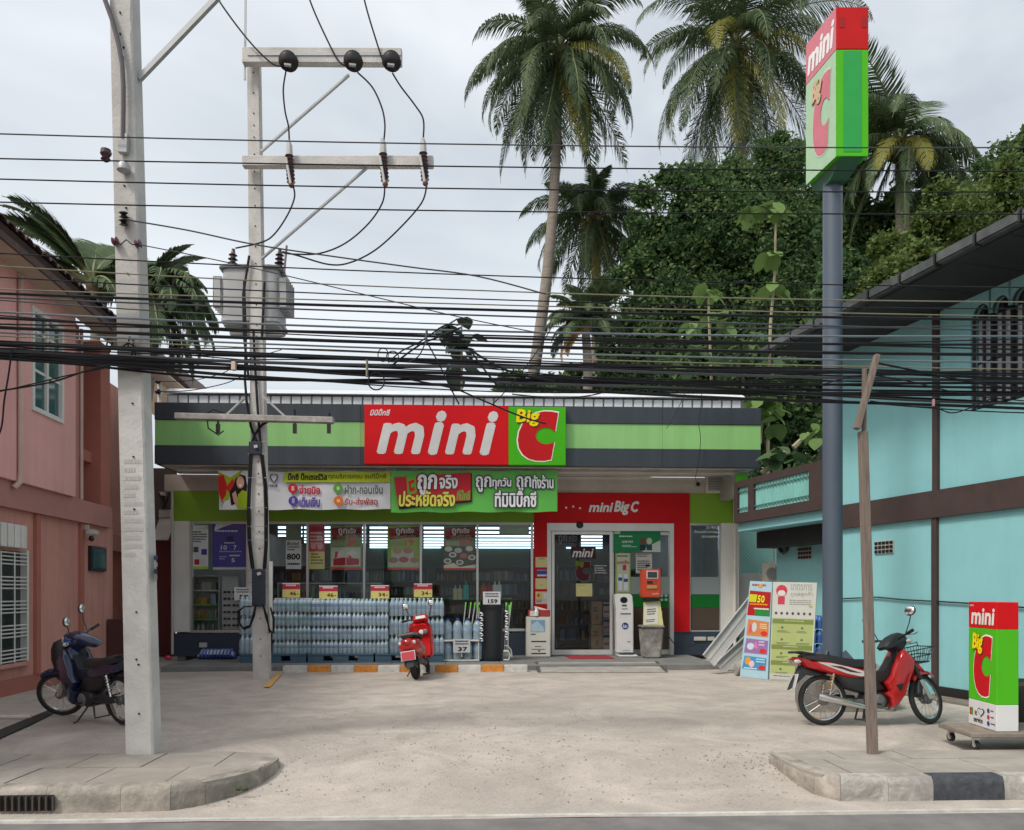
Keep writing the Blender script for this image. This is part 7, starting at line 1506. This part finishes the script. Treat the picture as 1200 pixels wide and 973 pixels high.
palm('tall coconut palm with bare leaning trunk rising behind the centre of the shop', at(612, 520, Yp), at(655, 62, Yp), .29, .19, ring(6, 'u', 3.94, 10)+ring(9, 'm', 4.80, 0)+ring(9, 'l', 4.92, 20)+ring(8, 'd', 5.04, 5)+ring(15, 'v', 5.66, 12)+[(-60, 'y', 5.29), (-80, 'vy', 5.66), (-95, 'v', 5.6), (-70, 'v', 5.8), (-110, 'v', 5.4), (-85, 'd', 5.4), (-120, 'd', 5.2), (-50, 'd', 5.2), (180, 'd', 5.6), (165, 'l', 5.4)], 3, lean=1.2)
Yp = 44
palm('broad coconut palm with yellowing fronds, just left of the tall pole sign', at(880, 480, Yp), at(862, 55, Yp), .34, .24, ring(7, 'u', 5.15, 0)+ring(10, 'm', 7.19, 15)+ring(10, 'l', 7.19, 0)+ring(9, 'd', 7.49, 22)+ring(14, 'v', 8.13, 5)+[(-125, 'y', 6.56), (-70, 'vy', 7.81), (-45, 'y', 7.19), (-100, 'vy', 7.49)], 5)
Yp = 31
palm('wind swept coconut palm directly right of the tall pole sign', at(1052, 420, Yp), at(1056, 172, Yp), .30, .22, [(a, 's', 4.9) for a in (120, 150, 170, 100, 60, 200, 140, 90)]+[(a, 'm', 4.2) for a in (90, 60, 120, 150, 180, 210, 240)]+[(a, 'l', 3.6) for a in (0, 20, -20, 40, 180, 210, -60, -90)]+[(a, 'd', 3.6) for a in (-10, -50, -100, -140, 190, 160)]+[(a, 'v', 4.0) for a in (-60, -110, 180, 150)]+[(-100, 'y', 3.6), (-130, 'y', 3.4)], 7)
Yp = 42
palm('smaller farther coconut palm low behind the leaning trunk', at(697, 500, Yp), at(697, 258, Yp), 0.30, 0.23, ring(6, 'u', 3.28, 0)+ring(9, 'm', 4.21, 15)+ring(9, 'l', 4.56, 0)+ring(8, 'd', 4.68, 22)+ring(5, 'v', 4.91, 5)+[(-110, 'vy', 4.68), (-70, 'vy', 4.56)], 9)
Yp = 34.5
palm('short dark areca palm with one orange dead frond close over the shop roof', at(686, 500, Yp), at(686, 385, Yp), 0.22, 0.18, ring(8, 'u', 2.21, 0)+ring(9, 'm', 2.21, 20)+ring(6, 'l', 2.08, 5)+[(-165, 'o', 1.95), (-150, 'o', 1.69)], 11, nuts=False)
Yp = 19
palm('palm with raised windblown fronds over the pink house roof', at(104, 470, Yp), at(108, 338, Yp), .12, .09, [(a, 's', 2.5) for a in (170, 150, 185, 200, 160, 190, 175)]+[(a, 't', 2.2) for a in (170, 185, 200, 155)]+[(0, 't', 1.2), (30, 'm', 1.1), (-40, 'l', 1.1), (10, 'l', 1.0), (100, 's', 2.5), (120, 's', 2.4), (60, 's', 1.5)], 13, nuts=False)
palm('palm with drooping fronds showing right of the nearer electric pole', at(172, 470, 20), at(176, 345, 20), .12, .10, [(a, 's', 1.5) for a in (60, 20, 100, 0, 140)]+[(a, 'm', 1.6) for a in (0, 30, -30, -60, 60, 170, 200)]+[(a, 'l', 1.9) for a in (0, -20, 20, -50, 40, 180)]+[(a, 'd', 2.1) for a in (0, 25, -30, -70, -10, 10)]+[(a, 'v', 2.3) for a in (0, -30, 30, 10)], 15, nuts=False)
# broadleaf masses: real leaf faces spread through lumpy crowns
def leaves(blobs, n, size, seed, droop=.3):
    """blobs: (centre, rx, ry, rz); returns numpy mesh arrays of folded diamond leaves"""
    rg = np.random.default_rng(seed); V = []; vol = np.array([b[1]*b[3]*max(b[2], .5) for b in blobs])**.7; vol = vol/vol.sum()
    ids = rg.choice(len(blobs), n, p=vol); C = np.array([tuple(b[0]) for b in blobs])[ids]; Rr = np.array([b[1:4] for b in blobs])[ids]
    # clumps inside each blob
    cl = rg.normal(size=(len(blobs), 60, 3)); cl /= np.linalg.norm(cl, axis=2, keepdims=True); cl *= rg.uniform(.5, 1.08, (len(blobs), 60, 1))
    k = rg.integers(0, 60, n); D = cl[ids, k]+rg.normal(size=(n, 3))*np.where(rg.random((n, 1)) < .75, .085, .2)
    P = C+D*Rr
    d = rg.normal(size=(n, 3)); d[:, 2] = d[:, 2]*.5-droop; d /= np.linalg.norm(d, axis=1, keepdims=True)
    u = rg.normal(size=(n, 3)); s = np.cross(d, u); s /= np.linalg.norm(s, axis=1, keepdims=True); nn = np.cross(s, d)
    L_ = size*rg.uniform(.6, 1.3, (n, 1)); w = L_*rg.uniform(.22, .36, (n, 1))
    a = P-d*L_*.5; b = P+d*L_*.5; c1 = P+s*w-nn*w*.3; c2 = P-s*w-nn*w*.3
    V = np.stack([a, c1, b, c2], 1).reshape(-1, 3); F = np.arange(4*n).reshape(-1, 4)
    return V, F
def leafmesh(name, V, F, m, parent, **k):
    me = bpy.data.meshes.new(name); me.vertices.add(len(V)); me.vertices.foreach_set('co', V.astype(np.float32).ravel())
    me.loops.add(F.size); me.loops.foreach_set('vertex_index', F.astype(np.int32).ravel()); me.polygons.add(len(F)); me.polygons.foreach_set('loop_start', np.arange(0, F.size, F.shape[1], dtype=np.int32)); me.polygons.foreach_set('loop_total', np.full(len(F), F.shape[1], dtype=np.int32))
    me.materials.append(m); me.update(); me.validate(); return link(name, me, parent, **k)
m_leafd = leafmat('dense_green_leaves', (.060, .125, .055), (.115, .20, .075), .35); m_leafo = leafmat('olive_leaves', (.085, .135, .035), (.16, .21, .06), .35); m_leafl = leafmat('broad_bright_leaves', (.11, .20, .055), (.17, .27, .08)); m_bark = mat('bark', (.10, .08, .06), rough=.95, var=.3, scale=8, bump=.6)
m_inner = mat('inner_branches', (.05, .06, .03), rough=1, var=.4, scale=2)
def tree(lb, base, blobs_px, Y, n, size, m, seed, core=.72, trunk=.2):
    """blobs in photo pixels: (px, py, rx, rz) at distance Y"""
    k = Y/950; bl = [(at(x, y, Y+dy), rx*k*.92, max(1.2, .75*rx*k), rz*k*.92) for (x, y, rx, rz, dy) in blobs_px]; rb_ = random.Random(seed*7+1)
    for b in list(bl):   # ragged side shoots round each mass
        for q in range(7 if core else 2):
            a = rb_.uniform(-.5, pi+.5); e = rb_.uniform(.16, .34); sc = rb_.uniform(.85, 1.12); bl.append((b[0]+Vector((cos(a)*b[1]*sc, rb_.uniform(-.6, .2)*b[2], sin(a)*b[3]*sc)), b[1]*e, b[2]*e, b[3]*e*rb_.uniform(.7, 1.4)))
    root = thing('broadleaf_tree', lb, 'tree', base, 'leafy trees behind the buildings')
    top = bl[0][0]; MB().tube([base, base.lerp(top, .5)+Vector((.3, 0, 0)), top], [trunk, trunk*.7, trunk*.3], 8).build('trunk', m_bark, root)
    for b in bl[1:len(blobs_px)]: MB().tube([base.lerp(top, .45), (base.lerp(top, .6)+b[0])/2, b[0]], [trunk*.5, trunk*.35, trunk*.15], 6).build('branch', m_bark, root)
    V, F = leaves(bl, int(n*.72), size, seed); leafmesh('crown', V, F, m, root)
    V, F = leaves([(b[0]+Vector((0, -.25, .15)), b[1]*1.03, b[2]*1.03, b[3]*1.03) for b in bl], int(n*.10), size*1.15, seed+9); leafmesh('crown_tips', V, F, leafmat('young_leaves', (.09, .15, .045), (.15, .21, .07), .35), root)
    if core:   # deep inner leaves, larger and denser, so the crown is not see-through
        V, F = leaves([(b[0]+Vector((0, b[2]*.4, 0)), b[1]*core, b[2]*core, b[3]*core) for b in bl], int(n*.35), size*3, seed+1); leafmesh('inner_crown', V, F, m, root)
    return root
gb_ = lambda px, Y: Vector((X(px, Y), Y, 0))
tree('big dense dark green tree filling the view left of the pole sign', gb_(850, 38), [(850, 300, 105, 90, 0), (800, 270, 60, 55, -1), (900, 230, 70, 60, 1), (770, 370, 60, 70, -1), (870, 400, 100, 80, 0), (935, 330, 60, 110, 1), (745, 420, 40, 50, 0), (800, 450, 80, 45, 0), (940, 430, 50, 90, 0), (840, 235, 50, 35, 0), (765, 310, 35, 40, 0), (925, 190, 40, 40, 1)], 38, 120000, .19, m_leafd, 1, trunk=.45)
tree('dark leafy thicket in the gap between the shop and the turquoise building', gb_(930, 24), [(920, 500, 60, 50, 0), (880, 470, 40, 40, -1), (960, 450, 50, 60, 0), (930, 560, 60, 40, 0), (985, 380, 30, 70, 1)], 24, 20000, .18, m_leafd, 2, trunk=.15)
tree('olive green bushy tree above the roof of the turquoise building', gb_(1090, 24), [(1090, 310, 65, 50, 0), (1150, 270, 60, 45, 0), (1040, 370, 50, 50, 0), (1190, 240, 50, 45, 0), (1110, 260, 40, 30, -1), (1230, 280, 60, 60, 0), (1010, 400, 30, 30, 0), (1060, 340, 40, 40, -1)], 24, 60000, .13, m_leafo, 3)
tree('loose dark tree at the right edge with airy top twigs', gb_(1180, 28), [(1185, 215, 35, 35, 0), (1160, 195, 16, 16, 0), (1195, 178, 14, 14, 0), (1215, 200, 30, 40, 0), (1140, 240, 30, 22, 0), (1200, 165, 8, 10, 0)], 28, 12000, .18, m_leafd, 4, core=0, trunk=.1)
tree('dark green tree behind the wind swept palm', gb_(1000, 33), [(1000, 330, 35, 70, 0), (1030, 310, 40, 60, 0), (1085, 250, 50, 40, 0), (985, 260, 30, 60, 0)], 33, 22000, .22, m_leafd, 5, trunk=.2)
tree('low row of bushes peeping over the white roof ridge', gb_(720, 34), [(720, 450, 60, 22, 1), (660, 458, 40, 12, 0), (600, 452, 16, 14, 0), (780, 440, 40, 40, 0)], 36, 9000, .2, m_leafd, 6, trunk=.08)
# big leaved saplings: stem with large heart shaped leaves, each leaf a part
def bigleaf_mesh(L_):
    mb = MB(); ol = [(0, 0), (.10, .22), (.30, .36), (.55, .36), (.80, .20), (1, 0)]
    vs = [(x*L_, 0, -.10*L_*x*x) for x, _ in ol]+[(x*L_, y*L_, .07*L_-.16*L_*x*x) for x, y in ol[1:-1]]+[(x*L_, -y*L_, .07*L_-.16*L_*x*x) for x, y in ol[1:-1]]
    fs = [(0, 1, 6), (1, 2, 7, 6), (2, 3, 8, 7), (3, 4, 9, 8), (4, 5, 9), (0, 10, 1), (1, 10, 11, 2), (2, 11, 12, 3), (3, 12, 13, 4), (4, 13, 5)]
    return mb.add(vs, fs)
BL = None
def sapling(lb, pts, clusters, Y, L_=.6, seed=0, m=m_leafl, name='broadleaf_sapling'):
    global BL
    rnd = random.Random(seed); root = thing(name, lb, 'plant', at(*pts[0], Y), 'big leaved saplings'); k = Y/950
    g0 = at(*pts[0], Y); sp_ = ([Vector((g0.x, g0.y, 0))] if Y > 20 else [])+[at(x, y, Y) for x, y in pts]; MB().tube(sp_, [.06-.035*i/len(sp_) for i in range(len(sp_))], 6).build('stem', mat('pale_stem', (.30, .27, .17), rough=.8, var=.2), root)
    for (x, y, n) in clusters:
        for i in range(n):
            if BL is None: o = bigleaf_mesh(1).build('leaf', m, None, smooth=60); BL = o.data; bpy.data.objects.remove(o)
            me = BL
            if m != BL.materials[0]:
                if m.name not in _BLM: q = BL.copy(); q.materials[0] = m; _BLM[m.name] = q
                me = _BLM[m.name]
            c = at(x+rnd.uniform(-6, 6), y+rnd.uniform(-6, 6), Y+rnd.uniform(-.4, .3))
            link('leaf', me, root, mw=Matrix.Translation(c) @ Matrix.Rotation(2*pi*i/n+rnd.uniform(-.4, .4), 4, 'Z') @ Matrix.Rotation(R(rnd.uniform(5, 55)), 4, 'Y') @ Matrix.Rotation(R(rnd.uniform(-25, 25)), 4, 'X') @ Matrix.Scale(L_*rnd.uniform(.7, 1.15), 4))
_BLM = {}
sapling('tall sapling with bright crown leaves beside the pole sign', ((900, 470), (903, 380), (908, 320), (909, 262)), ((909, 243, 13), (905, 300, 8), (880, 248, 5), (912, 335, 5)), 23, .6, 1)
sapling('sapling with two pale leaf groups in the middle of the dark tree', ((835, 470), (832, 400), (830, 345)), ((832, 340, 9), (838, 372, 7), (812, 378, 6), (855, 380, 5)), 23, .55, 2)
sapling('low broad leaved plant in the middle of the dark tree bottom', ((870, 470), (872, 420)), ((860, 400, 7), (890, 395, 7), (820, 410, 6), (845, 425, 6), (800, 425, 5), (915, 425, 6), (890, 440, 5), (930, 400, 5)), 22.5, .5, 3, m=leafmat('mid_broad_leaves', (.06, .11, .045), (.09, .15, .06)))
sapling('bright broad leaved branch spilling over the shop corner', ((890, 520), (893, 480), (895, 465)), ((888, 468, 9), (905, 474, 8), (885, 485, 6), (905, 495, 5)), 18.9, .5, 4)
sapling('leafy shoot crossing the dark balcony right of the fascia', ((893, 555), (905, 545), (920, 530)), ((915, 528, 7), (928, 533, 5), (905, 540, 4)), 16.6, .42, 5, m=_M['mid_broad_leaves'])
sapling('small yellow green shoot close left of the pole sign', ((930, 525), (940, 515), (948, 508)), ((958, 500, 5), (950, 503, 3), (962, 508, 3)), 15.8, .32, 6)
sapling('dark young tree with drooping leaves rising over the roof among the cables', ((541, 475), (541, 440), (541, 380)), ((541, 378, 4), (538, 395, 5), (541, 404, 5), (535, 425, 5), (555, 400, 3), (522, 386, 3), (541, 436, 3)), 34, .85, 7, m=leafmat('very_dark_leaves', (.025, .05, .035), (.035, .06, .045), .05))
for i in range(2):
    x = (600, 592)[i]; r = thing('spiky_bush', ('right', 'left')[i]+' spiky dark shrub tuft above the ridge near the leaning trunk', 'shrub', Vector((X(x, 33.6), 33.6, 0)), 'spiky tufts on the ridge'); mb = MB(); rnd = random.Random(i)
    for k in range(34):
        a = rnd.uniform(0, 6.28); e = rnd.uniform(.3, 1.3); d = Vector((cos(a)*cos(e), sin(a)*cos(e), sin(e))); l = rnd.uniform(.5, 1.15); o = at(x, 470, 33.6); s = d.cross(UP).normalized()*.045
        mb.add([o-s, o+s, o+d*l*.6+s, o+d*l*.6-s, o+d*l], [(0, 1, 2, 3), (3, 2, 4)])
    mb.tube([Vector((X(x, 33.6), 33.6, 0)), at(x, 470, 33.6)], .06, 6); mb.build('leaves', _M['very_dark_leaves'], r, smooth=0)
# weeds at the kerb
r = thing('kerb_weed', 'small green weed growing at the rounded left kerb end', 'weed', gr(283, 926, -.1)); mb = MB(); rnd = random.Random(2)
for k in range(60):
    a = rnd.uniform(0, 6.28); o = gr(283+rnd.uniform(-6, 8), 927, -.10); d = Vector((cos(a)*.5, sin(a)*.5, 1)).normalized(); l = rnd.uniform(.02, .06); s = d.cross(UP).normalized()*.004
    mb.add([o-s, o+s, o+d*l], [(0, 1, 2)])
mb.build('blades', m_leafo, r, smooth=0)
for o in list(bpy.data.objects):
    if o.type == 'EMPTY' and not o.children and o.name != 'camera': bpy.data.objects.remove(o)
